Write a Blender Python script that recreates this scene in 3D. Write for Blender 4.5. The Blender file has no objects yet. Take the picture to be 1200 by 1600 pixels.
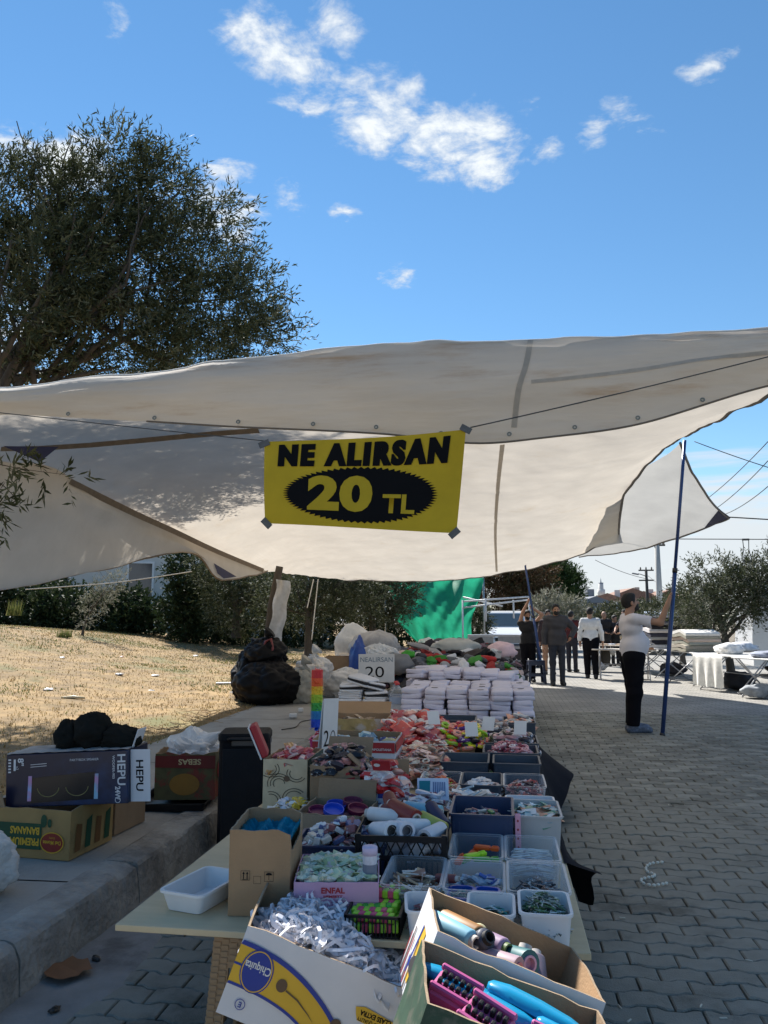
import bpy, math, random
import numpy as np
from mathutils import Matrix, Vector, noise as mnoise
from mathutils.bvhtree import BVHTree

R = math.radians
scene = bpy.context.scene
col = scene.collection
rnd = random.Random(7)

# ------------------------------------------------------------------ camera
CAM_H, PITCH, YAW = 1.45, R(8.0), R(8.5)
cam_data = bpy.data.cameras.new('camera')
cam_data.sensor_fit = 'VERTICAL'
cam_data.sensor_height = 36.0
cam_data.lens = 27.0
cam_data.clip_start = 0.05
cam_data.clip_end = 2000.0
cam = bpy.data.objects.new('camera', cam_data)
cam.location = (0, 0, CAM_H)
cam.rotation_euler = (R(90) + PITCH, 0, YAW)
col.objects.link(cam)
scene.camera = cam

# ------------------------------------------------------------------ sun direction (towards the sun)
SUN = Vector((-0.50, 0.79, 1.0)).normalized()
SUN_EL = math.asin(SUN.z)
SUN_AZ = math.atan2(SUN.x, SUN.y)          # clockwise from +Y

sun_data = bpy.data.lights.new('sun', 'SUN')
sun_data.energy = 4.3
sun_data.angle = R(0.55)
sun_data.color = (1.0, 0.955, 0.89)
sun = bpy.data.objects.new('sun', sun_data)
sun.rotation_euler = SUN.to_track_quat('Z', 'Y').to_euler()
sun.location = (-10, 20, 30)
col.objects.link(sun)

vs = scene.view_settings
vs.view_transform = 'Standard'
vs.look = 'None'
vs.exposure = 1.15
vs.gamma = 1.0
vs.use_curve_mapping = False
scene.cycles.max_bounces = 8
scene.cycles.transparent_max_bounces = 24

# ------------------------------------------------------------------ pixel ray -> world (real distances are chosen for every thing)
_f = Vector((-math.sin(YAW) * math.cos(PITCH), math.cos(YAW) * math.cos(PITCH), math.sin(PITCH)))
_r = Vector((math.cos(YAW), math.sin(YAW), 0))
_u = _r.cross(_f)
def ray(px, py):
    return _f + _r * ((px - 600) / 1200.0) + _u * ((800 - py) / 1200.0)
def at(px, py, y):
    d = ray(px, py)
    return Vector((0, 0, CAM_H)) + d * (y / d.y)
def on(px, py, z=0.0):
    d = ray(px, py)
    return Vector((0, 0, CAM_H)) + d * ((z - CAM_H) / d.z)

# ------------------------------------------------------------------ sky
world = bpy.data.worlds.new('World')
scene.world = world
world.use_nodes = True
wt = world.node_tree
wt.nodes.clear()
WN = wt.nodes.new
def wl(a, b): wt.links.new(a, b)
def wmath(op, a, b=None, c=None):
    n = WN('ShaderNodeMath'); n.operation = op
    for i, x in enumerate((a, b, c)):
        if x is None: continue
        if isinstance(x, (int, float)): n.inputs[i].default_value = x
        else: wl(x, n.inputs[i])
    return n.outputs[0]
w_out = WN('ShaderNodeOutputWorld')
sky = WN('ShaderNodeTexSky')
sky.sky_type = 'NISHITA'
sky.sun_disc = False
sky.sun_elevation = SUN_EL
sky.sun_rotation = SUN_AZ
sky.altitude = 0
sky.air_density = 1.0
sky.dust_density = 0.0
sky.ozone_density = 2.2
bg_sky = WN('ShaderNodeBackground'); bg_sky.inputs['Strength'].default_value = 0.071
hsv = WN('ShaderNodeHueSaturation'); hsv.inputs['Saturation'].default_value = 1.17; hsv.inputs['Hue'].default_value = 0.494
wl(sky.outputs[0], hsv.inputs['Color']); wl(hsv.outputs[0], bg_sky.inputs['Color'])
bg_cloud = WN('ShaderNodeBackground')
bg_cloud.inputs['Color'].default_value = (0.90, 0.955, 1.0, 1)
tc = WN('ShaderNodeTexCoord')
sep = WN('ShaderNodeSeparateXYZ'); wl(tc.outputs['Generated'], sep.inputs[0])
zc = wmath('MAXIMUM', sep.outputs[2], 0.02)
cu = wmath('DIVIDE', sep.outputs[0], zc)
cv = wmath('DIVIDE', sep.outputs[1], zc)
comb = WN('ShaderNodeCombineXYZ'); wl(cu, comb.inputs[0]); wl(cv, comb.inputs[1])
def wnoise(scale, detail, rough, dist=0.0, vec=None, stretch=None):
    v = vec or comb.outputs[0]
    if stretch:
        mp = WN('ShaderNodeMapping'); mp.inputs['Scale'].default_value = stretch
        wl(v, mp.inputs['Vector']); v = mp.outputs[0]
    n = WN('ShaderNodeTexNoise'); n.inputs['Scale'].default_value = scale
    n.inputs['Detail'].default_value = detail; n.inputs['Roughness'].default_value = rough
    n.inputs['Distortion'].default_value = dist
    wl(v, n.inputs['Vector'])
    return n.outputs['Fac']
def wramp(x, lo, hi, a=0.0, b=1.0):
    n = WN('ShaderNodeMapRange'); n.interpolation_type = 'SMOOTHSTEP'
    n.inputs[1].default_value = lo; n.inputs[2].default_value = hi
    n.inputs[3].default_value = a; n.inputs[4].default_value = b
    wl(x, n.inputs[0]); return n.outputs[0]
# the cumulus puffs of the day, laid out on a cloud layer (plane coordinates), and the small scattered ones all over it
PUFFS = [  # pixel centre, half sizes in pixels, tilt, amount
    (440, 98, 100, 46, -42, 1.02), (525, 25, 55, 40, -60, .95), (590, 178, 80, 54, 18, 1.0), (726, 234, 88, 58, -22, 1.05),
    (850, 238, 38, 20, 35, .78), (930, 205, 36, 24, 35, .8), (985, 190, 50, 26, -30, .72), (1110, 100, 50, 22, 25, .85), (832, 160, 30, 18, 40, .65),
    (355, 266, 52, 22, -8, .85), (450, 308, 26, 30, 40, .75), (618, 434, 30, 18, -15, .8), (335, 330, 75, 42, -20, 1.0),
    (100, 265, 75, 55, 0, 1.0), (180, 38, 22, 40, 10, .75), (20, 250, 60, 40, 0, .9), (20, 540, 70, 70, 0, .9), (540, 330, 22, 16, 0, .6)]
shape = None
for (px, py, a, b, tilt, amt) in PUFFS:
    d0 = ray(px, py); t = R(tilt)
    da = ray(px + a * math.cos(t), py - a * math.sin(t)); db = ray(px + b * math.sin(t), py + b * math.cos(t))
    p0 = np.array((d0.x / d0.z, d0.y / d0.z)); pa = np.array((da.x / da.z, da.y / da.z)) - p0; pb = np.array((db.x / db.z, db.y / db.z)) - p0
    inv = np.linalg.inv(np.array((pa, pb)).T)
    du = wmath('SUBTRACT', cu, float(p0[0])); dv = wmath('SUBTRACT', cv, float(p0[1]))
    e1 = wmath('MULTIPLY_ADD', du, float(inv[0, 0]), wmath('MULTIPLY', dv, float(inv[0, 1])))
    e2 = wmath('MULTIPLY_ADD', du, float(inv[1, 0]), wmath('MULTIPLY', dv, float(inv[1, 1])))
    r2 = wmath('ADD', wmath('MULTIPLY', e1, e1), wmath('MULTIPLY', e2, e2))
    g = wmath('MULTIPLY', wmath('SUBTRACT', 1.0, wmath('MINIMUM', wmath('MULTIPLY', r2, 0.42), 1.0)), amt)
    shape = g if shape is None else wmath('MAXIMUM', shape, g)
n1 = wnoise(6.5, 9, 0.62, 0.5)
n2 = wnoise(26.0, 5, 0.6, 0.3)
nz = wmath('ADD', wmath('MULTIPLY', wmath('SUBTRACT', n1, 0.5), 2.7), wmath('MULTIPLY', wmath('SUBTRACT', n2, 0.5), 1.15))
dens = wmath('ADD', wmath('MULTIPLY', shape, 1.15), nz)
puff = wramp(dens, 0.46, 1.42)
inshape = wramp(shape, 0.0, 0.34)
puff = wmath('MULTIPLY', puff, inshape)
# thin far banks of cloud low over the horizon
lowmap = wnoise(2.2, 7, 0.6, 0.3, vec=tc.outputs['Generated'], stretch=(1.0, 1.0, 9.0))
low = wmath('MULTIPLY', wramp(wmath('ADD', lowmap, wramp(sep.outputs[2], 0.26, 0.04, -0.10, 0.12)), 0.44, 0.60), wramp(sep.outputs[2], 0.30, 0.14))
hazeband = wramp(sep.outputs[2], 0.20, 0.02, 0.0, 0.5)
total = wmath('MAXIMUM', puff, wmath('MULTIPLY', low, 0.95))
total = wmath('MAXIMUM', total, hazeband)
bright = wramp(dens, 0.7, 2.0, 0.40, 0.54)
wl(bright, bg_cloud.inputs['Strength'])
mixw = WN('ShaderNodeMixShader')
wl(total, mixw.inputs[0]); wl(bg_sky.outputs[0], mixw.inputs[1]); wl(bg_cloud.outputs[0], mixw.inputs[2])
wl(mixw.outputs[0], w_out.inputs['Surface'])

# ================================================================== helpers
def lin(c):
    return tuple((x / 12.92 if x <= 0.04045 else ((x + 0.055) / 1.055) ** 2.4) for x in (v / 255.0 for v in c))
_mats = {}
def M(name, c=(200, 200, 200), rough=0.6, var=0.12, scale=14.0, bump=0.0, bscale=None, metal=0.0, spec=0.5, alb=None,
      transl=0.0, stain=None, stain_scale=3.0, stain_at=(0.55, 0.7), stretch=None, clear=0.0, sheen=0.0, rnd_obj=0.0, coat=0.0, island=False, world=False):
    """procedural surface: noisy base colour, optional stains of another colour, bump, translucency or clear plastic"""
    if name in _mats: return _mats[name]
    m = bpy.data.materials.new(name); m.use_nodes = True
    nt = m.node_tree; nt.nodes.clear(); N = nt.nodes.new; L = nt.links.new
    base = alb if alb is not None else lin(c)
    out = N('ShaderNodeOutputMaterial'); p = N('ShaderNodeBsdfPrincipled')
    p.inputs['Roughness'].default_value = rough; p.inputs['Metallic'].default_value = metal
    p.inputs['Specular IOR Level'].default_value = spec
    if sheen: p.inputs['Sheen Weight'].default_value = sheen
    if coat: p.inputs['Coat Weight'].default_value = coat
    tcn = N('ShaderNodeTexCoord'); vec = N('ShaderNodeNewGeometry').outputs['Position'] if world else tcn.outputs['Object']
    if stretch:
        mp = N('ShaderNodeMapping'); mp.inputs['Scale'].default_value = stretch; L(vec, mp.inputs[0]); vec = mp.outputs[0]
    nz = N('ShaderNodeTexNoise'); nz.inputs['Scale'].default_value = scale; nz.inputs['Detail'].default_value = 6
    nz.inputs['Roughness'].default_value = 0.62; L(vec, nz.inputs['Vector'])
    mr = N('ShaderNodeMapRange'); mr.inputs[1].default_value = 0.3; mr.inputs[2].default_value = 0.7
    mr.inputs[3].default_value = 1 - var; mr.inputs[4].default_value = 1 + var; L(nz.outputs['Fac'], mr.inputs[0])
    sc = N('ShaderNodeVectorMath'); sc.operation = 'SCALE'; sc.inputs[0].default_value = base
    val = mr.outputs[0]
    if rnd_obj:
        oi = N('ShaderNodeObjectInfo'); mo = N('ShaderNodeMapRange'); mo.inputs[3].default_value = 1 - rnd_obj; mo.inputs[4].default_value = 1 + rnd_obj
        L(N('ShaderNodeNewGeometry').outputs['Random Per Island'] if island else oi.outputs['Random'], mo.inputs[0]); mm = N('ShaderNodeMath'); mm.operation = 'MULTIPLY'; L(val, mm.inputs[0]); L(mo.outputs[0], mm.inputs[1]); val = mm.outputs[0]
    L(val, sc.inputs[3]); colr = sc.outputs[0]
    if stain is not None:
        ns = N('ShaderNodeTexNoise'); ns.inputs['Scale'].default_value = stain_scale; ns.inputs['Detail'].default_value = 9
        ns.inputs['Roughness'].default_value = 0.68; L(vec, ns.inputs['Vector'])
        ms = N('ShaderNodeMapRange'); ms.interpolation_type = 'SMOOTHSTEP'; ms.inputs[1].default_value = stain_at[0]; ms.inputs[2].default_value = stain_at[1]
        L(ns.outputs['Fac'], ms.inputs[0])
        mx = N('ShaderNodeMix'); mx.data_type = 'RGBA'; L(ms.outputs[0], mx.inputs[0]); L(colr, mx.inputs[6]); mx.inputs[7].default_value = (*stain, 1); colr = mx.outputs[2]
    L(colr, p.inputs['Base Color'])
    if bump:
        nb = N('ShaderNodeTexNoise'); nb.inputs['Scale'].default_value = bscale or scale * 3; nb.inputs['Detail'].default_value = 5; L(vec, nb.inputs['Vector'])
        bp = N('ShaderNodeBump'); bp.inputs['Strength'].default_value = min(1, bump); bp.inputs['Distance'].default_value = 0.01 * max(1, bump); L(nb.outputs['Fac'], bp.inputs['Height'])
        L(bp.outputs[0], p.inputs['Normal'])
    sh = p.outputs[0]
    if transl:
        t = N('ShaderNodeBsdfTranslucent'); L(colr, t.inputs['Color']); ms_ = N('ShaderNodeMixShader'); ms_.inputs[0].default_value = transl
        L(sh, ms_.inputs[1]); L(t.outputs[0], ms_.inputs[2]); sh = ms_.outputs[0]
    if clear:
        t = N('ShaderNodeBsdfTransparent'); ms_ = N('ShaderNodeMixShader'); ms_.inputs[0].default_value = clear
        fr = N('ShaderNodeLayerWeight'); fr.inputs[0].default_value = 0.35
        mf = N('ShaderNodeMapRange'); mf.inputs[3].default_value = clear; mf.inputs[4].default_value = clear * 0.35; L(fr.outputs['Facing'], mf.inputs[0])
        L(mf.outputs[0], ms_.inputs[0]); L(sh, ms_.inputs[1]); L(t.outputs[0], ms_.inputs[2]); sh = ms_.outputs[0]
    L(sh, out.inputs[0])
    _mats[name] = m; m['alb'] = base
    return m

I4 = Matrix.Identity(4)
def T(x=0, y=0, z=0): return Matrix.Translation((x, y, z))
def RX(a): return Matrix.Rotation(R(a), 4, 'X')
def RY(a): return Matrix.Rotation(R(a), 4, 'Y')
def RZ(a): return Matrix.Rotation(R(a), 4, 'Z')
def S(x, y, z): return Matrix.Diagonal((x, y, z, 1))

class MB:
    """collects vertices and faces; build() links them as ONE mesh object"""
    def __init__(s): s.v = []; s.f = []; s.m = []; s.mi = 0
    def mat(s, i): s.mi = i; return s
    def add(s, verts, faces, X=None):
        o = len(s.v)
        s.v += [tuple(X @ Vector(p)) for p in verts] if X is not None else [tuple(p) for p in verts]
        s.f += [tuple(i + o for i in f) for f in faces]; s.m += [s.mi] * len(faces); return s
    def box(s, sx, sy, sz, X=None, b=0.0):
        """box centred in x and y, standing on z=0; b chamfers its edges"""
        hx, hy = sx / 2, sy / 2
        if b <= 0:
            v = [(-hx, -hy, 0), (hx, -hy, 0), (hx, hy, 0), (-hx, hy, 0), (-hx, -hy, sz), (hx, -hy, sz), (hx, hy, sz), (-hx, hy, sz)]
            f = [(0, 3, 2, 1), (4, 5, 6, 7), (0, 1, 5, 4), (1, 2, 6, 5), (2, 3, 7, 6), (3, 0, 4, 7)]
            return s.add(v, f, X)
        b = min(b, hx * .98, hy * .98, sz * .49)
        v = []; idx = {}
        for ix in (-1, 1):
            for iy in (-1, 1):
                for iz in (0, 1):
                    x, y, z = ix * hx, iy * hy, iz * sz; bz = b if iz == 0 else -b
                    for ax, p in (('x', (x, y - iy * b, z + bz)), ('y', (x - ix * b, y, z + bz)), ('z', (x - ix * b, y - iy * b, z))):
                        idx[(ix, iy, iz, ax)] = len(v); v.append(p)
        q = lambda *k: tuple(idx[a] for a in k)
        f = []
        for ix in (-1, 1):
            c = [(ix, -1, 0, 'x'), (ix, 1, 0, 'x'), (ix, 1, 1, 'x'), (ix, -1, 1, 'x')]; f.append(q(*(c if ix > 0 else c[::-1])))
        for iy in (-1, 1):
            c = [(-1, iy, 0, 'y'), (1, iy, 0, 'y'), (1, iy, 1, 'y'), (-1, iy, 1, 'y')]; f.append(q(*(c if iy < 0 else c[::-1])))
        for iz in (0, 1):
            c = [(-1, -1, iz, 'z'), (1, -1, iz, 'z'), (1, 1, iz, 'z'), (-1, 1, iz, 'z')]; f.append(q(*(c if iz else c[::-1])))
        for ix in (-1, 1):
            for iy in (-1, 1): f.append(q((ix, iy, 0, 'x'), (ix, iy, 1, 'x'), (ix, iy, 1, 'y'), (ix, iy, 0, 'y')))
        for ix in (-1, 1):
            for iz in (0, 1): f.append(q((ix, -1, iz, 'x'), (ix, 1, iz, 'x'), (ix, 1, iz, 'z'), (ix, -1, iz, 'z')))
        for iy in (-1, 1):
            for iz in (0, 1): f.append(q((-1, iy, iz, 'y'), (1, iy, iz, 'y'), (1, iy, iz, 'z'), (-1, iy, iz, 'z')))
        for ix in (-1, 1):
            for iy in (-1, 1):
                for iz in (0, 1): f.append(q((ix, iy, iz, 'x'), (ix, iy, iz, 'y'), (ix, iy, iz, 'z')))
        return s.add(v, f, X)
    def tube(s, pts, r, n=8, X=None, cap=True):
        pts = [Vector(p) for p in pts]
        rs = r if isinstance(r, (list, tuple)) else [r] * len(pts)
        v = []; f = []; up = Vector((0, 0, 1)); prev = None
        for i, p in enumerate(pts):
            t = (pts[min(i + 1, len(pts) - 1)] - pts[max(i - 1, 0)])
            t = t.normalized() if t.length > 1e-9 else Vector((0, 0, 1))
            if prev is None: a = t.cross(up if abs(t.z) < .95 else Vector((1, 0, 0))).normalized()
            else:
                a = prev - t * prev.dot(t)
                a = a.normalized() if a.length > 1e-6 else t.orthogonal().normalized()
            prev = a; b = t.cross(a)
            for k in range(n):
                w = 2 * math.pi * k / n; v.append(p + a * (math.cos(w) * rs[i]) + b * (math.sin(w) * rs[i]))
        for i in range(len(pts) - 1):
            for k in range(n): f.append((i * n + k, i * n + (k + 1) % n, (i + 1) * n + (k + 1) % n, (i + 1) * n + k))
        if cap: f.append(tuple(range(n))[::-1]); f.append(tuple((len(pts) - 1) * n + k for k in range(n)))
        return s.add(v, f, X)
    def lathe(s, prof, n=16, X=None, cap=True):
        v = []; f = []
        for (r, z) in prof:
            for k in range(n): w = 2 * math.pi * k / n; v.append((r * math.cos(w), r * math.sin(w), z))
        for i in range(len(prof) - 1):
            for k in range(n): f.append((i * n + k, i * n + (k + 1) % n, (i + 1) * n + (k + 1) % n, (i + 1) * n + k))
        if cap:
            if prof[0][0] > 1e-5: f.append(tuple(range(n))[::-1])
            if prof[-1][0] > 1e-5: f.append(tuple((len(prof) - 1) * n + k for k in range(n)))
        return s.add(v, f, X)
    def prism(s, poly, h, X=None):
        """polygon in xy, thickness h along +z"""
        n = len(poly)
        v = [(x, y, 0) for x, y in poly] + [(x, y, h) for x, y in poly]
        f = [tuple(range(n))[::-1], tuple(range(n, 2 * n))] + [(i, (i + 1) % n, n + (i + 1) % n, n + i) for i in range(n)]
        return s.add(v, f, X)
    def grid(s, pts, X=None):
        nr, nc = len(pts), len(pts[0]); v = [p for r_ in pts for p in r_]
        f = [(i * nc + j, i * nc + j + 1, (i + 1) * nc + j + 1, (i + 1) * nc + j) for i in range(nr - 1) for j in range(nc - 1)]
        return s.add(v, f, X)
    def blob(s, rx, ry, rz, X=None, seg=10, rings=6, lump=0.0, seed=0, flat=0.0, crk=0.0):
        v = []; f = []; q = random.Random(seed); off = Vector((q.random() * 50, q.random() * 50, q.random() * 50))
        for i in range(rings + 1):
            th = math.pi * i / rings
            for k in range(seg):
                ph = 2 * math.pi * k / seg
                d = Vector((math.sin(th) * math.cos(ph), math.sin(th) * math.sin(ph), math.cos(th)))
                l = 1 + lump * (mnoise.noise(d * 1.7 + off) + .5 * mnoise.noise(d * 4.1 + off))
                if crk: l -= crk * (abs(mnoise.noise(d * 5 + off)) + .6 * abs(mnoise.noise(Vector((d.x * 12, d.y * 12, d.z * 5)) + off)) - .25)
                z = d.z * l
                if flat and z < -flat: z = -flat - (z + flat) * .05
                v.append((d.x * l * rx, d.y * l * ry, z * rz))
        for i in range(rings):
            for k in range(seg): f.append((i * seg + k, (i + 1) * seg + k, (i + 1) * seg + (k + 1) % seg, i * seg + (k + 1) % seg))
        return s.add(v, f, X)
    def mesh(s, name, mats, smooth=False):
        me = bpy.data.meshes.new(name); me.from_pydata(s.v, [], s.f)
        for m in (mats if isinstance(mats, (list, tuple)) else [mats]): me.materials.append(m)
        if s.m and max(s.m) > 0: me.polygons.foreach_set('material_index', s.m)
        if smooth: me.polygons.foreach_set('use_smooth', [True] * len(s.f))
        me.update(); return me
    def build(s, name, mats, parent=None, smooth=False):
        return link(name, s.mesh(name, mats, smooth), parent)

def link(name, me, parent=None):
    o = bpy.data.objects.new(name, me); col.objects.link(o)
    if parent is not None: o.parent = parent
    return o
def tag(o, label=None, cat=None, group=None, kind=None):
    if label: o['label'] = label
    if cat: o['category'] = cat
    if group: o['group'] = group
    if kind: o['kind'] = kind
    return o
def thing(name, label, cat, loc=(0, 0, 0), rz=0.0, group=None, mat=None):
    o = bpy.data.objects.new(name, None); o.empty_display_size = 0.1; col.objects.link(o)
    if mat is not None: o.matrix_world = mat
    else: o.location = loc; o.rotation_euler = (0, 0, R(rz))
    return tag(o, label, cat, group)
def place(o, loc=(0, 0, 0), rz=0.0, mat=None):
    if mat is not None: o.matrix_world = mat
    else: o.location = loc; o.rotation_euler = (0, 0, R(rz))
    return o
def copy_tree(o, parent=None, label=None):
    c = o.copy(); col.objects.link(c)
    if parent is not None: c.parent = parent
    for ch in list(o.children): copy_tree(ch, c)
    if label: c['label'] = label
    return c
def shade_auto(o, ang=40):
    me = o.data
    me.polygons.foreach_set('use_smooth', [True] * len(me.polygons)); me.set_sharp_from_angle(angle=R(ang)); return o

def text_mesh(txt, size=1.0, bold=0.0, extrude=0.0, align='CENTER', space=1.0, shear=0.0, xscale=1.0):
    cu_ = bpy.data.curves.new('lettering', 'FONT'); cu_.body = txt; cu_.size = size; cu_.offset = bold; cu_.extrude = extrude
    cu_.align_x = align; cu_.align_y = 'CENTER'; cu_.space_character = space; cu_.shear = shear; cu_.resolution_u = 4
    o = bpy.data.objects.new('lettering', cu_); col.objects.link(o)
    dg = bpy.context.evaluated_depsgraph_get(); dg.update()
    me = bpy.data.meshes.new_from_object(o.evaluated_get(dg)); bpy.data.objects.remove(o); bpy.data.curves.remove(cu_)
    if xscale != 1.0: me.transform(S(xscale, 1, 1))
    return me
def lettering(txt, size, mat, parent, X, bold=0.0, align='CENTER', space=1.0, shear=0.0, xscale=1.0, deform=None, width=None, name='lettering'):
    me = text_mesh(txt, size, bold, 0.0, align, space, shear, xscale)
    if width:
        cx_, cy_ = [(max(v.co[k] for v in me.vertices) + min(v.co[k] for v in me.vertices)) / 2 for k in (0, 1)]; me.transform(T(-cx_, -cy_, 0)); w = max(v.co.x for v in me.vertices) - min(v.co.x for v in me.vertices); me.transform(S(width / w, 1, 1))
    if deform:
        for v in me.vertices: v.co = deform(v.co)
    me.materials.clear(); me.materials.append(mat)
    o = link(name, me, parent); o.matrix_local = X; return o

def catmull(P, t):
    n = len(P) - 1; x = min(max(t, 0), 1) * n; i = min(int(x), n - 1); f_ = x - i
    p0, p1, p2, p3 = P[max(i - 1, 0)], P[i], P[i + 1], P[min(i + 2, n)]
    return 0.5 * ((2 * p1) + (p2 - p0) * f_ + (2 * p0 - 5 * p1 + 4 * p2 - p3) * f_ ** 2 + (3 * p1 - p0 - 3 * p2 + p3) * f_ ** 3)
def surf(ctrl, nu, nv):
    """smooth surface through a grid of control points"""
    return [[catmull([catmull(row, j / (nv - 1)) for row in ctrl], i / (nu - 1)) for j in range(nv)] for i in range(nu)]
def strip(pts, width, nrm, parent, name, mat, th=0.004):
    """a sewn band that follows a line of points"""
    mb = MB(); g = []
    for i, p in enumerate(pts):
        t = (pts[min(i + 1, len(pts) - 1)] - pts[max(i - 1, 0)]).normalized(); n_ = nrm[i] if isinstance(nrm, list) else nrm
        s_ = t.cross(n_).normalized() * (width / 2); g.append([p - s_, p + s_])
    mb.grid(g); return mb.build(name, mat, parent, True)

# ================================================================== ground
def smooth01(x, a, b):
    x = min(max((x - a) / (b - a), 0), 1); return x * x * (3 - 2 * x)

m_earth = M('earth', alb=(.17, .14, .10), rough=.95, var=.25, scale=.6, bump=.4, bscale=8)
mb = MB(); mb.grid([[(-600, -60, -.06), (600, -60, -.06)], [(-600, 900, -.06), (600, 900, -.06)]][::1])
tag(mb.build('ground', m_earth), kind='structure', label='bare earth ground reaching to the horizon')

# --- road: a sand-filled bed with the concrete pavers laid in it
def road_material():
    m = bpy.data.materials.new('paved_road'); m.use_nodes = True; nt = m.node_tree; N = nt.nodes.new; L = nt.links.new
    p = nt.nodes['Principled BSDF']; p.inputs['Roughness'].default_value = .9
    tcn = N('ShaderNodeTexCoord'); br = N('ShaderNodeTexBrick'); br.offset = .5
    br.inputs['Scale'].default_value = 1.0; br.inputs['Brick Width'].default_value = .2; br.inputs['Row Height'].default_value = .122
    br.inputs['Mortar Size'].default_value = .006; br.inputs['Mortar Smooth'].default_value = .3; br.inputs['Bias'].default_value = -.1
    br.inputs['Color1'].default_value = (.31, .295, .265, 1); br.inputs['Color2'].default_value = (.24, .23, .205, 1); br.inputs['Mortar'].default_value = (.09, .085, .08, 1)
    L(tcn.outputs['Object'], br.inputs['Vector'])
    nz = N('ShaderNodeTexNoise'); nz.inputs['Scale'].default_value = .9; nz.inputs['Detail'].default_value = 8; L(tcn.outputs['Object'], nz.inputs['Vector'])
    mr = N('ShaderNodeMapRange'); mr.inputs[1].default_value = .3; mr.inputs[2].default_value = .7; mr.inputs[3].default_value = .78; mr.inputs[4].default_value = 1.2; L(nz.outputs['Fac'], mr.inputs[0])
    sc = N('ShaderNodeVectorMath'); sc.operation = 'SCALE'; L(br.outputs['Color'], sc.inputs[0]); L(mr.outputs[0], sc.inputs[3]); L(sc.outputs[0], p.inputs['Base Color'])
    bp = N('ShaderNodeBump'); bp.inputs['Strength'].default_value = .5; bp.inputs['Distance'].default_value = .01; bp.invert = True; L(br.outputs['Fac'], bp.inputs['Height']); L(bp.outputs[0], p.inputs['Normal'])
    return m
m_road = road_material()
m_bed = M('joint_sand', alb=(.085, .08, .072), rough=.95, var=.3, scale=30)
PAVE_END = 13.0
mb = MB()
mb.mat(0).grid([[(-1.80, -3, -.02), (7.5, -3, -.02)], [(-1.80, PAVE_END, -.02), (7.5, PAVE_END, -.02)]])
mb.mat(1).grid([[(-1.80, PAVE_END - .14, -.003), (14, PAVE_END - .14, -.003)], [(-1.80, 130, -.003), (14, 130, -.003)]])
mb.mat(1).grid([[(7.5, -3, 0), (14, -3, 0)], [(7.5, PAVE_END, 0), (14, PAVE_END, 0)]])
road = tag(mb.build('road', [m_bed, m_road]), kind='structure', label='market road of grey interlocking concrete pavers')

m_paver = M('paver_concrete', alb=(.235, .23, .195), rough=.88, var=.16, scale=5.5, bump=.5, bscale=160, rnd_obj=.26, island=True, world=True,
            stain=(.125, .12, .098), stain_scale=1.3, stain_at=(.5, .66))
PW, PH, WV = .2, .122, .021
def paver_poly(flip):
    """outline of one interlocking paver: wavy long sides, straight ends"""
    xs = [0, .030, .062, .138, .170, .2]; top = []
    for x in xs: top.append(WV if .05 < x < .15 else 0.0)
    s_ = 1 if not flip else -1
    g = .0035; c = .0
    up = [(x - .1, PH / 2 + s_ * (t - WV / 2) - g) for x, t in zip(xs, top)]
    dn = [(x - .1, -PH / 2 + s_ * (t - WV / 2) + g) for x, t in zip(xs, top)]
    up[0] = (-.1 + g, up[0][1]); up[-1] = (.1 - g, up[-1][1]); dn[0] = (-.1 + g, dn[0][1]); dn[-1] = (.1 - g, dn[-1][1])
    return dn + up[::-1]
def paver_mb(mbx, flip, X):
    poly = paver_poly(flip); n = len(poly); c = .006
    v = [(x, y, -.02) for x, y in poly] + [(x, y, -.005) for x, y in poly] + [(x * (1 - c * 10), y * (1 - c * 18), 0) for x, y in poly]
    f = [(i, (i + 1) % n, n + (i + 1) % n, n + i) for i in range(n)] + [(n + i, n + (i + 1) % n, 2 * n + (i + 1) % n, 2 * n + i) for i in range(n)] + [tuple(range(2 * n, 3 * n))]
    mbx.add(v, f, X)
pav_me = []
for fl in (False, True):
    t_ = MB(); paver_mb(t_, fl, I4); pav_me.append(t_.mesh('paver', m_paver))
spots = []
row = 0; y = 1.6
q = random.Random(3)
while y < PAVE_END - .06:
    x = -1.80 + .1 * (row % 2) + .02; k = 0
    while x + .1 < 7.45:
        near = (x + .1) < 1.2 + (y) * .75 + .6
        if near: spots.append((x + .1, y, row, k))
        x += PW; k += 1
    y += PH; row += 1
def vis(sp):
    x, y, r_, k = sp
    # on the open pavement, in front of the camera
    d = Vector((x, y, 0)) - Vector((0, 0, CAM_H)); dp = d.dot(_f); px = 600 + 1200 * d.dot(_r) / dp; py = 800 - 1200 * d.dot(_u) / dp
    inside = -20 < px < 1220 and py < 1615
    hidden = -1.12 < x < .30 and y > 2.0
    return (0 if (inside and not hidden) else 1, d.length)
spots.sort(key=vis)
rest = MB()
for i, (x, y, r_, k) in enumerate(spots):
    jz = q.uniform(-.0035, .0035); X = T(x, y, jz) @ RZ(q.uniform(-.9, .9)) @ RX(q.uniform(-.7, .7)) @ RY(q.uniform(-.6, .6))
    fl = (r_ % 2) == 1
    if i < 300:
        o = link('paver', pav_me[fl], road); o.matrix_local = X
    else: paver_mb(rest, fl, X)
o = rest.build('paver_field', m_paver, road); o['kind'] = 'stuff'
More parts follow.
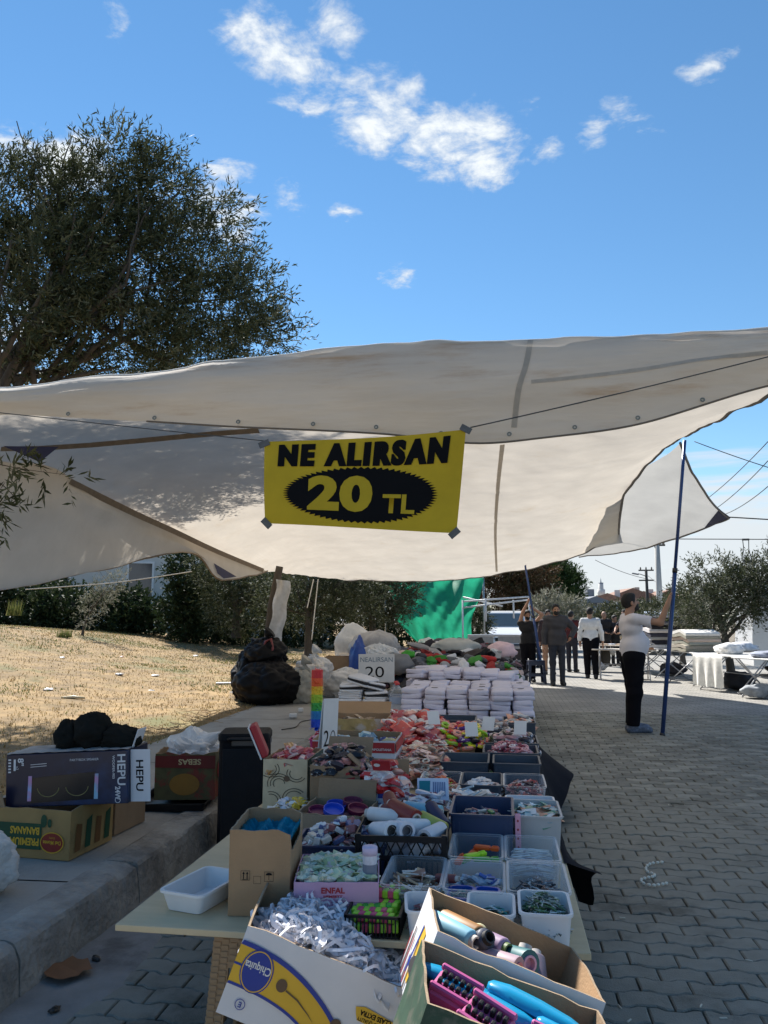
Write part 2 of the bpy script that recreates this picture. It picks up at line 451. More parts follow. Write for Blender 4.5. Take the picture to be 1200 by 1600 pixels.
# concrete apron along the gutter
m_gut = M('gutter_concrete', alb=(.24, .235, .225), rough=.9, var=.22, scale=3.5, bump=.4, bscale=70, stain=(.12, .115, .11), stain_scale=2.5, stain_at=(.5, .72))
mb = MB(); g = []
for i in range(160):
    y = -1 + i * .125; w = .27 + .2 * mnoise.noise(Vector((y * 1.7, 0, 0))) + .06 * mnoise.noise(Vector((y * 6, 3, 0))) - .16 * smooth01(y, 4, 5)
    g.append([(-1.86, y, .012), (-1.86 + max(w, .08), y, .007), (-1.86 + max(w, .08) + .025, y, -.004)])
mb.grid(g); tag(mb.build('gutter', m_gut, None, True), kind='structure', label='cracked concrete gutter strip below the kerb')

# --- pavement (raised footway) and kerb stones
SWZ = .21
m_slab = M('footway_concrete', alb=(.33, .315, .285), rough=.9, var=.18, scale=2.6, bump=.5, bscale=45, stain=(.17, .16, .145), stain_scale=1.3, stain_at=(.5, .72))
m_kerb = M('kerb_concrete', alb=(.31, .295, .265), rough=.92, var=.3, scale=6, bump=2.0, bscale=30, stain=(.17, .16, .145), stain_scale=3.4, stain_at=(.5, .68))
mb = MB(); mb.grid([[(-3.58, -2, SWZ - .05), (-2.06, -2, SWZ - .05)], [(-3.58, 60, SWZ - .05), (-2.06, 60, SWZ - .05)]])
walk = tag(mb.build('pavement', m_bed), kind='structure', label='raised concrete footway beside the market road')
q = random.Random(11)
y = -1.0
while y < 26:
    L_ = q.uniform(1.45, 1.6)
    for xa, xb in ((-3.56, -2.08),):
        nx, ny = 9, 9; g = []
        for i in range(ny):
            rowp = []
            for j in range(nx):
                px_, py_ = xa + (xb - xa) * j / (nx - 1), y + .008 + (L_ - .016) * i / (ny - 1)
                e = .012 if i in (0, ny - 1) or j in (0, nx - 1) else 0
                rowp.append((px_, py_, SWZ - e + .010 * mnoise.noise(Vector((px_ * 1.7, py_ * 1.7, 3)))))
            g.append(rowp)
        t_ = MB(); t_.grid(g); t_.build('slab', m_slab, walk, True)
    y += L_
kerb = MB(); kerb.box(.10, 62, .1, T(-1.99, 29, .0)); kerb = tag(kerb.build('kerb', m_kerb), kind='structure', label='worn concrete kerb along the footway')
y = -1.0; n_ = 0
while y < 26:
    L_ = q.uniform(.95, 1.05); seg = 40; g = []
    for i in range(seg + 1):
        yy = y + .006 + (L_ - .012) * i / seg
        no = lambda a, s=7.0: mnoise.noise(Vector((yy * s, a, n_ * .37)))
        ch = max(0, no(9.0, 5.0)) * .035 + max(0, no(13.0, 19.0)) * .016
        g.append([(-2.075, yy, SWZ - .004), (-2.05, yy, SWZ + .004 + .005 * no(1)), (-1.915 + .005 * no(2) - ch, yy, SWZ + .005 * no(3) - ch * .1), (-1.884 + .007 * no(4) - ch, yy, SWZ - .002 + .005 * no(5) - ch * .6),
                  (-1.876 + .007 * no(6) - ch * .5, yy, SWZ - .018 + .010 * no(7) - ch * .6), (-1.872 + .008 * no(8), yy, SWZ - .07), (-1.862 + .010 * no(9.5), yy, .07), (-1.852 + .012 * no(11), yy, -.02)])
    t_ = MB(); t_.grid(g); t_.f.append(tuple(range(8))); t_.f.append(tuple(seg * 8 + k for k in range(8))[::-1]); t_.m += [0, 0]
    shade_auto(t_.build('kerb_stone', m_kerb, kerb), 22); y += L_; n_ += 1

# --- lawn rising behind the footway
def lawn_z(x, y):
    d = -3.56 - x
    if d < 0: return SWZ - .03
    h = SWZ - .03 + .05 * smooth01(d, 0, .5) + 1.28 * smooth01(d, .4, 12.5) * (0.55 + .45 * smooth01(-x, 4, 13)) * (1 - .35 * smooth01(y, 14, 30))
    return h + .05 * mnoise.noise(Vector((x * .45, y * .45, 0))) + .02 * mnoise.noise(Vector((x * 1.7, y * 1.7, 4)))
m_lawn = M('dry_soil', alb=(.25, .165, .07), rough=.95, var=.45, scale=2.6, bump=.8, bscale=14, stain=(.125, .125, .04), stain_scale=.4, stain_at=(.52, .68))
mb = MB(); NX, NY = 70, 90
mb.grid([[(lambda x, y: (x, y, lawn_z(x, y)))(-3.55 - 40 * (j / NX) ** 1.6, -2 + 72 * (i / NY) ** 1.3) for j in range(NX + 1)] for i in range(NY + 1)])
tag(mb.build('lawn', m_lawn, None, True), kind='structure', label='dry grassy verge rising behind the footway')

def grass(name, label, n, cols, region, hrange, seed, dens=None, wid=.006):
    q = np.random.default_rng(seed); V = []; F = []; MI = []
    cnt = 0
    while cnt < n:
        x = -3.5 - abs(q.random()) ** 1.25 * region[0]; y = region[1] + (region[2] - region[1]) * q.random()
        if dens is not None and q.random() > dens(x, y): continue
        z = lawn_z(x, y); sc_ = 1 + max(0, (math.hypot(x, y) - 8)) * .035
        h = q.uniform(*hrange); a = q.random() * 6.283; w = wid * sc_ * q.uniform(.7, 1.5); ln = h * q.uniform(.5, 2.2); b = a + q.uniform(.6, 2.5)
        ca, sa = math.cos(a) * w, math.sin(a) * w; lx, ly = math.cos(b) * ln, math.sin(b) * ln
        o = len(V)
        V += [(x - ca, y - sa, z - .01), (x + ca, y + sa, z - .01), (x + lx * .4 + ca * .7, y + ly * .4 + sa * .7, z + h * .75), (x + lx * .4 - ca * .7, y + ly * .4 - sa * .7, z + h * .75), (x + lx, y + ly, z + h)]
        F += [(o, o + 1, o + 2, o + 3), (o + 3, o + 2, o + 4)]; mi = int(q.integers(len(cols))); MI += [mi, mi]; cnt += 1
    me = bpy.data.meshes.new(name); me.from_pydata(V, [], F)
    for c_ in cols: me.materials.append(c_)
    me.polygons.foreach_set('material_index', MI); return tag(link(name, me), label, 'grass', kind='stuff')
gm = [M('straw_a', alb=(.36, .25, .10), rough=.8, var=.2, transl=.25), M('straw_b', alb=(.24, .155, .06), rough=.85, var=.2, transl=.25), M('straw_c', alb=(.44, .34, .17), rough=.8, var=.2, transl=.25)]
gg = [M('blade_a', alb=(.10, .13, .03), rough=.7, var=.3, transl=.3), M('blade_b', alb=(.19, .19, .065), rough=.7, var=.3, transl=.3)]
grass('dry_grass', 'straw coloured dry grass over the verge', 60000, gm, (17, 3.0, 26), (.01, .04), 5, wid=.0045)
grass('green_grass', 'sparse green tufts among the dry grass', 14000, gg, (17, 4.0, 26), (.015, .05), 6,
      dens=lambda x, y: smooth01(mnoise.noise(Vector((x * .5, y * .5, 9))) + .5 * mnoise.noise(Vector((x * 1.6, y * 1.6, 2))) + .25 * smooth01(y, 12, 22), .1, .5))

# ================================================================== the awning tarpaulins
m_tarp = M('tarp_canvas', alb=(.55, .50, .43), rough=.75, var=.07, scale=2.0, bump=.8, bscale=9, transl=.46, stain=(.50, .43, .34), stain_scale=1.6, stain_at=(.55, .8))
m_flap = M('tarp_flap_canvas', alb=(.66, .60, .52), rough=.75, var=.10, scale=2.0, bump=.8, bscale=8, transl=.42, stain=(.44, .29, .165), stain_scale=1.5, stain_at=(.50, .74), stretch=(.45, 1, 3.5))
m_hem = M('tarp_hem', alb=(.22, .175, .13), rough=.8, var=.15, transl=.15)
m_seam = M('tarp_seam', alb=(.50, .455, .39), rough=.8, var=.1, transl=.42)
m_navy = M('navy_canvas', alb=(.02, .022, .07), rough=.7, var=.15)
m_rope = M('grey_rope', alb=(.09, .09, .085), rough=.9)
m_bluepole = M('blue_painted_steel', alb=(.018, .05, .17), rough=.35, var=.2, scale=8)

def wrinkle(pts, amp, sc, seed, dirn=Vector((0, 0, 1)), along=(1, 1)):
    nr, nc = len(pts), len(pts[0])
    for i in range(nr):
        for j in range(nc):
            p = pts[i][j]
            u_, v_ = p.x * along[0], p.y * along[1]
            w = mnoise.noise(Vector((u_ * sc, v_ * sc, seed))) + .5 * mnoise.noise(Vector((u_ * sc * 2.3, v_ * sc * 2.3, seed + 5))) + .3 * mnoise.noise(Vector((u_ * sc * 5, v_ * sc * 5, seed + 9))) - .5 * abs(mnoise.noise(Vector((u_ * 1.1 + v_ * .55, v_ * .35 - u_ * .2, seed + 2))))  - .16 * abs(mnoise.noise(Vector((u_ * 6 + v_ * 3, v_ * 1.5, seed + 7))))
            pts[i][j] = p + dirn * (amp * w)
    return pts
def bvh_of(pts):
    nr, nc = len(pts), len(pts[0]); v = [p for r_ in pts for p in r_]
    return BVHTree.FromPolygons(v, [(i * nc + j, i * nc + j + 1, (i + 1) * nc + j + 1, (i + 1) * nc + j) for i in range(nr - 1) for j in range(nc - 1)])
def on_surf(bv, px, py, gap=.012):
    d = ray(px, py).normalized(); h = bv.ray_cast(Vector((0, 0, CAM_H)), d)
    if h[0] is None: return None
    n_ = h[1] if h[1].dot(d) < 0 else -h[1]
    return h[0] + n_ * gap, n_

ctrl = [
    [at(-250, 640, 4.2), at(-100, 621, 4.2), at(0, 605, 4.2), at(230, 579, 4.2), at(460, 552, 4.2), at(640, 539, 4.2), at(830, 527, 4.2), at(1010, 521, 4.2), at(1200, 515, 4.2), at(1420, 510, 4.2)],
    [at(-140, 690, 5.6), at(-60, 672, 5.7), at(30, 655, 5.8), at(230, 640, 5.9), at(460, 630, 5.9), at(640, 625, 5.9), at(830, 618, 5.9), at(1000, 610, 5.9), at(1130, 600, 5.9), at(1260, 585, 5.9)],
    [at(0, 722, 6.9), at(60, 716, 7.2), at(130, 710, 7.5), at(270, 704, 8.0), at(460, 700, 8.2), at(640, 700, 8.2), at(800, 697, 8.2), at(930, 690, 8.2), at(1040, 676, 8.2), at(1120, 655, 8.2)],
    [at(112, 752, 8.0), at(160, 757, 8.5), at(215, 761, 9.0), at(320, 765, 10.0), at(460, 768, 10.8), at(620, 770, 11), at(770, 770, 11), at(880, 760, 11), at(970, 738, 10.8), at(1040, 700, 10.5)],
    [at(250, 821, 10.9), at(295, 826, 11.3), at(345, 830, 12.0), at(410, 835, 13.0), at(490, 839, 14.0), at(610, 842, 14.5), at(750, 838, 14.5), at(850, 826, 14.2), at(925, 806, 13.8), at(977, 770, 12.4)],
    [at(408, 892, 15.2), at(430, 894, 15.8), at(460, 897, 16.8), at(495, 901, 18.0), at(545, 905, 19.0), at(620, 908, 19.4), at(720, 906, 19.3), at(820, 889, 19.0), at(900, 867, 17.9), at(966, 842, 16.8)],
]
NR, NC = 110, 150
main = wrinkle(surf(ctrl, NR, NC), .05, .9, 1.0)
mb = MB(); mb.grid(main)
awning = mb.build('awning_tarp', m_tarp, None, True)
tag(awning, 'large beige canvas awning stretched over the market stall', 'tarpaulin')
bv_main = bvh_of(main)
# front flap folded down over the ridge rope
top = [p.copy() for p in main[0]]
low_px = [(-330, 662), (-120, 652), (0, 646), (200, 655), (400, 666), (600, 676), (740, 690), (850, 682), (1000, 660), (1200, 601), (1420, 560)]
low = [at(px, py, 4.15) for px, py in low_px]
flap = []
NF = 16
for i in range(NF):
    t = i / (NF - 1); rowp = []
    for j in range(NC):
        a = top[j]; b = catmull(low, j / (NC - 1)); bx = Vector((a.x, b.y, b.z))
        # keep the sheet hanging straight down below the ridge
        k = (a.x - low[0].x) / (low[-1].x - low[0].x)
        # find the low point with the same x
        lo, hi = 0.0, 1.0
        for _ in range(14):
            mid = (lo + hi) / 2
            if catmull(low, mid).x < a.x: lo = mid
            else: hi = mid
        b = catmull(low, lo)
        p = a.lerp(Vector((a.x, b.y, b.z)), t)
        p.y += -.075 * math.sin(math.pi * (t ** .8)) - .01 + .05 * t
        p.y += .022 * mnoise.noise(Vector((p.x * 1.6, t * 3, 7))) + .009 * mnoise.noise(Vector((p.x * 3 + t * 4, t * 14, 3)))
        rowp.append(p)
    flap.append(rowp)
mb = MB(); mb.grid(flap)
fl = mb.build('front_flap', m_flap, awning, True)
fl['label'] = 'grey-shaded folded flap with rusty water stains along the front ridge'
bv_flap = bvh_of(flap)
mb = MB(); mb.tube([p + Vector((0, 0, .004)) for p in top], .006, 6); mb.build('ridge_rope', M('white_rope', alb=(.7, .68, .63), rough=.8), awning, True)
def band(bv, pix, width, name, mat, parent, gap=.005, n=24, label=None):
    pts = []; nr_ = []
    P = [Vector((x, y, 0)) for x, y in pix]
    for i in range(n):
        c_ = catmull(P, i / (n - 1)); h = on_surf(bv, c_.x, c_.y, gap)
        if h: pts.append(h[0]); nr_.append(h[1])
    if len(pts) > 2:
        o = strip(pts, width, nr_, parent, name, mat)
        if label: o['label'] = label
        return o
band(bv_flap, [(829, 532), (822, 570), (810, 610), (803, 668)], .03, 'seam', m_seam, fl, n=14)
band(bv_flap, [(1199, 551), (1100, 562), (1000, 578), (900, 590), (830, 597)], .022, 'seam', M('tarp_fold', alb=(.55, .5, .43), rough=.8, transl=.42), fl)
band(bv_main, [(785, 694), (778, 760), (774, 830), (776, 893)], .05, 'seam', m_seam, awning)
for j in range(6, NC - 4, 9):
    mb = MB(); mb.lathe([(.006, -.002), (.013, -.002), (.013, .002), (.006, .002)], 10, T(*(flap[-2][j] + Vector((0, -.012, 0)))) @ RX(80), cap=False); mb.build('eyelet', M('eyelet_brass', alb=(.3, .27, .2), rough=.4, metal=.7), fl)
# dark hem along the flap's lower edge, the right-hand edge and the far edge
mb = MB(); mb.tube([p + Vector((0, -.004, 0)) for p in flap[-1]][50:], .006, 5); mb.build('hem', m_hem, awning)
mb = MB(); mb.tube([r_[-1] for r_ in main][11:], .022, 6); mb.tube(main[-1][66:], .022, 6); mb.build('hem', M('tarp_hem_grey', alb=(.16, .15, .14), rough=.8), awning)
# navy corner tab on the far right corner
def patch(bv, pix, name, parent, mat=m_navy, gap=.02):
    pts = [on_surf(bv, *p, gap) for p in pix]; pts = [p[0] for p in pts if p]
    if len(pts) < 3: return
    mbp = MB(); mbp.add(pts, [tuple(range(len(pts)))]); return mbp.build(name, mat, parent)
patch(bv_main, [(962, 843), (915, 862), (940, 850), (955, 836)], 'corner_patch', awning)

# the second, lower sheet on the left with its brown webbing hems
ctrl2 = [
    [at(-330, 720, 5.2), at(-150, 716, 5.4), at(-30, 716, 6.0), at(10, 718, 6.4), at(40, 722, 6.8), at(70, 728, 7.1), at(95, 738, 7.4), at(122, 754, 7.8)],
    [at(-330, 790, 5.4), at(-130, 788, 5.7), at(0, 783, 6.4), at(60, 782, 6.9), at(100, 781, 7.4), at(140, 783, 7.9), at(175, 788, 8.5), at(210, 798, 9.1)],
    [at(-330, 870, 5.6), at(-120, 858, 6.0), at(20, 845, 6.9), at(110, 834, 7.8), at(170, 828, 8.7), at(220, 826, 9.5), at(260, 830, 10.3), at(300, 842, 11.3)],
    [at(-330, 955, 5.8), at(-120, 932, 6.2), at(20, 912, 7.2), at(140, 888, 8.4), at(235, 866, 10.0), at(300, 860, 11.0), at(325, 872, 11.6), at(362, 870, 12.8)],
    [at(-330, 965, 5.9), at(-120, 938, 6.3), at(20, 917, 7.3), at(145, 892, 8.6), at(245, 868, 10.2), at(306, 864, 11.2), at(346, 906, 12.2), at(418, 893, 14.8)],
]
sec = wrinkle(surf(ctrl2, 36, 44), .03, 1.3, 4.0)
mb = MB(); mb.grid(sec); side = mb.build('side_tarp', m_tarp, None, True)
tag(side, 'lower beige canvas sheet at left, edged with brown webbing, hanging over the verge', 'tarpaulin')
mb = MB(); mb.tube(sec[-1], .014, 6); mb.build('hem', m_hem, side)
edge = [at(110, 750, 7.5), at(160, 775, 8.2), at(215, 802, 9.0), at(270, 827, 10.2), at(340, 860, 11.9), at(412, 890, 14.4)]; edge = [catmull(edge, i / 30) for i in range(31)]
strip([p + Vector((0, -.01, -.02)) for p in edge], .075, [(Vector((0, 0, CAM_H)) - p).normalized() for p in edge], side, 'webbing', m_hem)
bv_side = bvh_of(sec)
patch(bv_side, [(332, 880), (338, 896), (348, 904), (368, 901)], 'corner_patch', side)
# webbing run from the ridge to the left tie-off, with its navy tab
p1 = [on_surf(bv_main, *p, .03) for p in [(0, 697), (60, 696), (140, 691), (220, 684), (300, 676), (360, 671), (405, 668)]]
p1 = [p[0] for p in p1 if p]
o = strip(p1, .055, Vector((0, -.75, -.6)), awning, 'webbing', m_hem)
tabp = [at(5, 697, 6.0), at(92, 698, 6.2), at(62, 722, 6.1)]
mb = MB(); mb.add(tabp, [(0, 1, 2)]); mb.build('corner_patch', m_navy, awning)

# the loose wing of another tarpaulin beyond the raised pole
ctrl3 = [
    [at(930, 770, 13.6), at(985, 740, 12.6), at(1035, 714, 11.9), at(1063, 694, 11.4)],
    [at(925, 815, 15.2), at(990, 788, 14.2), at(1045, 764, 13.2), at(1084, 742, 12.4)],
    [at(915, 850, 17.0), at(990, 828, 15.8), at(1060, 805, 14.6), at(1112, 784, 13.6)],
    [at(905, 870, 18.6), at(985, 860, 17.2), at(1065, 838, 15.4), at(1139, 808, 14.2)],
]
wing = wrinkle(surf(ctrl3, 24, 26), .04, .9, 8.0)
m_wing = M('tarp_canvas_grey', alb=(.52, .51, .48), rough=.75, var=.06, scale=2.0, bump=.25, bscale=26, transl=.4)
mb = MB(); mb.grid(wing); wg = mb.build('awning_wing', m_wing, None, True)
tag(wg, 'loose grey corner wing of canvas beyond the raised blue pole', 'tarpaulin')
mb = MB(); mb.tube([r_[-1] for r_ in wing], .02, 6); mb.tube(wing[-1], .02, 6); mb.build('hem', M('tarp_hem_grey'), wg)
mb = MB(); c3 = wing[-1][-1]; a3 = wing[-1][-6]; b3 = wing[-6][-1]
mb.add([c3 + Vector((.02, -.05, 0)), a3 + Vector((0, -.05, 0)), b3 + Vector((0, -.05, 0))], [(0, 1, 2)]); mb.build('corner_patch', m_navy, wg)

# ------------------------------------------------------------------ poles, ropes
def pole(p0, p1, r, label, name='awning_pole', mat=m_bluepole, sleeve=.55):
    t = thing(name, label, 'pole', p0)
    d = p1 - p0
    mb = MB(); mb.tube([Vector((0, 0, 0)), d * sleeve], r, 10); mb.build('lower_tube', mat, t, True)
    mb = MB(); mb.tube([d * (sleeve - .02), d], r * .78, 10); mb.build('upper_tube', mat, t, True)
    mb = MB(); X = d.to_track_quat('Z', 'Y').to_matrix().to_4x4()
    mb.lathe([(r * 1.25, -.03), (r * 1.25, .03)], 10, T(*(d * sleeve)) @ X); mb.tube([d * sleeve + Vector((0, 0, 0)), d * sleeve + Vector((.05, -.02, 0))], .006, 6); mb.build('clamp_collar', M('dark_steel', alb=(.05, .05, .055), rough=.4, metal=.6), t, True)
    mb = MB(); mb.lathe([(r * 1.3, 0), (r * 1.3, .02), (r, .035)], 10, X); mb.build('foot', M('dark_steel'), t, True)
    return t
POLE_FOOT = on(1035, 1149); POLE_TOP = at(1070, 688, 10.35)
pole(POLE_FOOT, POLE_TOP, .027, 'tall blue steel pole held up by the man in the white shirt')
P2_FOOT = on(850, 1066); P2_TOP = at(820, 880, 18.4)
pole(P2_FOOT, P2_TOP, .03, 'blue pole gripped overhead by the man dressed in black')
def rope(pts, r, label, name='rope', mat=m_rope, sag=0.0, n=14):
    pts = [Vector(p) for p in pts]; out_ = []
    if len(pts) == 2:
        for i in range(n):
            t = i / (n - 1); p = pts[0].lerp(pts[1], t); p.z -= sag * 4 * t * (1 - t); out_.append(p)
    else: out_ = [catmull(pts, i / (n * 2 - 1)) for i in range(n * 2)]
    mb = MB(); mb.tube(out_, r, 6); o = mb.build(name, mat, None, True); return tag(o, label, 'rope')
rope([at(735, 668, 3.95), at(1330, 524, 3.7)], .0035, 'thin dark rope running from the yellow banner up to the right', sag=.01)
rope([at(415, 689, 3.95), at(250, 672, 3.98), at(0, 645, 4.0), at(-250, 620, 4.05)], .003, 'thin cord from the yellow banner along the flap to the left')
rope([at(40, 921, 11.5), at(180, 910, 11.7), at(300, 893, 12.0)], .008, 'pale guy rope slung under the left canvas sheet', mat=M('white_rope'))
rope([POLE_TOP + Vector((.12, 0, -.02)), at(1320, 765, 9.5)], .006, 'guy rope leading right from the top of the tall blue pole', sag=.03)
rope([at(1139, 808, 14.2), at(1340, 820, 13.5)], .012, 'guy rope tied to the navy corner of the canvas wing')
rope([at(966, 842, 16.8), at(1010, 842, 16.8), at(1260, 843, 17.0)], .010, 'rope running right from the far awning corner')

# ------------------------------------------------------------------ banner
m_yel = M('banner_yellow', alb=(.55, .38, .02), spec=.2, rough=.6, var=.08, scale=6, bump=.15, bscale=9, transl=.10)
m_blk = M('print_black', alb=(.006, .006, .007), rough=.8, var=.1, spec=.12)
BY = 3.92
bl, br_, tl, tr = at(415, 818, BY), at(713, 833, BY), at(413, 690, BY), at(728, 671, BY)
bw = ((br_ - bl).length + (tr - tl).length) / 2; bh = ((tl - bl).length + (tr - br_).length) / 2
def ban(u_, v_, off=0.0):
    """point of the hanging banner, u and v from 0 to 1"""
    p = bl.lerp(br_, u_).lerp(tl.lerp(tr, u_), v_)
    w = .018 * math.sin(u_ * 5.2 + .6) * (1 - .4 * v_) + .010 * math.sin(v_ * 4 + u_ * 3)
    return p + Vector((0, -w - off, -.012 * math.sin(math.pi * u_) * v_))
banner = thing('price_banner', 'yellow vinyl banner reading NE ALIRSAN 20 TL hung under the awning', 'banner')
mb = MB(); mb.grid([[ban(j / 30, i / 16) for j in range(31)] for i in range(17)]); mb.build('cloth', m_yel, banner, True)
def bdef(off=.004):
    return lambda c: ban(c.x / bw + .5, c.y / bh + .5, off)
def bmesh_poly(poly, off, name, mat):
    # triangulated fan from the centre, subdivided outward so it follows the cloth
    cx = sum(p[0] for p in poly) / len(poly); cy = sum(p[1] for p in poly) / len(poly); n = len(poly); K = 6; V = [bdef(off)(Vector((cx, cy, 0)))]; F = []
    for k in range(1, K + 1):
        for x, y in poly: V.append(bdef(off)(Vector((cx + (x - cx) * k / K, cy + (y - cy) * k / K, 0))))
    for i in range(n): F.append((0, 1 + i, 1 + (i + 1) % n))
    for k in range(K - 1):
        for i in range(n): a = 1 + k * n; F.append((a + i, a + n + i, a + n + (i + 1) % n, a + (i + 1) % n))
    mbp = MB(); mbp.add(V, F); return mbp.build(name, mat, banner)
NB = 72; poly = []
for i in range(NB * 2):
    w = 2 * math.pi * i / (NB * 2); k = 1.0 if i % 2 == 0 else .925
    poly.append((-.005 * bw + bw * .395 * k * math.cos(w), -.135 * bh + bh * .315 * k * math.sin(w)))
bmesh_poly(poly, .003, 'star_ellipse', m_blk)
for k in (-1, 0, 1): lettering('NE ALIRSAN', .165, m_blk, banner, I4, bold=.010, space=1.3, width=bw * .85, deform=lambda c: bdef(.004 + .0006 * k)(Vector((c.x + k * .0045, c.y + bh * .32 , 0))), shear=.06)
lettering('20', .25, m_yel, banner, I4, bold=.013, space=1.08, width=bw * .33, deform=lambda c: bdef(.006)(Vector((c.x - bw * .105, c.y - bh * .125, 0))))
lettering('TL', .135, m_yel, banner, I4, bold=.004, width=bw * .165, deform=lambda c: bdef(.006)(Vector((c.x + bw * .195, c.y - bh * .225, 0))))
m_tape = M('grey_tape', alb=(.10, .095, .09), rough=.4, var=.3, scale=40, metal=.2)
for (u_, v_, rz) in ((.0, .97, -20), (1.0, 1.0, 30), (.01, .0, 45), (.99, .0, -40)):
    p = ban(u_, v_, .006)
    mb = MB(); mb.box(.06, .004, .034, T(0, 0, -.017), .001); mb.build('tape_tab', m_tape, banner).matrix_local = T(*p) @ RY(rz)

# ================================================================== trees
m_bark = M('olive_bark', alb=(.085, .07, .055), rough=.95, var=.35, scale=9, bump=1.5, bscale=25, stretch=(1, 1, .35))
def leaf_mats(tag_, cols, tr=.24):
    return [M('%s_leaf_%d' % (tag_, i), alb=c_, rough=.65, spec=.18, var=.2, scale=3, transl=tr) for i, c_ in enumerate(cols)]
olive_m = leaf_mats('olive', [(.05, .062, .028), (.08, .092, .045), (.12, .13, .08), (.036, .044, .018)])
olive_dim = leaf_mats('olive_dim', [(.045, .055, .026), (.075, .08, .042), (.10, .105, .062)])
pine_m = leaf_mats('pine', [(.03, .06, .018), (.045, .08, .022), (.06, .095, .03)], .2)
hedge_m = leaf_mats('hedge', [(.02, .035, .014), (.03, .05, .018), (.045, .062, .026)], .2)
red_m = leaf_mats('russet', [(.09, .05, .025), (.07, .06, .025), (.11, .075, .04)], .25)
grey_m = leaf_mats('silver', [(.20, .20, .15), (.15, .155, .10), (.26, .25, .20)], .3)

def leaves(name, parent, mats, clumps, ntwig, lp, ll, lw, seed, wind=Vector((0, 0, .3)), tl=.28, shell=.5, lift=0):
    """leaf sprays: many twigs with paired leaves spread through a crown made of ellipsoid clumps"""
    q = np.random.default_rng(seed)
    vol = np.array([c[3] * c[4] * c[5] for c in clumps]) ** .75; vol /= vol.sum()
    ci = q.choice(len(clumps), ntwig, p=vol); C = np.array(clumps)[ci]
    d = q.normal(size=(ntwig, 3)); d /= np.linalg.norm(d, axis=1)[:, None]
    rad = q.random(ntwig) ** (1.0 / 3.0) * (1 - shell) + shell * (1 - .35 * q.random(ntwig) ** 2)
    base = C[:, :3] + d * C[:, 3:6] * rad[:, None]
    tdir = d * .8 + np.array(wind) + q.normal(size=(ntwig, 3)) * .45; tdir /= np.linalg.norm(tdir, axis=1)[:, None]
    L_ = tl * q.uniform(.6, 1.4, ntwig)
    n = ntwig * lp
    tb = np.repeat(base, lp, 0); td = np.repeat(tdir, lp, 0); tL = np.repeat(L_, lp)
    s_ = np.tile((np.arange(lp) + .5) / lp, ntwig)
    pos = tb + td * (s_ * tL)[:, None]
    pos[:, 2] -= .25 * (s_ ** 2) * tL * q.uniform(0, 1, n)
    ax = td * .75 + q.normal(size=(n, 3)) * .55; ax /= np.linalg.norm(ax, axis=1)[:, None]
    sd = np.cross(ax, q.normal(size=(n, 3))); sd /= np.linalg.norm(sd, axis=1)[:, None]
    nl = ll * q.uniform(.65, 1.3, n); nw = lw * q.uniform(.7, 1.3, n)
    a = pos; b = pos + ax * (nl * .45)[:, None] + sd * (nw * .5)[:, None]; c = pos + ax * nl[:, None]; e = pos + ax * (nl * .45)[:, None] - sd * (nw * .5)[:, None]
    V = np.stack([a, b, c, e], 1).reshape(-1, 3)
    me = bpy.data.meshes.new(name); me.vertices.add(4 * n); me.vertices.foreach_set('co', V.astype(np.float32).ravel())
    me.loops.add(4 * n); me.loops.foreach_set('vertex_index', np.arange(4 * n, dtype=np.int32))
    me.polygons.add(n); me.polygons.foreach_set('loop_start', np.arange(0, 4 * n, 4, dtype=np.int32)); me.polygons.foreach_set('loop_total', np.full(n, 4, dtype=np.int32))
    for m_ in mats: me.materials.append(m_)
    mi = np.repeat(q.integers(0, len(mats), ntwig), lp); flip = q.random(n) < .25; mi[flip] = q.integers(0, len(mats), flip.sum())
    me.polygons.foreach_set('material_index', mi.astype(np.int32)); me.update(); me.validate()
    o = link(name, me, parent)
    return o, base
def limb(mb, p, d, L_, r0, depth, q, tips, nseg=6, n=8, bend=.25, droop=0.0):
    pts = [p.copy()]; rs = [r0]; cur = p.copy(); dd = d.normalized()
    for i in range(nseg):
        dd = (dd + Vector((q.uniform(-1, 1), q.uniform(-1, 1), q.uniform(-.6, .9))) * bend).normalized()
        cur = cur + dd * (L_ / nseg); pts.append(cur.copy()); rs.append(r0 * (1 - .6 * (i + 1) / nseg))
    mb.tube(pts, rs, n); tips.append(cur)
    if depth > 0:
        for k in range(q.randint(2, 4)):
            i = q.randint(2, nseg); nd = (dd + Vector((q.uniform(-1, 1), q.uniform(-1, 1), q.uniform(-.3, .8)))).normalized()
            limb(mb, pts[i], nd, L_ * q.uniform(.45, .75), rs[i] * .75, depth - 1, q, tips, nseg, max(5, n - 2), bend)
def tree(name, label, cat, base, trunk, r0, clumps, mats, ntwig, lp, ll, lw, seed, wind=Vector((0, 0, .3)), tl=.28, group=None, limbs=5, limb_len=1.5, shell=.5, bark=None, depth=2):
    """trunk: points relative to the base; clumps: crown ellipsoids (x, y, z, rx, ry, rz) relative to the base"""
    t = thing(name, label, cat, base, group=group); q = random.Random(seed)
    mb = MB(); tr_ = [Vector(p) for p in trunk]; n_ = len(tr_); sm = [catmull(tr_, i / (4 * n_)) for i in range(4 * n_ + 1)]
    rr = [r0 * (1.25 - .75 * i / (4 * n_)) * (1.0 + .25 * max(0, 1 - i / 3)) for i in range(4 * n_ + 1)]
    mb.tube(sm, rr, 10); tips = []
    for k in range(limbs):
        c_ = clumps[k % len(clumps)]; i = q.randint(int(2.0 * n_), 4 * n_); d = Vector(c_[:3]) - sm[i]
        limb(mb, sm[i], d, min(d.length * 1.0, limb_len * 1.6), rr[i] * .6, depth, q, tips, bend=.2)
    mb.build('trunk', bark or m_bark, t, True)
    leaves('crown', t, mats, clumps, ntwig, lp, ll, lw, seed + 1, wind, tl, shell)
    return t

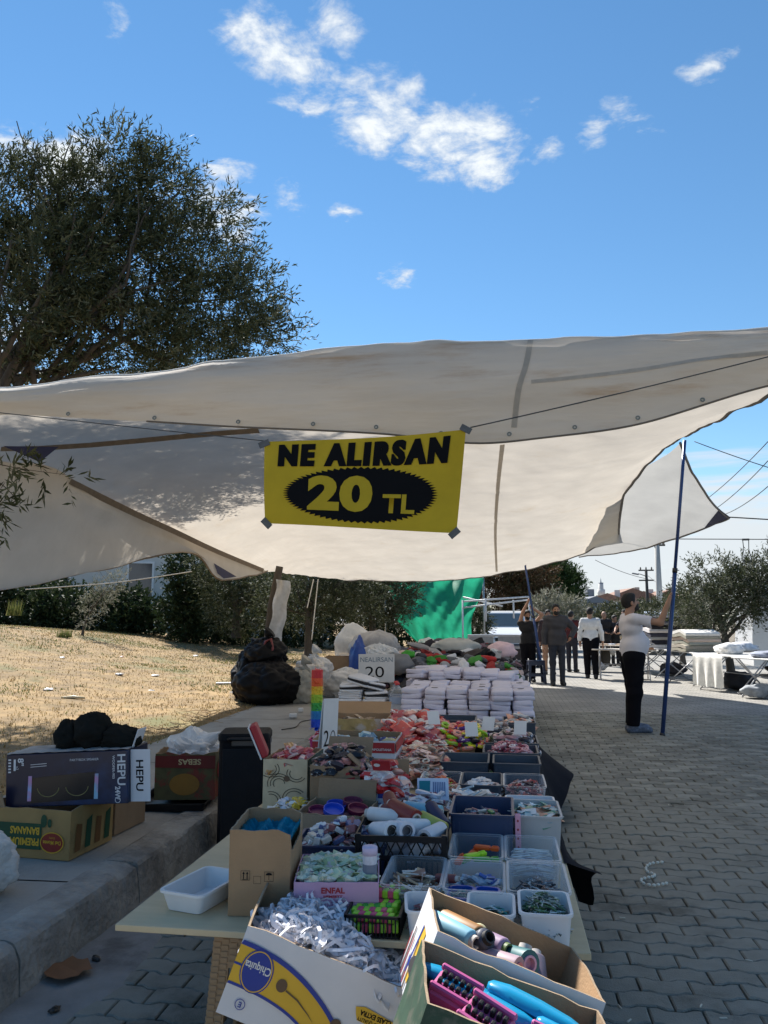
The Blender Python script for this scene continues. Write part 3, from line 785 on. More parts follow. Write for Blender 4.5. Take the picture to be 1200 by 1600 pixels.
# the big olive standing behind the awning on the left
B = Vector((-8.3, 10.2, lawn_z(-8.3, 10.2))); KD = 1.2
def rel(px, py, y): return at(px, py, y) - B
cl = []
for (px, py, y, rx, ry, rz) in [(190, 272, 9.6, .5, .7, .5), (150, 340, 9.6, .75, .9, .62), (245, 300, 9.7, .6, .7, .55), (95, 300, 9.2, .45, .6, .5), (40, 330, 9.2, .65, .8, .75), (-30, 400, 9.0, .6, .8, .8),
                                (90, 430, 9.6, .9, 1.1, .8), (85, 410, 8.5, .5, .5, .5), (40, 480, 8.3, .5, .5, .4), (210, 420, 9.8, .9, 1.1, .8), (310, 400, 9.8, .6, .8, .5), (350, 345, 9.9, .28, .4, .28), (390, 455, 9.9, .40, .5, .32), (330, 490, 9.9, .75, .9, .55), (425, 515, 9.9, .28, .4, .3), (180, 540, 9.8, 1.1, 1.2, .7), (40, 560, 9.4, .9, 1.1, .6),
                                (290, 570, 9.9, .8, 1.0, .5), (385, 540, 9.9, .5, .7, .35),]:
    c_ = rel(px, py, y * KD); cl.append((c_.x, c_.y, c_.z, rx * KD * .80, ry * KD, rz * KD * .80))
tree('olive_tree', 'tall dark olive tree rising behind the awning at left', 'tree', B,
     [(0, 0, 0), (.2, .1, 1.4), (.6, .3, 2.8), tuple(rel(-10, 610, 10.7)), tuple(rel(60, 510, 11.1)), tuple(rel(110, 400, 11.4))], .17, cl, olive_m, 5300, 18, .115, .024, 21,
     wind=Vector((.45, .1, .42)), tl=.5, limbs=18, limb_len=1.5, shell=.3, depth=1)
# overhanging twig of a nearer olive at the left edge
B = Vector((-4.6, 4.6, lawn_z(-4.6, 4.6)))
cl = [(*(rel(px_, py_, 5.0)), a_, a_, b_) for px_, py_, a_, b_ in ((-60, 715, .10, .08), (-20, 722, .09, .06), (15, 732, .08, .05), (45, 742, .06, .03), (75, 745, .05, .02), (100, 742, .03, .015), (10, 765, .06, .05), (0, 790, .06, .04), (25, 775, .03, .03), (-60, 780, .12, .09))] + [(-.5, -.2, 2.5, .3, .3, .2)]
t = tree('olive_tree', 'olive twig drooping into view at the left edge below the awning', 'tree', B, [(0, 0, 0), (-.1, .05, .8), (-.05, .1, 1.6), (-.2, 0, 2.4)], .1, cl, olive_m, 260, 13, .09, .017, 33, wind=Vector((.5, 0, -.12)), tl=.2, limbs=0)
mb = MB()
for br in (((-200, 660), (-80, 705), (20, 730), (105, 742)), ((-80, 705), (0, 755), (25, 780)), ((-120, 700), (-30, 770), (0, 800))): P_ = [rel(px_, py_, 5.0) for px_, py_ in br]; mb.tube([catmull(P_, i / 12) for i in range(13)], [.008 * (1 - i / 14) for i in range(13)], 6)
mb.build('branch', m_bark, t, True)

# ================================================================== the stall
TZ = .5
m_ply = M('plywood', alb=(.60, .465, .28), rough=.6, var=.10, scale=3, stretch=(1, 6, 1), bump=.15, bscale=60, stain=(.38, .28, .16), stain_scale=2, stain_at=(.6, .8))
m_card = M('cardboard', alb=(.36, .225, .12), rough=.9, var=.08, scale=9, bump=.2, bscale=120)
m_card2 = M('cardboard_grey', alb=(.29, .195, .115), rough=.9, var=.1, scale=9, bump=.2, bscale=120)
m_cardedge = M('cardboard_edge', alb=(.34, .245, .155), rough=.9, var=.25, scale=160)
m_white = M('white_plastic', alb=(.72, .72, .72), rough=.35, var=.03)
m_clear = M('clear_plastic', alb=(.72, .75, .78), rough=.15, var=.05, clear=.93, spec=.5)
m_bag = M('clear_film', alb=(.78, .79, .80), rough=.2, var=.1, clear=.45, bump=.6, bscale=25)
m_blueb = M('blue_bin_plastic', alb=(.022, .045, .11), rough=.4, var=.1)
m_greyb = M('slate_bin_plastic', alb=(.055, .07, .095), rough=.45, var=.1)
m_black = M('black_plastic', alb=(.008, .008, .010), rough=.45, var=.2, spec=.3)
m_greyt = M('grey_tray_plastic', alb=(.48, .47, .46), rough=.4, var=.04)
m_paper = M('paper_white', alb=(.70, .69, .67), rough=.85, var=.05, scale=8)
m_ink = M('ink_black', alb=(.010, .010, .012), rough=.85, spec=.15)
m_pinkc = M('pink_card', alb=(.55, .33, .47), rough=.6, var=.06)
m_whitec = M('white_card', alb=(.66, .66, .68), rough=.65, var=.06, scale=6, stain=(.5, .48, .46), stain_scale=4, stain_at=(.6, .8))
m_yelp = M('print_yellow', alb=(.70, .42, .03), rough=.55, var=.05)
m_blup = M('print_blue', alb=(.015, .04, .28), rough=.55, var=.05)
m_redp = M('print_red', alb=(.38, .02, .025), rough=.55, var=.08)
m_brnp = M('print_brown', alb=(.13, .08, .045), rough=.7)
CM = {}
def C(r, g, b, rough=.5, var=.1, **k):
    key = 'dye_%d_%d_%d' % (r, g, b)
    return M(key, (r, g, b), rough=rough, var=var, **k)

def rr(w, d, r, z, n=4):
    out_ = []
    for cx, cy, a0 in ((w / 2 - r, d / 2 - r, 0), (-w / 2 + r, d / 2 - r, 90), (-w / 2 + r, -d / 2 + r, 180), (w / 2 - r, -d / 2 + r, 270)):
        for k in range(n): a = R(a0 + 90 * k / (n - 1)); out_.append((cx + r * math.cos(a), cy + r * math.sin(a), z))
    return out_
def loft(mbx, loops, close_first=True, close_last=True, X=None):
    n = len(loops[0]); v = [p for l in loops for p in l]; f = []
    for i in range(len(loops) - 1):
        for k in range(n): f.append((i * n + k, i * n + (k + 1) % n, (i + 1) * n + (k + 1) % n, (i + 1) * n + k))
    if close_first: f.append(tuple(range(n))[::-1])
    if close_last: f.append(tuple((len(loops) - 1) * n + k for k in range(n)))
    return mbx.add(v, f, X)
def tray_mesh(name, w, d, h, mat, tp=.02, rim=.008, r=.022, t=.003):
    mb = MB()
    loft(mb, [rr(w - 2 * tp, d - 2 * tp, r * .7, 0), rr(w - tp * .3, d - tp * .3, r, h - .008), rr(w + rim, d + rim, r + rim / 2, h - .008), rr(w + rim, d + rim, r + rim / 2, h), rr(w - tp * .3 - 2 * t, d - tp * .3 - 2 * t, r - t, h),
              rr(w - 2 * tp - 2 * t, d - 2 * tp - 2 * t, r * .7, t)])
    me = mb.mesh(name, mat, True); me.set_sharp_from_angle(angle=R(35)); return me
_trays = {}
def tray(name, label, cat, x, y, w, d, h, mat, rz=0, z=None, tp=.012, group=None, **k):
    key = (round(w, 3), round(d, 3), round(h, 3), mat.name, tp)
    if key not in _trays: _trays[key] = tray_mesh(name, w, d, h, mat, tp, **k)
    o = link(name, _trays[key]); place(o, (x, y, TZ + .002 if z is None else z), rz); return tag(o, label, cat, group)
def bin_(label, x, y, w, d, h, mat, rz=0, z=None, group=None):
    """stacking bin with a rim, ribs and hand grips"""
    t = thing('storage_bin', label, 'bin', (x, y, TZ + .002 if z is None else z), rz, group=group)
    link('shell', tray_mesh('shell', w, d, h, mat, .006, .012, .012, .004), t)
    mb = MB()
    for sx in (-1, 1):
        for k in range(3): mb.box(.004, .006, h * .62, T(sx * (w / 2 - .005 + .004), (k - 1) * .018, h * .18))
    for k in range(4): mb.box(.006, .004, h * .62, T((k - 1.5) * w * .045 + w * .38 * (1 if k % 2 else -1), -d / 2 + .002, h * .18))
    mb.build('rib', mat, t); return t
FR = lambda d, off=.0016: T(0, -d / 2 - off, 0) @ RX(90)
RT = lambda w, off=.0016: T(w / 2 + off, 0, 0) @ RZ(90) @ RX(90)
LF = lambda w, off=.0016: T(-w / 2 - off, 0, 0) @ RZ(-90) @ RX(90)
def print_(parent, poly, mat, X, name='print'):
    mb = MB(); mb.add([(x, y, 0) for x, y in poly], [tuple(range(len(poly)))]); o = mb.build(name, mat, parent); o.matrix_local = X; return o
def ell(cx, cy, a, b, n=28, a0=0, a1=360): return [(cx + a * math.cos(R(a0 + (a1 - a0) * i / n)), cy + b * math.sin(R(a0 + (a1 - a0) * i / n))) for i in range(n if a1 - a0 == 360 else n + 1)]
def arcband(cx, cy, a, b, th, a0, a1, n=24):
    o_ = [(cx + (a + th / 2) * math.cos(R(a0 + (a1 - a0) * i / n)), cy + (b + th / 2) * math.sin(R(a0 + (a1 - a0) * i / n))) for i in range(n + 1)]
    i_ = [(cx + (a - th / 2) * math.cos(R(a0 + (a1 - a0) * i / n)), cy + (b - th / 2) * math.sin(R(a0 + (a1 - a0) * i / n))) for i in range(n + 1)]
    mb = MB(); mb.add([(x, y, 0) for p in zip(o_, i_) for x, y in p], [(2 * i, 2 * i + 2, 2 * i + 3, 2 * i + 1) for i in range(n)]); return mb
def pbox(t, w, d, h, mats, th=.006, wob=.004, seed=0, name='carton_wall', cut=None):
    """open carton: walls with thickness and slightly uneven rims; mats = outer, inner, edge"""
    q = random.Random(seed); n = 10; loops = [[], [], [], []]
    per = []
    for (ax, ay), (bx, by) in (((-1, -1), (1, -1)), ((1, -1), (1, 1)), ((1, 1), (-1, 1)), ((-1, 1), (-1, -1))):
        for k in range(n):
            f_ = k / n; per.append((ax + (bx - ax) * f_, ay + (by - ay) * f_))
    for (px, py) in per:
        hz = h + q.uniform(-wob, wob) + (cut(px, py) if cut else 0); bow = 1 + .012 * (1 - min(abs(px), abs(py)) ** 2)
        ox, oy = px * w / 2, py * d / 2; ix, iy = px * (w / 2 - th), py * (d / 2 - th)
        loops[0].append((ox, oy, 0)); loops[1].append((ox * bow, oy * bow, hz)); loops[2].append((ix * bow, iy * bow, hz)); loops[3].append((ix, iy, th))
    mb = MB()
    mb.mat(0); loft(mb, loops[:2], True, False); mb.mat(2); loft(mb, loops[1:3], False, False); mb.mat(1); loft(mb, loops[2:], False, True)
    return mb.build(name, mats, t)
def flap(t, w, l, X, mats, name='flap', th=.005):
    mb = MB(); mb.box(w, th, l, I4, .001); o = mb.build(name, mats, t); o.matrix_local = X; return o

# ---- boards, stools, black skirt
mb = MB(); mb.box(1.46, 1.26, .02, T(-.49, 3.055, TZ - .02), .002); tag(mb.build('table_board', m_ply), 'pale plywood board at the front end of the stall resting on a beige stool', 'board')
for (y0, y1, x0, x1, lb) in ((3.69, 7.3, -1.25, .24, 'long board under the bins and cartons in the middle of the stall'), (7.31, 11.2, -1.72, .28, 'board under the stacked white shirts'), (11.21, 15.0, -1.72, .28, 'far board under the heap of dark clothes')):
    mb = MB(); mb.box(x1 - x0, y1 - y0, .02, T((x0 + x1) / 2, (y0 + y1) / 2, TZ - .02), .002); tag(mb.build('table_board', m_ply), lb, 'board')
m_beige = M('beige_plastic', alb=(.36, .23, .125), rough=.5, var=.06)
def stool(label, x, y, mat, H=.478, rz=0, weave=True, w0=.36, w1=.30, group=None):
    t = thing('plastic_stool', label, 'stool', (x, y, 0), rz, group=group)
    mb = MB(); mb.box(w1 + .02, w1 + .02, .02, T(0, 0, H - .02), .008); mb.build('seat', mat, t)
    for k in range(4):
        # one side panel: two splayed legs, a top band, a middle rail, arched openings
        mb = MB(); th = .012
        def prof(xz): return xz
        def wz(z): return (w0 + (w1 - w0) * z / H) / 2
        zt, zm, za = H - .02, H * .42, H * .30
        lw = .055
        for s_ in (-1, 1):
            for (za_, zb_) in ((0, H * .3), (H * .3, zm), (zm, H * .62), (H * .62, zt)):
                mb.add([(s_ * wz(za_), -wz(za_), za_), (s_ * (wz(za_) - lw), -wz(za_), za_), (s_ * (wz(zb_) - lw), -wz(zb_), zb_), (s_ * wz(zb_), -wz(zb_), zb_),
                        (s_ * (wz(za_) - .002), -wz(za_) + th, za_), (s_ * (wz(za_) - lw), -wz(za_) + th, za_), (s_ * (wz(zb_) - lw), -wz(zb_) + th, zb_), (s_ * (wz(zb_) - .002), -wz(zb_) + th, zb_)],
                       [(0, 1, 2, 3), (4, 7, 6, 5), (1, 5, 6, 2), (0, 3, 7, 4)])
        def rail(z0, z1):
            a, b = wz(z0) - lw, wz(z1) - lw
            mb.add([(-a, -wz(z0), z0), (a, -wz(z0), z0), (b, -wz(z1), z1), (-b, -wz(z1), z1), (-a, -wz(z0) + th, z0), (a, -wz(z0) + th, z0), (b, -wz(z1) + th, z1), (-b, -wz(z1) + th, z1)], [(0, 1, 2, 3), (4, 7, 6, 5), (0, 4, 5, 1), (3, 2, 6, 7)])
        rail(zt - .085, zt); rail(zm - .055, zm)
        if weave:
            for z in np.arange(.02, zt - .01, .018):
                for s_ in (-1, 1):
                    for c_ in range(2):
                        xx = s_ * (wz(z) - .014 - .026 * c_); zz = z + (.009 if c_ else 0)
                        mb.box(.023, .004, .014, T(xx, -wz(zz) - .001, zz), .0015)
                for (lo, hi) in ((zt - .085, zt - .01), (zm - .055, zm - .01)):
                    if lo <= z <= hi:
                        nn = 8
                        for c_ in range(nn): xx = (c_ - (nn - 1) / 2) * (2 * (wz(z) - lw) / nn); mb.box(.023, .004, .014, T(xx, -wz(z) - .001, z + (.009 if c_ % 2 else 0)), .0015)
        o = mb.build('side_panel', mat, t); o.matrix_local = RZ(90 * k)
    return t
stool('beige woven-look plastic stool under the front left corner of the plywood', -.76, 2.63, m_beige)
stool('beige plastic stool under the front right part of the plywood, behind the cartons', .02, 2.68, m_beige)
stool('stool in shadow under the far edge of the plywood', -.95, 3.45, m_beige, weave=False)
stool('stool in shadow under the middle board', -.6, 5.4, m_beige, weave=False)
stool('stool in shadow under the board of white shirts', -1.2, 8.2, m_beige, weave=False)
stool('stool in shadow under the far clothes board', -.7, 12.5, m_beige, weave=False)

m_skirt = M('black_sheeting', alb=(.006, .007, .013), rough=.85, spec=.1, var=.2, bump=.4, bscale=12)
g = []; NS = 120
for i in range(NS):
    y = 3.25 + (11.0 - 3.25) * i / (NS - 1); q1 = mnoise.noise(Vector((y * 2.2, 1, 0))); q2 = mnoise.noise(Vector((y * 5.0, 4, 0)))
    fl1 = math.exp(-((y - 6.3) / .5) ** 2); fl0 = math.exp(-((y - 3.5) / .35) ** 2)
    rowp = []
    for k in range(9):
        t_ = k / 8; drop = TZ * (.12 + .88 * smooth01(y, 3.25, 3.75)) * (.80 + .06 * q2) * (1 - .42 * fl1 - .35 * fl0 * (1 - .0))
        out_x = .10 * t_ ** 1.2 + .045 * t_ * q1 + .19 * fl1 * t_ ** 1.15 + .03 * fl0 * t_ + .018 * math.sin(y * 14) * t_ * (1 - fl1)
        rowp.append((.245 + .03 * smooth01(y, 6, 8) + out_x, y, TZ + .004 - drop * t_))
    rowp = [(-.2 if y > 3.6 else .23, y, TZ + .0035)] + rowp
    g.append(rowp)
mb = MB(); mb.grid(g); tag(mb.build('table_skirt', m_skirt, None, True), 'black plastic sheeting draped down the road side of the stall, one corner blowing out', 'tablecloth')

# ---- cartons at the front end -----------------------------------------------------------------
# rolled frame: local x along the camera's right, tilted down to the right
def tilted(corner, roll, yaw=8.5, pitch=0): return T(*corner) @ RZ(yaw) @ RY(roll) @ RX(pitch)

# white and yellow banana carton of elastic cords
BW, BD, BH = .50, .37, .24
X = tilted(at(388, 1445, 2.20), 20.5) @ T(BW / 2, BD / 2, -BH)
t = thing('banana_carton', 'white and yellow banana carton tilted in front, overflowing with white elastic cords', 'carton', mat=X)
pbox(t, BW, BD, BH, [m_whitec, m_card, m_cardedge], seed=1)
F_ = lambda o: FR(BD, .0035 + o)
def yellow_band():
    # arched yellow field: from the left edge curving down to the right
    top_ = [(-.25, .190), (-.20, .188), (-.14, .180), (-.08, .163), (-.02, .136), (.04, .098), (.09, .052), (.125, .0)]
    bot_ = [(.045, .0), (.0, .032), (-.06, .060), (-.13, .076), (-.20, .082), (-.25, .083)]
    return top_, bot_
tp_, bt_ = yellow_band()
mb = MB(); K = 24
Vt = [Vector((*p, 0)) for p in tp_]; Vb = [Vector((*p, 0)) for p in bt_[::-1]]
mb.grid([[catmull(Vb, i / K), catmull(Vt, i / K)] for i in range(K + 1)]); o = mb.build('yellow_print', m_yelp, t); o.matrix_local = F_(0)
for (P_, w_) in ((Vt, .013), (Vb, .008)):
    mb = MB(); mb.grid([[catmull(P_, i / K), catmull(P_, i / K) + Vector((.35, 1, 0)).normalized() * w_] for i in range(K + 1)]); o = mb.build('blue_print', m_blup, t); o.matrix_local = F_(.0012)
print_(t, [(-.25, .136), (-.19, .136), (-.19, .142), (-.25, .142)], m_blup, F_(.0012), 'blue_print')
print_(t, ell(-.183, .137, .046, .058), m_blup, F_(.002), 'oval_emblem')
o = arcband(-.183, .137, .041, .053, .003, 0, 360, 40).build('emblem_ring', m_yelp, t); o.matrix_local = F_(.0026)
lettering('Chiquita', .030, m_paper, t, F_(.0032) @ T(-.183, .150, 0) @ RZ(180), bold=.0006, width=.076)
for (cx, cy) in ((-.105, .128), (.07, .085)): print_(t, ell(cx, cy, .0155, .0175), m_brnp, F_(.0022), 'brown_spot')
print_(t, [(-.09, .123), (-.05, .110), (-.01, .085), (.01, .068), (-.012, .083), (-.052, .106), (-.09, .118)], m_brnp, F_(.0024), 'print_line')
print_(t, [(.055, .055), (.078, .012), (.085, 0), (.072, 0), (.064, .022)], m_blup, F_(.0024), 'print_line')
print_(t, [(.105, .150), (.13, .158), (.19, .150), (.225, .146), (.218, .132), (.222, .118), (.17, .116), (.12, .118), (.112, .132)], m_yelp, F_(.001), 'yellow_label')
lettering('SELECTED QUALITY', .0135, m_ink, t, F_(.0018) @ T(.166, .125, 0) @ RZ(180), bold=.0003, width=.095)
lettering('CLASS EXTRA', .018, m_ink, t, F_(.0018) @ T(.166, .141, 0) @ RZ(180), bold=.0007, width=.09)
o = arcband(-.195, .043, .0135, .0135, .0022, 0, 360, 24).build('ring_mark', m_blup, t); o.matrix_local = F_(.001)
lettering('E', .020, m_blup, t, F_(.001) @ T(-.195, .043, 0) @ RZ(180), bold=.0005)
# the elastic cords: a tangle nobody could count
m_elast = M('white_elastic', alb=(.74, .74, .78), rough=.7, var=.06, scale=60)
mb = MB(); q = random.Random(5)
for k in range(640):
    cx, cy = q.uniform(-.215, .225), q.uniform(-.155, .155)
    hgt = .195 + .045 * math.exp(-((cx + .03) / .13) ** 2) + .02 * mnoise.noise(Vector((cx * 9, cy * 9, 0))) + .012
    if cx < -.16: hgt -= .04
    L_, W_ = q.uniform(.03, .07), q.uniform(.010, .024); az, ti = q.uniform(0, 6.28), q.uniform(-.7, .7); wd = q.uniform(.0035, .006)
    Xr = T(cx, cy, hgt + q.uniform(-.02, .012)) @ Matrix.Rotation(az, 4, 'Z') @ Matrix.Rotation(ti, 4, 'Y') @ Matrix.Rotation(q.uniform(-1.2, 1.2), 4, 'X')
    g = []; n = 12; ph = q.random() * 6
    for i in range(n + 1):
        a = 2 * math.pi * i / n; p = Vector((L_ * math.cos(a), W_ * math.sin(a) + .006 * math.sin(2 * a + ph), .008 * math.sin(a * 2 + ph)))
        g.append([p - Vector((0, 0, wd)), p + Vector((0, .001, wd))])
    mb.grid(g, Xr)
for k in range(16):
    a = [Vector((q.uniform(-.2, .2), q.uniform(-.14, .14), .20 + q.uniform(0, .03))) for _ in range(4)]
    mb.grid([[catmull(a, i / 14), catmull(a, i / 14) + Vector((.002, .004, .006))] for i in range(15)])
o = mb.build('elastic_cords', m_elast); place(o, mat=X); tag(o, 'tangle of white elastic cord loops heaped in the yellow banana carton', 'elastic cord', kind='stuff')
mb = MB(); mb.box(.47, .34, .155, T(0, 0, .008)); o = mb.build('cord_filling', m_elast); place(o, mat=X); tag(o, 'packed white cords filling the banana carton below the loops', 'elastic cord', kind='stuff')

# brown banana carton of thread cones
BW2, BD2 = .43, .32
X2 = tilted(at(683, 1457, 1.97), 21.5) @ T(BW2 / 2, BD2 / 2, -.22)
t = thing('banana_carton', 'brown open carton tilted at the front right, holding cones of sewing thread', 'carton', mat=X2)
pbox(t, BW2, BD2, .22, [m_whitec, m_card, m_cardedge], seed=2)
L_ = lambda o: LF(BW2, .0035 + o)
print_(t, [(-.06, .03), (.02, .03), (.05, .17), (-.01, .17)], m_yelp, L_(0), 'yellow_print')
print_(t, [(-.06, .055), (.02, .055), (.022, .068), (-.06, .068)], m_blup, L_(.001), 'blue_print')
print_(t, [(-.06, .03), (-.045, .03), (.005, .17), (-.01, .17)], m_blup, L_(.001), 'blue_print')
for k in range(9): print_(t, [(-.16 + k * .018, .004), (-.15 + k * .018, .004), (-.14 + k * .018, .10 + .03 * math.sin(k)), (-.15 + k * .018, .10 + .03 * math.sin(k))], [m_redp, m_whitec, m_brnp][k % 3], L_(.0006), 'torn_print')
print_(t, ell(.17, .03, .05, .02), m_yelp, FR(BD2, .0035), 'yellow_print')
def cone_mesh(c_, r0=.031, r1=.023, h=.155, tag_='c'):
    mb = MB(); mb.mat(0).lathe([(r1 * .55, 0), (r0 * .98, 0), (r0, .004), (r1 * 1.02, h - .02), (r1 * .95, h - .016), (r1 * .7, h - .012)], 16, cap=False)
    mb.mat(1).lathe([(r0 * .62, .001), (r0 * .62, -.004), (r0 * .45, -.004), (r0 * .45, .012), (.0005, .013)], 14, cap=False)
    mb.mat(1).lathe([(r1 * .7, h - .014), (r1 * .62, h), (r1 * .45, h), (r1 * .45, h - .03), (.0005, h - .031)], 14, cap=False)
    return mb
m_core = M('cone_core', alb=(.55, .50, .45), rough=.8)
m_corek = M('cone_core_dark', alb=(.03, .03, .03), rough=.6)
def cone(label, X, c_, core=None, r0=.031, r1=.023, h=.155, group=None):
    o = shade_auto(cone_mesh(c_, r0, r1, h).build('thread_cone', [c_, core or m_core]), 35); place(o, mat=X); return tag(o, label, 'thread cone', group)
gc = 'cones of thread in the tilted brown carton'
for (lb, x, y, z, az, el_, c_, core, h) in [
    ('pale blue thread cone at the left end of the tilted brown carton', -.155, .045, .125, -50, 12, C(120, 175, 195), m_core, .16),
    ('ochre thread cone second from the left in the tilted brown carton', -.125, .085, .13, -52, 14, C(150, 105, 55), m_core, .16),
    ('cream thread cone with a black core in the tilted brown carton', -.095, .085, .125, -60, 30, C(205, 195, 150), m_corek, .12),
    ('lilac thread cone with a green end in the tilted brown carton', -.04, .10, .12, -55, 16, C(150, 125, 150), C(90, 110, 60), .17),
    ('dark slate thread cone half hidden behind the lilac one', -.08, .03, .125, -70, 45, C(55, 62, 80), m_corek, .12),
    ('mauve thread cone with an open pink end towards the front', -.035, -.02, .115, 140, -14, C(165, 140, 150), C(190, 120, 130), .15),
    ('teal green thread cone with a wide pink core end', .035, .04, .125, 115, -18, C(30, 95, 100), C(190, 150, 175), .14),
    ('grey thread cone standing beside the teal one', .075, .05, .10, 90, 60, C(120, 118, 115), m_core, .13),
    ('greyish mauve thread cone leaning on the carton wall', .125, .03, .09, 100, 40, C(120, 108, 120), m_core, .17),
    ('dark olive thread cone lying low in the tilted brown carton', .165, .0, .07, -20, 5, C(58, 62, 52), m_corek, .14),
    ('brown-grey thread cone with a dark hollow end', .10, -.06, .10, 155, -8, C(105, 98, 88), m_corek, .15),
    ('khaki thread cone at the right end of the tilted brown carton', .20, -.03, .075, 125, -22, C(105, 100, 82), m_core, .12)]:
    Xc = X2 @ T(x * .87, y * .86, z + .045) @ RZ(az) @ RY(90 - el_) @ T(0, 0, -h / 2); cone(lb, Xc, c_, core, r0=.034, r1=.027, h=h, group=gc)
mb = MB(); q = random.Random(8)
for k in range(16): mb.lathe([(.03, 0), (.03, .12)], 12, T(-.165 + .0215 * k, q.uniform(-.08, .08), .035 + q.uniform(0, .06)) @ RZ(q.uniform(0, 180)) @ RY(85) @ T(0, 0, -.06))
o = mb.build('thread_cone_layer', C(95, 90, 88)); place(o, mat=X2); tag(o, 'lower layer of thread cones buried in the brown carton', 'thread cone', kind='stuff')

# green printed carton of blue brushes and pink blocks, nearest the camera
X3 = tilted(at(668, 1566, 1.64), 20.5, yaw=8) @ T(.22, .15, -.21)
m_greenp = M('dark_green_print', alb=(.035, .075, .045), rough=.6, var=.3, scale=12, stain=(.10, .11, .08), stain_scale=9, stain_at=(.5, .6))
t = thing('produce_carton', 'dark green printed carton nearest the camera with blue brushes and pink blocks', 'carton', mat=X3)
pbox(t, .44, .30, .21, [m_greenp, m_card2, m_cardedge], seed=3)
print_(t, [(-.24, .03), (-.20, .02), (-.19, .09), (-.23, .10)], C(200, 170, 70), FR(.30, .003), 'yellow_print')
def brush(label, X, L=.23, w=.06, c_=None):
    mb = MB(); loops = []
    for (s_, k, z0, z1) in ((0, .25, -.006, .004), (.04, .62, -.010, .010), (.2, .95, -.012, .017), (.5, 1.0, -.012, .02), (.8, .92, -.012, .018), (.95, .66, -.010, .012), (1.0, .25, -.006, .005)):
        x = (s_ - .5) * L; hw = w / 2 * k; loops.append([(x, -hw, 0), (x, -hw * .8, z1 * .8), (x, 0, z1), (x, hw * .8, z1 * .8), (x, hw, 0), (x, hw * .7, z0), (x, 0, z0 * 1.1), (x, -hw * .7, z0)])
    loft(mb, loops); o = shade_auto(mb.build('brush', c_), 60); place(o, mat=X)
    mb = MB(); mb.box(L * .7, w * .6, .012, T(0, 0, -.024)); mb.build('bristles', M('blue_bristle', alb=(.03, .2, .35), rough=.8), o)
    return tag(o, label, 'brush', 'blue brushes in the green carton')
m_blubr = M('cyan_plastic', alb=(.008, .27, .48), rough=.3, var=.05)
for (lb, x, y, z, az, ti, L, w) in [
    ('blue handled brush along the back wall of the green carton', -.12, .10, .155, -6, 3, .22, .055), ('long blue brush lying across the middle of the green carton', -.06, .03, .165, -2, 4, .25, .055),
    ('wide blue brush at the upper right of the green carton', .07, .08, .175, -14, 2, .24, .07), ('blue brush standing upright near the front of the green carton', -.005, -.10, .15, 80, 24, .15, .065),
    ('small blue brush end showing beside the pink blocks', -.05, -.045, .148, 20, -6, .12, .06), ('blue brush at the right end of the green carton', .17, -.02, .16, -20, 10, .22, .055)]:
    brush(lb, X3 @ T(x * .88, y * .86, z + .014) @ RZ(az) @ RY(ti), L, w, m_blubr)
m_pinkb = M('pink_plastic', alb=(.46, .09, .25), rough=.4, var=.06)
for (lb, x, y, z, az, ti) in [('pink block with black combs at the left of the green carton', -.155, .02, .135, -22, 14), ('pink block with black combs at the front of the green carton', -.085, -.075, .14, -30, 22), ('pink block with black combs at the right of the blue upright brush', .085, -.06, .125, -12, 6)]:
    t = thing('pink_comb_block', lb, 'brush', group='pink comb blocks in the green carton', mat=X3 @ T(x * .87, y * .86, z + .016) @ RZ(az) @ RX(ti) @ S(1.2, 1.2, 1.2))
    mb = MB(); mb.box(.085, .075, .035, I4, .006); mb.box(.085, .012, .012, T(0, -.031, .035), .003); mb.box(.085, .012, .012, T(0, .031, .035), .003); mb.build('block', m_pinkb, t)
    for s_ in (-1, 1):
        mb = MB()
        for k in range(6): mb.box(.008, .012, .014, T(-.03 + k * .012, s_ * .012, .034), .002)
        mb.build('comb_row', m_black, t)
mb = MB(); q = random.Random(4)
for k in range(30): mb.blob(.035, .03, .016, T(q.uniform(-.18, .18), q.uniform(-.11, .11), .10 + q.uniform(-.02, .025)) @ RZ(q.uniform(0, 180)) @ RX(q.uniform(-20, 20)), 8, 5, .1, k)
o = mb.build('red_wrapped_goods', [M('red_film', alb=(.42, .03, .035), rough=.3, var=.2)], None, True); place(o, mat=X3); tag(o, 'red wrapped goods glimpsed under the brushes in the green carton', 'packets', kind='stuff')
# what the three tilted cartons lean on
mb = MB(); 
t = thing('wooden_pallet', 'low wooden slat stand under the three tilted cartons', 'pallet', (-.15, 2.02, 0), 8.5)
for k in range(6): mb = MB(); mb.box(1.15, .07, .018, T(0, -.28 + k * .11, .16)); mb.build('slat', m_ply, t)
for s_ in (-1, 0, 1): mb = MB(); mb.box(.08, .64, .16, T(s_ * .5, 0, 0)); mb.build('runner', m_ply, t)

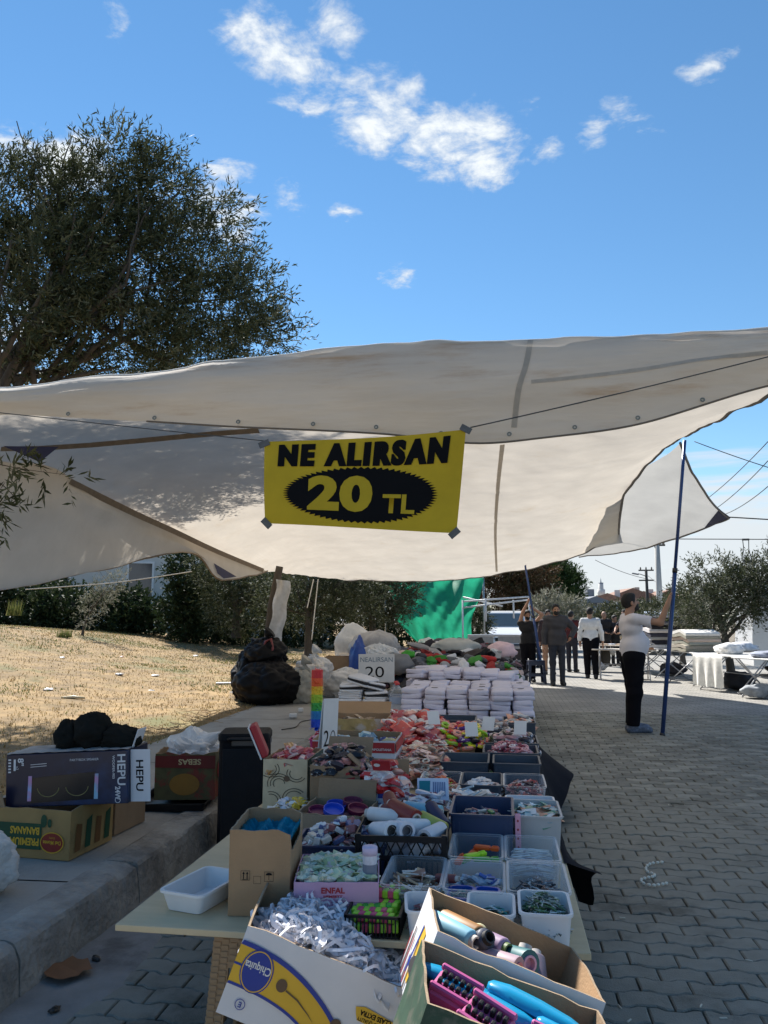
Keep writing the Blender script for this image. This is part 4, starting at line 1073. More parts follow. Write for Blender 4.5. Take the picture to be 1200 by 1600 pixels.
# ---- goods on the stall -------------------------------------------------------------------------
def heap(name, label, cat, X, n, w, d, h0, h1, kinds, mats, seed, kind='stuff', mound=1.0, sc=(.8, 1.3), pr=True):
    """a jumble of small pieces in one object; kinds is a list of functions (mb, X, q) that add one piece"""
    q = random.Random(seed); mb = MB()
    if pr: n = int(n * 1.5); sc = (.62, 1.1)
    for i in range(n):
        x, y = q.uniform(-w / 2, w / 2), q.uniform(-d / 2, d / 2)
        e = max(0, 1 - (abs(2 * x / w) ** 3) * .7) * max(0, 1 - (abs(2 * y / d) ** 3) * .7)
        z = h0 + (h1 - h0) * (mound * e + 1 - mound) * q.uniform(.55, 1.0)
        mb.mat(q.randrange(len(mats))); s_ = q.uniform(*sc)
        q.choice(kinds)(mb, T(x, y, z) @ RZ(q.uniform(0, 360)) @ RX(q.uniform(-28, 28)) @ RY(q.uniform(-28, 28)) @ S(s_, s_, s_), q)
    if pr: mats = [M(m.name + '_printed', alb=tuple(m['alb']), rough=.32, var=.2, scale=20, stain=(.62, .6, .58) if max(m['alb']) < .45 else (.42, .36, .38), stain_scale=24, stain_at=(.57, .61)) for m in mats]
    o = mb.build(name, mats, None, True); o.data.set_sharp_from_angle(angle=R(40)); place(o, mat=X); return tag(o, label, cat, kind=kind)
def k_packet(l=.09, w=.05, t=.012):
    def f(mb, X, q):
        v = [(x * l / 2, y * w / 2 * (1 if abs(x) < 1 else .94), 0) for x, y in ((-1, -1), (-.78, -1), (0, -1.03), (.78, -1), (1, -1), (1, 1), (.78, 1), (0, 1.03), (-.78, 1), (-1, 1))]
        a = [(x * l / 2, y * w / 2, s * t * q.uniform(.4, .62)) for s in (1, -1) for x, y in ((-.5, -.55), (0, -.6), (.5, -.55), (.5, .55), (0, .6), (-.5, .55))]
        fc = [(0, 1, 8, 9), (3, 4, 5, 6)]
        for o in (10, 16): fc += [(1, 2, o + 1, o), (2, 3, o + 2, o + 1), (3, 6, o + 3, o + 2), (6, 7, o + 4, o + 3), (7, 8, o + 5, o + 4), (8, 1, o, o + 5), (o, o + 1, o + 4, o + 5), (o + 1, o + 2, o + 3, o + 4)]
        mb.add(v + a, fc, X)
    return f
def k_stick(l=.12, r=.0035): return lambda mb, X, q: mb.tube([(-l / 2, 0, 0), (l / 2, 0, 0)], r, 5, X)
def k_box(l=.06, w=.04, t=.02): return lambda mb, X, q: mb.box(l, w, t, X, .002)
def k_flat(l=.07, w=.05): return lambda mb, X, q: mb.box(l, w, .0015, X)
def k_ring(r=.022, t=.006):
    def f(mb, X, q):
        n, m = 12, 6; v = []; fc = []
        for i in range(n):
            a = 6.283 * i / n
            for j in range(m):
                b = 6.283 * j / m; rr_ = r + t * math.cos(b) * q.uniform(.85, 1.15); v.append((rr_ * math.cos(a), rr_ * math.sin(a), t * math.sin(b)))
        for i in range(n):
            for j in range(m): fc.append((i * m + j, ((i + 1) % n) * m + j, ((i + 1) % n) * m + (j + 1) % m, i * m + (j + 1) % m))
        mb.add(v, fc, X)
    return f
def k_clip(): 
    def f(mb, X, q):
        mb.tube([(-.025, .0, 0), (0, .004, .004), (.025, .012, 0)], .002, 4, X); mb.tube([(-.025, 0, 0), (0, -.003, .004), (.025, -.008, 0)], .002, 4, X)
    return f
def k_cloth(l=.2, w=.14, t=.05): return lambda mb, X, q: mb.blob(l / 2, w / 2, t / 2, X, 12, 7, .38, q.randrange(999))
metal = [M('steel_bits', alb=(.35, .35, .36), rough=.35, metal=.8, var=.2), C(40, 40, 45), C(150, 120, 110), C(110, 115, 120)]
whites = [C(215, 215, 215), C(195, 200, 205), C(225, 222, 215)]
z0 = TZ + .002

# clear trays
for (lb, x, y) in (('clear plastic tray of wooden sticks and labels, left of the blue cups', -.305, 2.76), ('clear plastic tray holding two blue cups', -.10, 2.745), ('clear plastic tray of metal hair clips at the road side', .105, 2.76),
                   ('clear plastic tray of orange and green highlighters', -.105, 3.09), ('clear plastic tray of white cable ties', .10, 3.09)):
    tray('clear_tray', lb, 'tray', x, y, .195, .315, .10, m_clear, group='clear plastic trays')
heap('sticks', 'flat wooden sticks and white labels in the clear tray', 'sticks', T(-.305, 2.72, z0), 80, .15, .25, .02, .095, [k_stick(.14, .004), k_box(.08, .012, .003), k_flat(.06, .03)], [C(170, 150, 120), C(215, 210, 200), C(150, 110, 90), C(120, 100, 85)], 1)
cone('maroon cardboard tube lying in the tray of wooden sticks', T(-.23, 2.78, z0 + .07) @ RZ(60) @ RX(80), C(120, 60, 60), m_core, .016, .014, .09)
for (lb, x) in (('left blue cup with clips in the clear tray', -.145), ('right blue cup in the clear tray', -.06)):
    o = tray('blue_cup', lb, 'cup', x, 2.70, .08, .12, .05, M('royal_blue_plastic', alb=(.01, .08, .42), rough=.3), z=z0 + .008, tp=.006, group='blue cups in the clear tray')
heap('small_clips', 'teal and green clips in the left blue cup', 'clips', T(-.145, 2.70, z0 + .012), 60, .055, .09, .01, .045, [k_clip(), k_stick(.04, .003)], [C(60, 140, 135), C(150, 170, 150), C(40, 60, 80)], 2)
heap('small_packs', 'white and blue carded packs behind the blue cups', 'packets', T(-.10, 2.83, z0), 26, .15, .10, .01, .075, [k_flat(.06, .035), k_box(.045, .03, .012)], [C(215, 215, 215), C(70, 100, 170), C(170, 185, 200)], 3)
heap('hair_clips', 'tangled metal hair clips in the roadside clear tray', 'clips', T(.105, 2.72, z0), 260, .15, .24, .008, .09, [k_clip(), k_stick(.05, .0016)], metal, 4)
heap('cable_ties', 'bundle of thin white cable ties in the clear tray', 'cable ties', T(.10, 3.07, z0), 150, .05, .22, .02, .09, [lambda mb, X, q: mb.tube([(-.06, 0, 0), (0, .004, .004), (.06, 0, 0)], .0016, 4, T(*X.translation) @ RZ(q.uniform(-18, 18)))], whites, 5)
gh = 'highlighters in the clear tray'
m_or, m_gr, m_yg = C(235, 95, 30, .35), C(40, 170, 45, .35), C(190, 235, 40, .35)
for (lb, x, y, z, az, m_) in [('orange highlighter standing at the left of the clear tray', -.165, 3.02, .035, 80, m_or), ('orange highlighter lying across the back of the clear tray', -.07, 3.11, .055, -12, m_or), ('lime highlighter slanting in the clear tray', -.11, 3.03, .05, 40, m_yg),
                              ('green highlighter at the front of the clear tray', -.07, 3.02, .04, 5, m_gr), ('green highlighter under the orange one', -.14, 3.05, .03, 60, m_gr), ('short orange highlighter between the green ones', -.12, 3.09, .04, 75, m_or)]:
    t = thing('highlighter', lb, 'marker', mat=T(x, y, z0 + z + .03) @ RZ(az), group=gh)
    mb = MB(); mb.box(.065, .028, .016, T(-.015, 0, -.008), .005); mb.build('barrel', m_, t); mb = MB(); mb.box(.032, .026, .015, T(.034, 0, -.0075), .004); mb.box(.02, .006, .003, T(.036, 0, .0075)); mb.build('cap', m_, t)
# white trays at the very front
tray('white_tray', 'white plastic tray of teal clips at the front edge', 'tray', -.045, 2.50, .14, .19, .095, m_white)
tray('white_tray', 'white plastic tray heaped with green and silver pins at the front right corner', 'tray', .115, 2.505, .15, .20, .105, m_white)
tray('white_tray', 'narrow white tray of brown hairpins wedged left of the brown carton', 'tray', -.255, 2.50, .10, .17, .09, m_white, rz=8)
heap('teal_clips', 'teal green clips in the white front tray', 'clips', T(-.045, 2.50, z0), 60, .10, .15, .01, .085, [k_stick(.05, .004), k_flat(.04, .02)], [C(30, 120, 115), C(60, 150, 140), C(190, 200, 200), C(40, 70, 70)], 6)
heap('silver_pins', 'green and silver safety pins heaped in the corner white tray', 'pins', T(.115, 2.505, z0), 330, .115, .16, .02, .125, [k_clip(), k_clip(), k_flat(.02, .012)], [C(150, 160, 150), C(95, 125, 80), C(190, 195, 190), C(60, 70, 60)], 7)
heap('hairpins', 'brown hairpins in the narrow white tray', 'pins', T(-.255, 2.50, z0), 60, .06, .11, .01, .075, [k_clip(), k_packet(.03, .02, .01)], [C(140, 80, 80), C(180, 160, 150), C(110, 90, 90)], 8)
# wire basket of green-pink striped packs
def wire_basket(label, x, y, w, d, h, mat=m_black, rz=0, z=None):
    t = thing('wire_basket', label, 'basket', (x, y, z0 if z is None else z), rz)
    mb = MB(); n = 14
    for s_ in (-1, 1):
        for k in range(n + 1): mb.box(.004, .004, h, T(-w / 2 + w * k / n, s_ * d / 2, 0))
        for k in range(n + 1): mb.box(.004, .004, h, T(s_ * w / 2, -d / 2 + d * k / n, 0))
    mb.build('wire_side', mat, t)
    mb = MB(); mb.box(w, d, .005); mb.build('base', mat, t)
    mb = MB()
    for s_ in (-1, 1): mb.box(w + .008, .008, .008, T(0, s_ * d / 2, h)); mb.box(.008, d + .008, .008, T(s_ * w / 2, 0, h + .001))
    mb.build('rim', mat, t); return t
wire_basket('black wire basket of lime and pink striped packs beside the pink cartons', -.40, 2.56, .165, .25, .055)
mb = MB()
m_lime, m_pk = C(165, 225, 60, .4), C(215, 80, 115, .4)
q = random.Random(2)
seg = []
for k in range(5):
    mb = MB(); L_ = .13
    for j in range(7): mb.mat(j % 2 if j not in (2,) else 0).box(L_ / 7 + .0005, .032, .024, T(-L_ / 2 + L_ * (j + .5) / 7, 0, 0), .003)
    me = mb.mesh('striped_pack', [m_lime, m_pk] if k != 3 else [m_lime, C(60, 170, 60)]); seg.append(me)
for k in range(12):
    o = link('striped_pack', seg[k % 5]); r_, l_ = k % 6, k // 6
    place(o, mat=T(-.40 + q.uniform(-.012, .012), 2.46 + r_ * .038 + l_ * .01, z0 + .008 + l_ * .027 + (.02 if r_ > 3 else 0)) @ RZ(q.uniform(-8, 8)) @ RX(q.uniform(-6, 6)))
    tag(o, '%s striped pack, %s of the wire basket, %s from the front' % ('lime and green' if k % 5 == 3 else 'lime and pink', ['lower layer', 'upper layer'][l_], ['first', 'second', 'third', 'fourth', 'fifth', 'sixth'][r_]), 'packet', 'striped packs in the wire basket')
# pink cartons
for (k, lb) in ((0, 'lower pink carton with a barcode, under the open one'), (1, 'open pink carton of pale green wrapped packs, on top of another')):
    t = thing('pink_carton', lb, 'carton', (-.555, 2.68, z0 + k * .062), 9)
    if k: pbox(t, .27, .30, .06, [m_pinkc, m_pinkc, m_pinkc], th=.003, wob=.001, seed=9)
    else:
        mb = MB(); mb.box(.27, .30, .06, I4, .002); mb.build('carton_wall', m_pinkc, t)
    if k:
        lettering('ENFAL', .024, m_redp, t, FR(.30, .004) @ T(-.01, .036, 0), bold=.0008, width=.075); lettering('HEMSETT', .009, m_redp, t, FR(.30, .004) @ T(-.01, .018, 0), bold=.0004, width=.06)
    else:
        print_(t, [(.055, .008), (.115, .008), (.115, .045), (.055, .045)], m_paper, FR(.30), 'barcode_label')
        for j in range(9): print_(t, [(.06 + j * .0057, .012), (.0625 + j * .0057 + .001 * (j % 3), .012), (.0625 + j * .0057 + .001 * (j % 3), .04), (.06 + j * .0057, .04)], m_ink, FR(.30, .003), 'barcode_bar')
heap('wrapped_packs', 'pale green wrapped packs heaped in the pink carton', 'packets', T(-.555, 2.68, z0 + .062) @ RZ(9), 120, .24, .27, .03, .075, [k_packet(.06, .035, .02), k_flat(.05, .03)], [C(185, 200, 165), C(205, 212, 190), C(160, 180, 140), C(215, 218, 205)], 10, mound=.5)
t = thing('white_tub', 'lilac-capped white tub standing on the pink carton', 'tub', (-.44, 2.63, z0 + .10)); mb = MB(); mb.lathe([(.02, 0), (.024, .004), (.024, .085), (.021, .09)], 18); mb.build('jar', M('translucent_white', alb=(.6, .58, .62), rough=.3, var=.2, scale=40), t, True)
mb = MB(); mb.lathe([(.0255, .082), (.0255, .105), (.023, .108)], 18); mb.build('lid', C(205, 190, 215), t, True)
mb = MB(); mb.lathe([(.0245, .02), (.0245, .055)], 18, cap=False); mb.build('paper_label', C(120, 125, 140), t, True)
# brown carton with arrows and turquoise mesh sponges
t = thing('cardboard_box', 'plain brown cardboard box with arrow and umbrella marks, full of turquoise netting', 'carton', (-.81, 2.70, z0), 7)
GW, GD, GH = .20, .30, .265
pbox(t, GW, GD, GH, [m_card, m_card2, m_cardedge], th=.005, wob=.003, seed=12, cut=lambda x, y: -.075 * smooth01(x, .6, 1.0) * (1 - .8 * smooth01(abs(y), .75, 1)))
FG = FR(GD, .004)
def mark_sq(cx, cy, s_=.030):
    mb = MB()
    for (x0, y0, x1, y1) in ((-1, -1, 1, -.93), (-1, .93, 1, 1), (-1, -1, -.93, 1), (.93, -1, 1, 1)): mb.add([(cx + x0 * s_ / 2, cy + y0 * s_ / 2, 0), (cx + x1 * s_ / 2, cy + y0 * s_ / 2, 0), (cx + x1 * s_ / 2, cy + y1 * s_ / 2, 0), (cx + x0 * s_ / 2, cy + y1 * s_ / 2, 0)], [(0, 1, 2, 3)])
    return mb
o = mark_sq(-.045, .125).build('handling_mark', m_ink, t); o.matrix_local = FG
mb = MB()
for xo in (-.006, .006): mb.add([(-.045 + xo - .0015, .114, 0), (-.045 + xo + .0015, .114, 0), (-.045 + xo + .0015, .130, 0), (-.045 + xo - .0015, .130, 0), (-.045 + xo - .004, .130, 0), (-.045 + xo + .004, .130, 0), (-.045 + xo, .137, 0)], [(0, 1, 2, 3), (4, 5, 6)])
mb.add([(-.055, .1115, 0), (-.035, .1115, 0), (-.035, .113, 0), (-.055, .113, 0)], [(0, 1, 2, 3)]); o = mb.build('arrow_mark', m_ink, t); o.matrix_local = FG
o = mark_sq(.032, .122).build('handling_mark', m_ink, t); o.matrix_local = FG
print_(t, ell(.032, .126, .0105, .008, 14, 0, 180), m_ink, FG, 'umbrella_mark'); print_(t, [(.0313, .112), (.0327, .112), (.0327, .127), (.0313, .127)], m_ink, FG, 'umbrella_mark')
o = mark_sq(-.006, .116, .024).build('handling_mark', m_ink, t); o.matrix_local = FG @ T(0, -.002, 0) @ S(1, .98, 1)
mb = MB(); q = random.Random(3); g = []
for i in range(40):
    g.append([(-.095 + .19 * j / 39, -.14 + .28 * i / 39, .215 + .018 * mnoise.noise(Vector((j * .25, i * .25, 0))) + (.012 if (i + j) % 2 else 0) + .01 * math.sin(j * .5)) for j in range(40)])
mb.grid(g); o = mb.build('turquoise_netting', M('turquoise_net', alb=(.005, .25, .36), rough=.5, var=.2, scale=60), None); place(o, (-.81, 2.70, z0), 7); tag(o, 'turquoise scrubbing net folded in the brown box', 'netting')
# empty white tray at the left
tray('white_tray', 'empty white plastic tray on the bare plywood at the left', 'tray', -1.02, 2.66, .17, .27, .065, m_white, rz=-14, tp=.02)
# navy bin of small white boxes behind the pink cartons
bin_('navy bin of little white boxes behind the pink cartons', -.62, 3.08, .34, .24, .11, m_blueb, 4)
heap('small_boxes', 'little white and cream boxes tumbled in the navy bin', 'boxes', T(-.62, 3.08, z0) @ RZ(4), 90, .30, .21, .03, .16, [k_box(.055, .04, .02), k_box(.04, .03, .03), k_packet(.06, .04, .015)], [C(220, 218, 212), C(205, 195, 180), C(230, 230, 228), C(150, 90, 90), C(90, 100, 140)], 13)
# low carton of coloured lids
t = thing('cardboard_box', 'low grey-brown cardboard box of blue and purple lids', 'carton', (-.735, 3.52, z0), -4)
pbox(t, .30, .30, .12, [m_card2, m_card2, m_cardedge], seed=14)
flap(t, .28, .10, T(0, -.153, .118) @ RX(140), m_card2); flap(t, .28, .09, T(0, .15, .118) @ RX(-12), m_card2)
gl = 'plastic lids in the low cardboard box'
for (lb, x, y, z, c_, ti) in [('purple lid at the left of the low cardboard box', -.08, -.04, .095, C(120, 35, 75), 12), ('blue lid at the back of the low cardboard box', -.02, .06, .10, C(35, 70, 180), 10), ('blue lid at the front of the low cardboard box', -.01, -.05, .105, C(40, 85, 200), 18), ('maroon lid at the right of the low cardboard box', .09, .0, .10, C(125, 35, 65), 14), ('maroon lid at the back right of the low cardboard box', .05, .09, .11, C(105, 40, 70), 8)]:
    mb = MB(); mb.lathe([(.0, 0), (.043, 0), (.046, .004), (.046, .022), (.042, .022), (.040, .007), (.0, .006)], 22, cap=False)
    o = shade_auto(mb.build('round_pot', c_), 40); place(o, mat=T(-.735 + x, 3.52 + y, z0 + z) @ RX(ti) @ RY(ti * .6)); tag(o, lb, 'lid', gl)
mb = MB(); mb.box(.28, .28, .085, T(0, 0, .006)); o = mb.build('lid_layer', C(70, 30, 70)); place(o, (-.735, 3.52, z0), -4); tag(o, 'deeper layer of purple lids in the low box', 'lids', kind='stuff')
# black perforated crate of thread cones
def crate(label, x, y, w, d, h, mat, rz=0, name='crate', nb=9, z=None):
    t = thing(name, label, 'crate', (x, y, z0 if z is None else z), rz)
    mb = MB(); mb.box(w, d, .006); mb.build('base', mat, t)
    for (sx, sy, ln, ax) in ((0, -1, w, 0), (0, 1, w, 0), (-1, 0, d, 90), (1, 0, d, 90)):
        mb = MB(); th = .006
        for (za, zb) in ((.0, .02), (h * .48, h * .58), (h - .022, h)): mb.box(ln, th, zb - za, T(0, 0, za))
        for k in range(nb * 2 + 1):
            xx = -ln / 2 + ln * k / (nb * 2); mb.box(.005, th * .8, h * .47 - .02, T(min(max(xx, -ln / 2 + .004), ln / 2 - .004), 0, .02) @ RY(0))
        for k in range(nb):
            xx = -ln / 2 + ln * (k + .5) / nb
            for a_ in (28, -28): mb.box(.005, th * .7, h * .4, T(xx + (-.012 if a_ > 0 else .012), 0, h * .56) @ RY(a_))
        o = mb.build('lattice_side', mat, t); o.matrix_local = T(sx * (w / 2 - .003), sy * (d / 2 - .003), 0) @ RZ(ax)
    mb = MB()
    for sx in (-1, 1):
        for sy in (-1, 1): mb.box(.022, .022, h + .004, T(sx * (w / 2 - .012), sy * (d / 2 - .012), 0), .003)
    mb.build('corner_post', mat, t); return t
crate('black lattice crate full of white and coloured thread cones', -.385, 3.12, .34, .40, .165, m_black, 3)
gk = 'cones of thread in the black lattice crate'
for (lb, x, y, z, az, el_, c_, core, h) in [
    ('white cone with a black core at the front left of the lattice crate', -.08, -.10, .16, 125, -10, C(225, 225, 228), m_corek, .16), ('white cone with a grey core at the front of the lattice crate', -.02, -.10, .165, 122, -8, C(215, 215, 222), C(70, 75, 85), .16),
    ('dark red cone slanting across the lattice crate', -.01, .03, .20, 130, 8, C(125, 35, 30), m_core, .18), ('second dark red cone at the back of the lattice crate', -.06, .12, .20, 110, 25, C(115, 30, 30), m_core, .15),
    ('pale blue cone at the back right of the lattice crate', .06, .11, .185, 160, 4, C(130, 185, 200), m_core, .17), ('navy cone leaning on the right side of the lattice crate', .12, .06, .18, 120, 30, C(30, 40, 75), m_corek, .14),
    ('white cone lying behind the front rim of the lattice crate', .05, -.06, .165, 30, -4, C(225, 222, 220), m_core, .15), ('cream cone on the left of the lattice crate', -.09, .05, .175, 165, 4, C(225, 220, 215), m_core, .15),
    ('lime and white cone at the right front of the lattice crate', .10, -.02, .17, 150, 20, C(165, 170, 80), m_core, .13), ('wine red cone half buried in the lattice crate', -.05, .06, .18, 140, 10, C(95, 25, 45), m_core, .14), ('grey white cone at the right front corner of the lattice crate', .12, -.10, .155, 60, 5, C(205, 205, 210), m_corek, .14)]:
    cone(lb, T(-.385, 3.12, z0) @ RZ(3) @ T(x, y, z) @ RZ(az) @ RY(90 - el_) @ T(0, 0, -h / 2), c_, core, r0=.034, r1=.026, h=h, group=gk)
heap('cone_layer', 'lower layer of white thread cones in the lattice crate', 'thread cone', T(-.385, 3.12, z0), 26, .19, .22, .03, .12, [lambda mb, X, q: mb.lathe([(.03, -.06), (.024, .06)], 10, T(*X.translation) @ RZ(q.uniform(0, 180)) @ RX(86))], [C(205, 205, 210), C(180, 180, 190)], 15, mound=0)
# bins and trays further up the road side
bin_('dark blue bin of small toiletries at the road side', -.09, 3.45, .255, .33, .165, m_blueb)
heap('small_toiletries', 'small coloured toiletries in the dark blue bin', 'toiletries', T(-.09, 3.45, z0), 130, .22, .29, .05, .135, [k_packet(.06, .03, .015), k_stick(.07, .005), k_box(.04, .02, .012)], [C(190, 190, 190), C(90, 140, 80), C(190, 110, 100), C(60, 70, 90), C(210, 205, 190), C(130, 100, 120)], 16)
tray('grey_tray', 'deep pale grey tray of green and white sachets beside the dark blue bin', 'tray', .135, 3.50, .20, .30, .15, m_greyt, group=None)
heap('sachets', 'green, blue and white sachets in the pale grey tray', 'packets', T(.135, 3.50, z0), 70, .16, .25, .08, .145, [k_packet(.08, .05, .01), k_flat(.06, .05)], [C(200, 210, 205), C(150, 190, 195), C(110, 160, 130), C(220, 150, 120), C(215, 220, 220)], 17, mound=.3)
t = thing('pink_ruler', 'pink ruler with red hearts standing in front of the pale grey tray', 'ruler', (.055, 3.30, z0 + .02), 0); mb = MB(); mb.box(.022, .004, .15, I4, .001); mb.build('strip', C(235, 165, 185), t)
for k in range(4): print_(t, ell(0, .02 + k * .034, .004, .005, 10), m_redp, FR(.004, .001), 'heart_mark')
tray('white_tray', 'shallow white tray right behind the pale grey tray', 'tray', .125, 3.88, .23, .26, .09, m_white)
heap('white_packs', 'white packs in the shallow white tray', 'packets', T(.125, 3.88, z0), 40, .18, .2, .02, .07, [k_packet(.08, .05, .012)], [C(210, 210, 212), C(180, 190, 200), C(215, 160, 170)], 18)
tray('clear_tray', 'clear tray of boxed toothbrushes and cards behind the lattice crate', 'tray', -.355, 3.66, .2, .32, .10, m_clear)
heap('carded_packs', 'white carded packs stacked in the clear tray behind the lattice crate', 'packets', T(-.355, 3.63, z0), 46, .17, .27, .03, .16, [k_flat(.11, .05), k_box(.12, .03, .016), k_box(.05, .04, .02)], [C(218, 218, 220), C(205, 208, 215), C(180, 190, 205), C(120, 70, 90)], 19)
t = thing('card_pack', 'teal and white striped carded pack propped up in the clear tray', 'packet', mat=T(-.33, 3.78, z0 + .10) @ RZ(6) @ RX(-35)); mb = MB(); mb.box(.15, .012, .11, I4, .002); mb.build('card', C(205, 212, 225), t)
print_(t, [(-.065, .02), (-.015, .02), (-.012, .095), (-.065, .095)], C(20, 120, 130), FR(.012), 'teal_print')
for k in range(7): print_(t, [(0 + k * .009, .02), (.005 + k * .009, .02), (.005 + k * .009, .09), (0 + k * .009, .09)], C(90, 110, 150), FR(.012), 'stripe_print')
heap('white_brushes', 'white handled brushes and foil packs in front of the three clear trays', 'packets', T(-.155, 3.93, z0), 60, .26, .26, .03, .13, [k_stick(.16, .006), k_packet(.10, .05, .012), k_flat(.09, .04)], [C(220, 220, 220), C(190, 205, 210), C(120, 60, 80), C(205, 200, 190)], 20)
tray('clear_tray', 'wide clear tray under the white handled brushes', 'tray', -.155, 3.93, .28, .26, .08, m_clear)
for (lb, x, m_, cc, sd, kk) in (('clear tray of orange and red hair bands, left of three', -.335, m_clear, [C(220, 100, 50), C(190, 40, 50), C(200, 130, 90), C(190, 220, 60)], 21, k_ring(.018, .006)), ('slate tray of white pads, middle of three', -.115, m_greyb, [C(215, 215, 215), C(190, 200, 210), C(210, 190, 190)], 22, k_packet(.08, .05, .012)), ('clear tray of red lipsticks at the road side, right of three', .11, m_clear, [C(150, 35, 45), C(200, 180, 180), C(110, 25, 40), C(215, 120, 110), C(60, 40, 50)], 23, k_stick(.06, .008))):
    tray('clear_tray' if m_ is m_clear else 'slate_tray', lb, 'tray', x, 4.34, .215, .34, .10, m_)
    heap('small_goods', lb.split(' of ')[1].split(',')[0].replace(' at the road side', '') + ' filling the tray in the row of three', 'toiletries', T(x, 4.34, z0), 90, .17, .29, .02, .09, [kk, k_packet(.05, .03, .014)], cc, sd)
# white box 5020
t = thing('white_box', 'white printed cardboard box of red and white bags behind the lattice crate', 'carton', (-.565, 3.84, z0), 0)
pbox(t, .195, .30, .155, [M('bluish_white_card', alb=(.52, .56, .66), rough=.6), m_card, m_cardedge], seed=24)
lettering('5020', .046, m_blup, t, FR(.30, .004) @ T(.0, .070, 0), bold=.0016, width=.10); lettering('SERIES', .014, m_blup, t, FR(.30, .004) @ T(.0, .035, 0), bold=.0006, width=.09); lettering('THE', .013, m_blup, t, FR(.30, .004) @ T(-.01, .10, 0), bold=.0005)
print_(t, [(-.015, .125), (.015, .125), (.015, .15), (-.015, .15)], m_blup, FR(.30, .004), 'blue_print')
flap(t, .19, .10, T(0, .15, .15) @ RX(-14), m_card)
heap('red_white_bags', 'red and white bagged goods bulging from the white printed box', 'packets', T(-.565, 3.82, z0), 55, .18, .26, .12, .26, [k_packet(.10, .07, .03)], [C(215, 205, 200), C(190, 40, 45), C(222, 222, 222), C(210, 170, 160)], 25)
t = thing('red_pack', 'red packet with a white oval on top of the bagged goods', 'packet', mat=T(-.57, 3.74, z0 + .24) @ RX(30)); mb = MB(); mb.box(.085, .008, .06, I4, .002); mb.build('pack', m_redp, t); print_(t, ell(-.02, .035, .015, .01), m_paper, FR(.008), 'oval_print')
# brown carton with black goods
t = thing('cardboard_box', 'tall brown cardboard box with red chevrons, black and pink goods spilling out', 'carton', (-.80, 3.93, z0), -3)
pbox(t, .25, .28, .245, [m_card2, m_card2, m_cardedge], seed=26)
for k in (0, 1): print_(t, [(.055, .175 + k * .028), (.10, .188 + k * .028), (.10, .198 + k * .028), (.055, .187 + k * .028)], m_redp, FR(.28, .004), 'chevron_print')
lettering('ASS', .05, m_ink, t, FR(.28, .004) @ T(.08, .095, 0) @ RZ(90), bold=.003, width=.13); lettering('2 x 40', .02, m_ink, t, FR(.28, .004) @ T(-.04, .07, 0), bold=.0005)
flap(t, .24, .11, T(0, .14, .24) @ RX(-30), m_card2); flap(t, .27, .09, T(.127, 0, .24) @ RZ(90) @ RX(-50), m_card2)
heap('dark_goods', 'black and pink hair goods spilling out of the tall brown box', 'packets', T(-.80, 3.93, z0), 70, .22, .25, .20, .31, [k_packet(.10, .06, .03), k_cloth(.10, .07, .04)], [C(30, 28, 32), C(60, 50, 55), C(190, 130, 125), C(45, 40, 50)], 27)
# cream printed box with ball pattern
t = thing('printed_box', 'cream box printed with a swirling yarn pattern beside the loudspeaker', 'carton', (-1.09, 4.08, z0), 0)
pbox(t, .23, .34, .25, [M('cream_card', alb=(.56, .46, .30), rough=.7), m_card, m_cardedge], seed=28)
for (cx, cy, a, a0, a1) in [(-.03, .13, .06, 20, 200), (-.03, .13, .045, 20, 200), (-.03, .13, .03, 0, 220), (.06, .18, .05, 150, 330), (.06, .18, .035, 150, 330), (-.08, .20, .05, 230, 400), (-.08, .2, .035, 230, 400), (.05, .06, .06, 40, 190), (.05, .06, .045, 40, 190), (-.07, .05, .05, -30, 110), (-.07, .05, .035, -30, 110)]:
    o = arcband(cx, cy, a, a * .8, .003, a0, a1, 18).build('yarn_line', m_ink, t); o.matrix_local = FR(.34, .004)
print_(t, ell(.01, .155, .016, .014), m_brnp, FR(.34, .0045), 'brown_spot')
print_(t, [(-.17, .0), (.17, .0), (.17, .25), (-.17, .25)], M('teal_black_print', alb=(.02, .06, .055), rough=.6), RT(.23, .004), 'side_print')
heap('pink_bands', 'pink and red striped bands in the cream printed box', 'packets', T(-1.09, 4.08, z0), 60, .19, .29, .17, .28, [k_packet(.10, .05, .03), k_ring(.03, .008)], [C(215, 130, 130), C(190, 60, 70), C(225, 190, 180), C(205, 150, 90)], 29)
t = thing('red_tub_top', 'red and white lid leaning against the loudspeaker', 'lid', mat=T(-1.235, 3.98, z0 + .30) @ RZ(15) @ RY(-24)); mb = MB(); mb.box(.035, .15, .17, T(0, 0, -.05), .006); mb.build('rim', m_redp, t); mb = MB(); mb.box(.008, .156, .176, T(-.022, 0, -.053), .003); mb.build('face', m_paper, t)
wire_basket('black wire tray of white and yellow trinkets in front of the cream box', -1.0, 3.72, .20, .24, .045)
heap('trinkets', 'white and yellow trinkets in the black wire tray', 'trinkets', T(-1.0, 3.72, z0), 50, .18, .21, .03, .10, [k_packet(.05, .04, .025), k_flat(.06, .05)], [C(222, 220, 212), C(215, 185, 60), C(200, 200, 205)], 30)
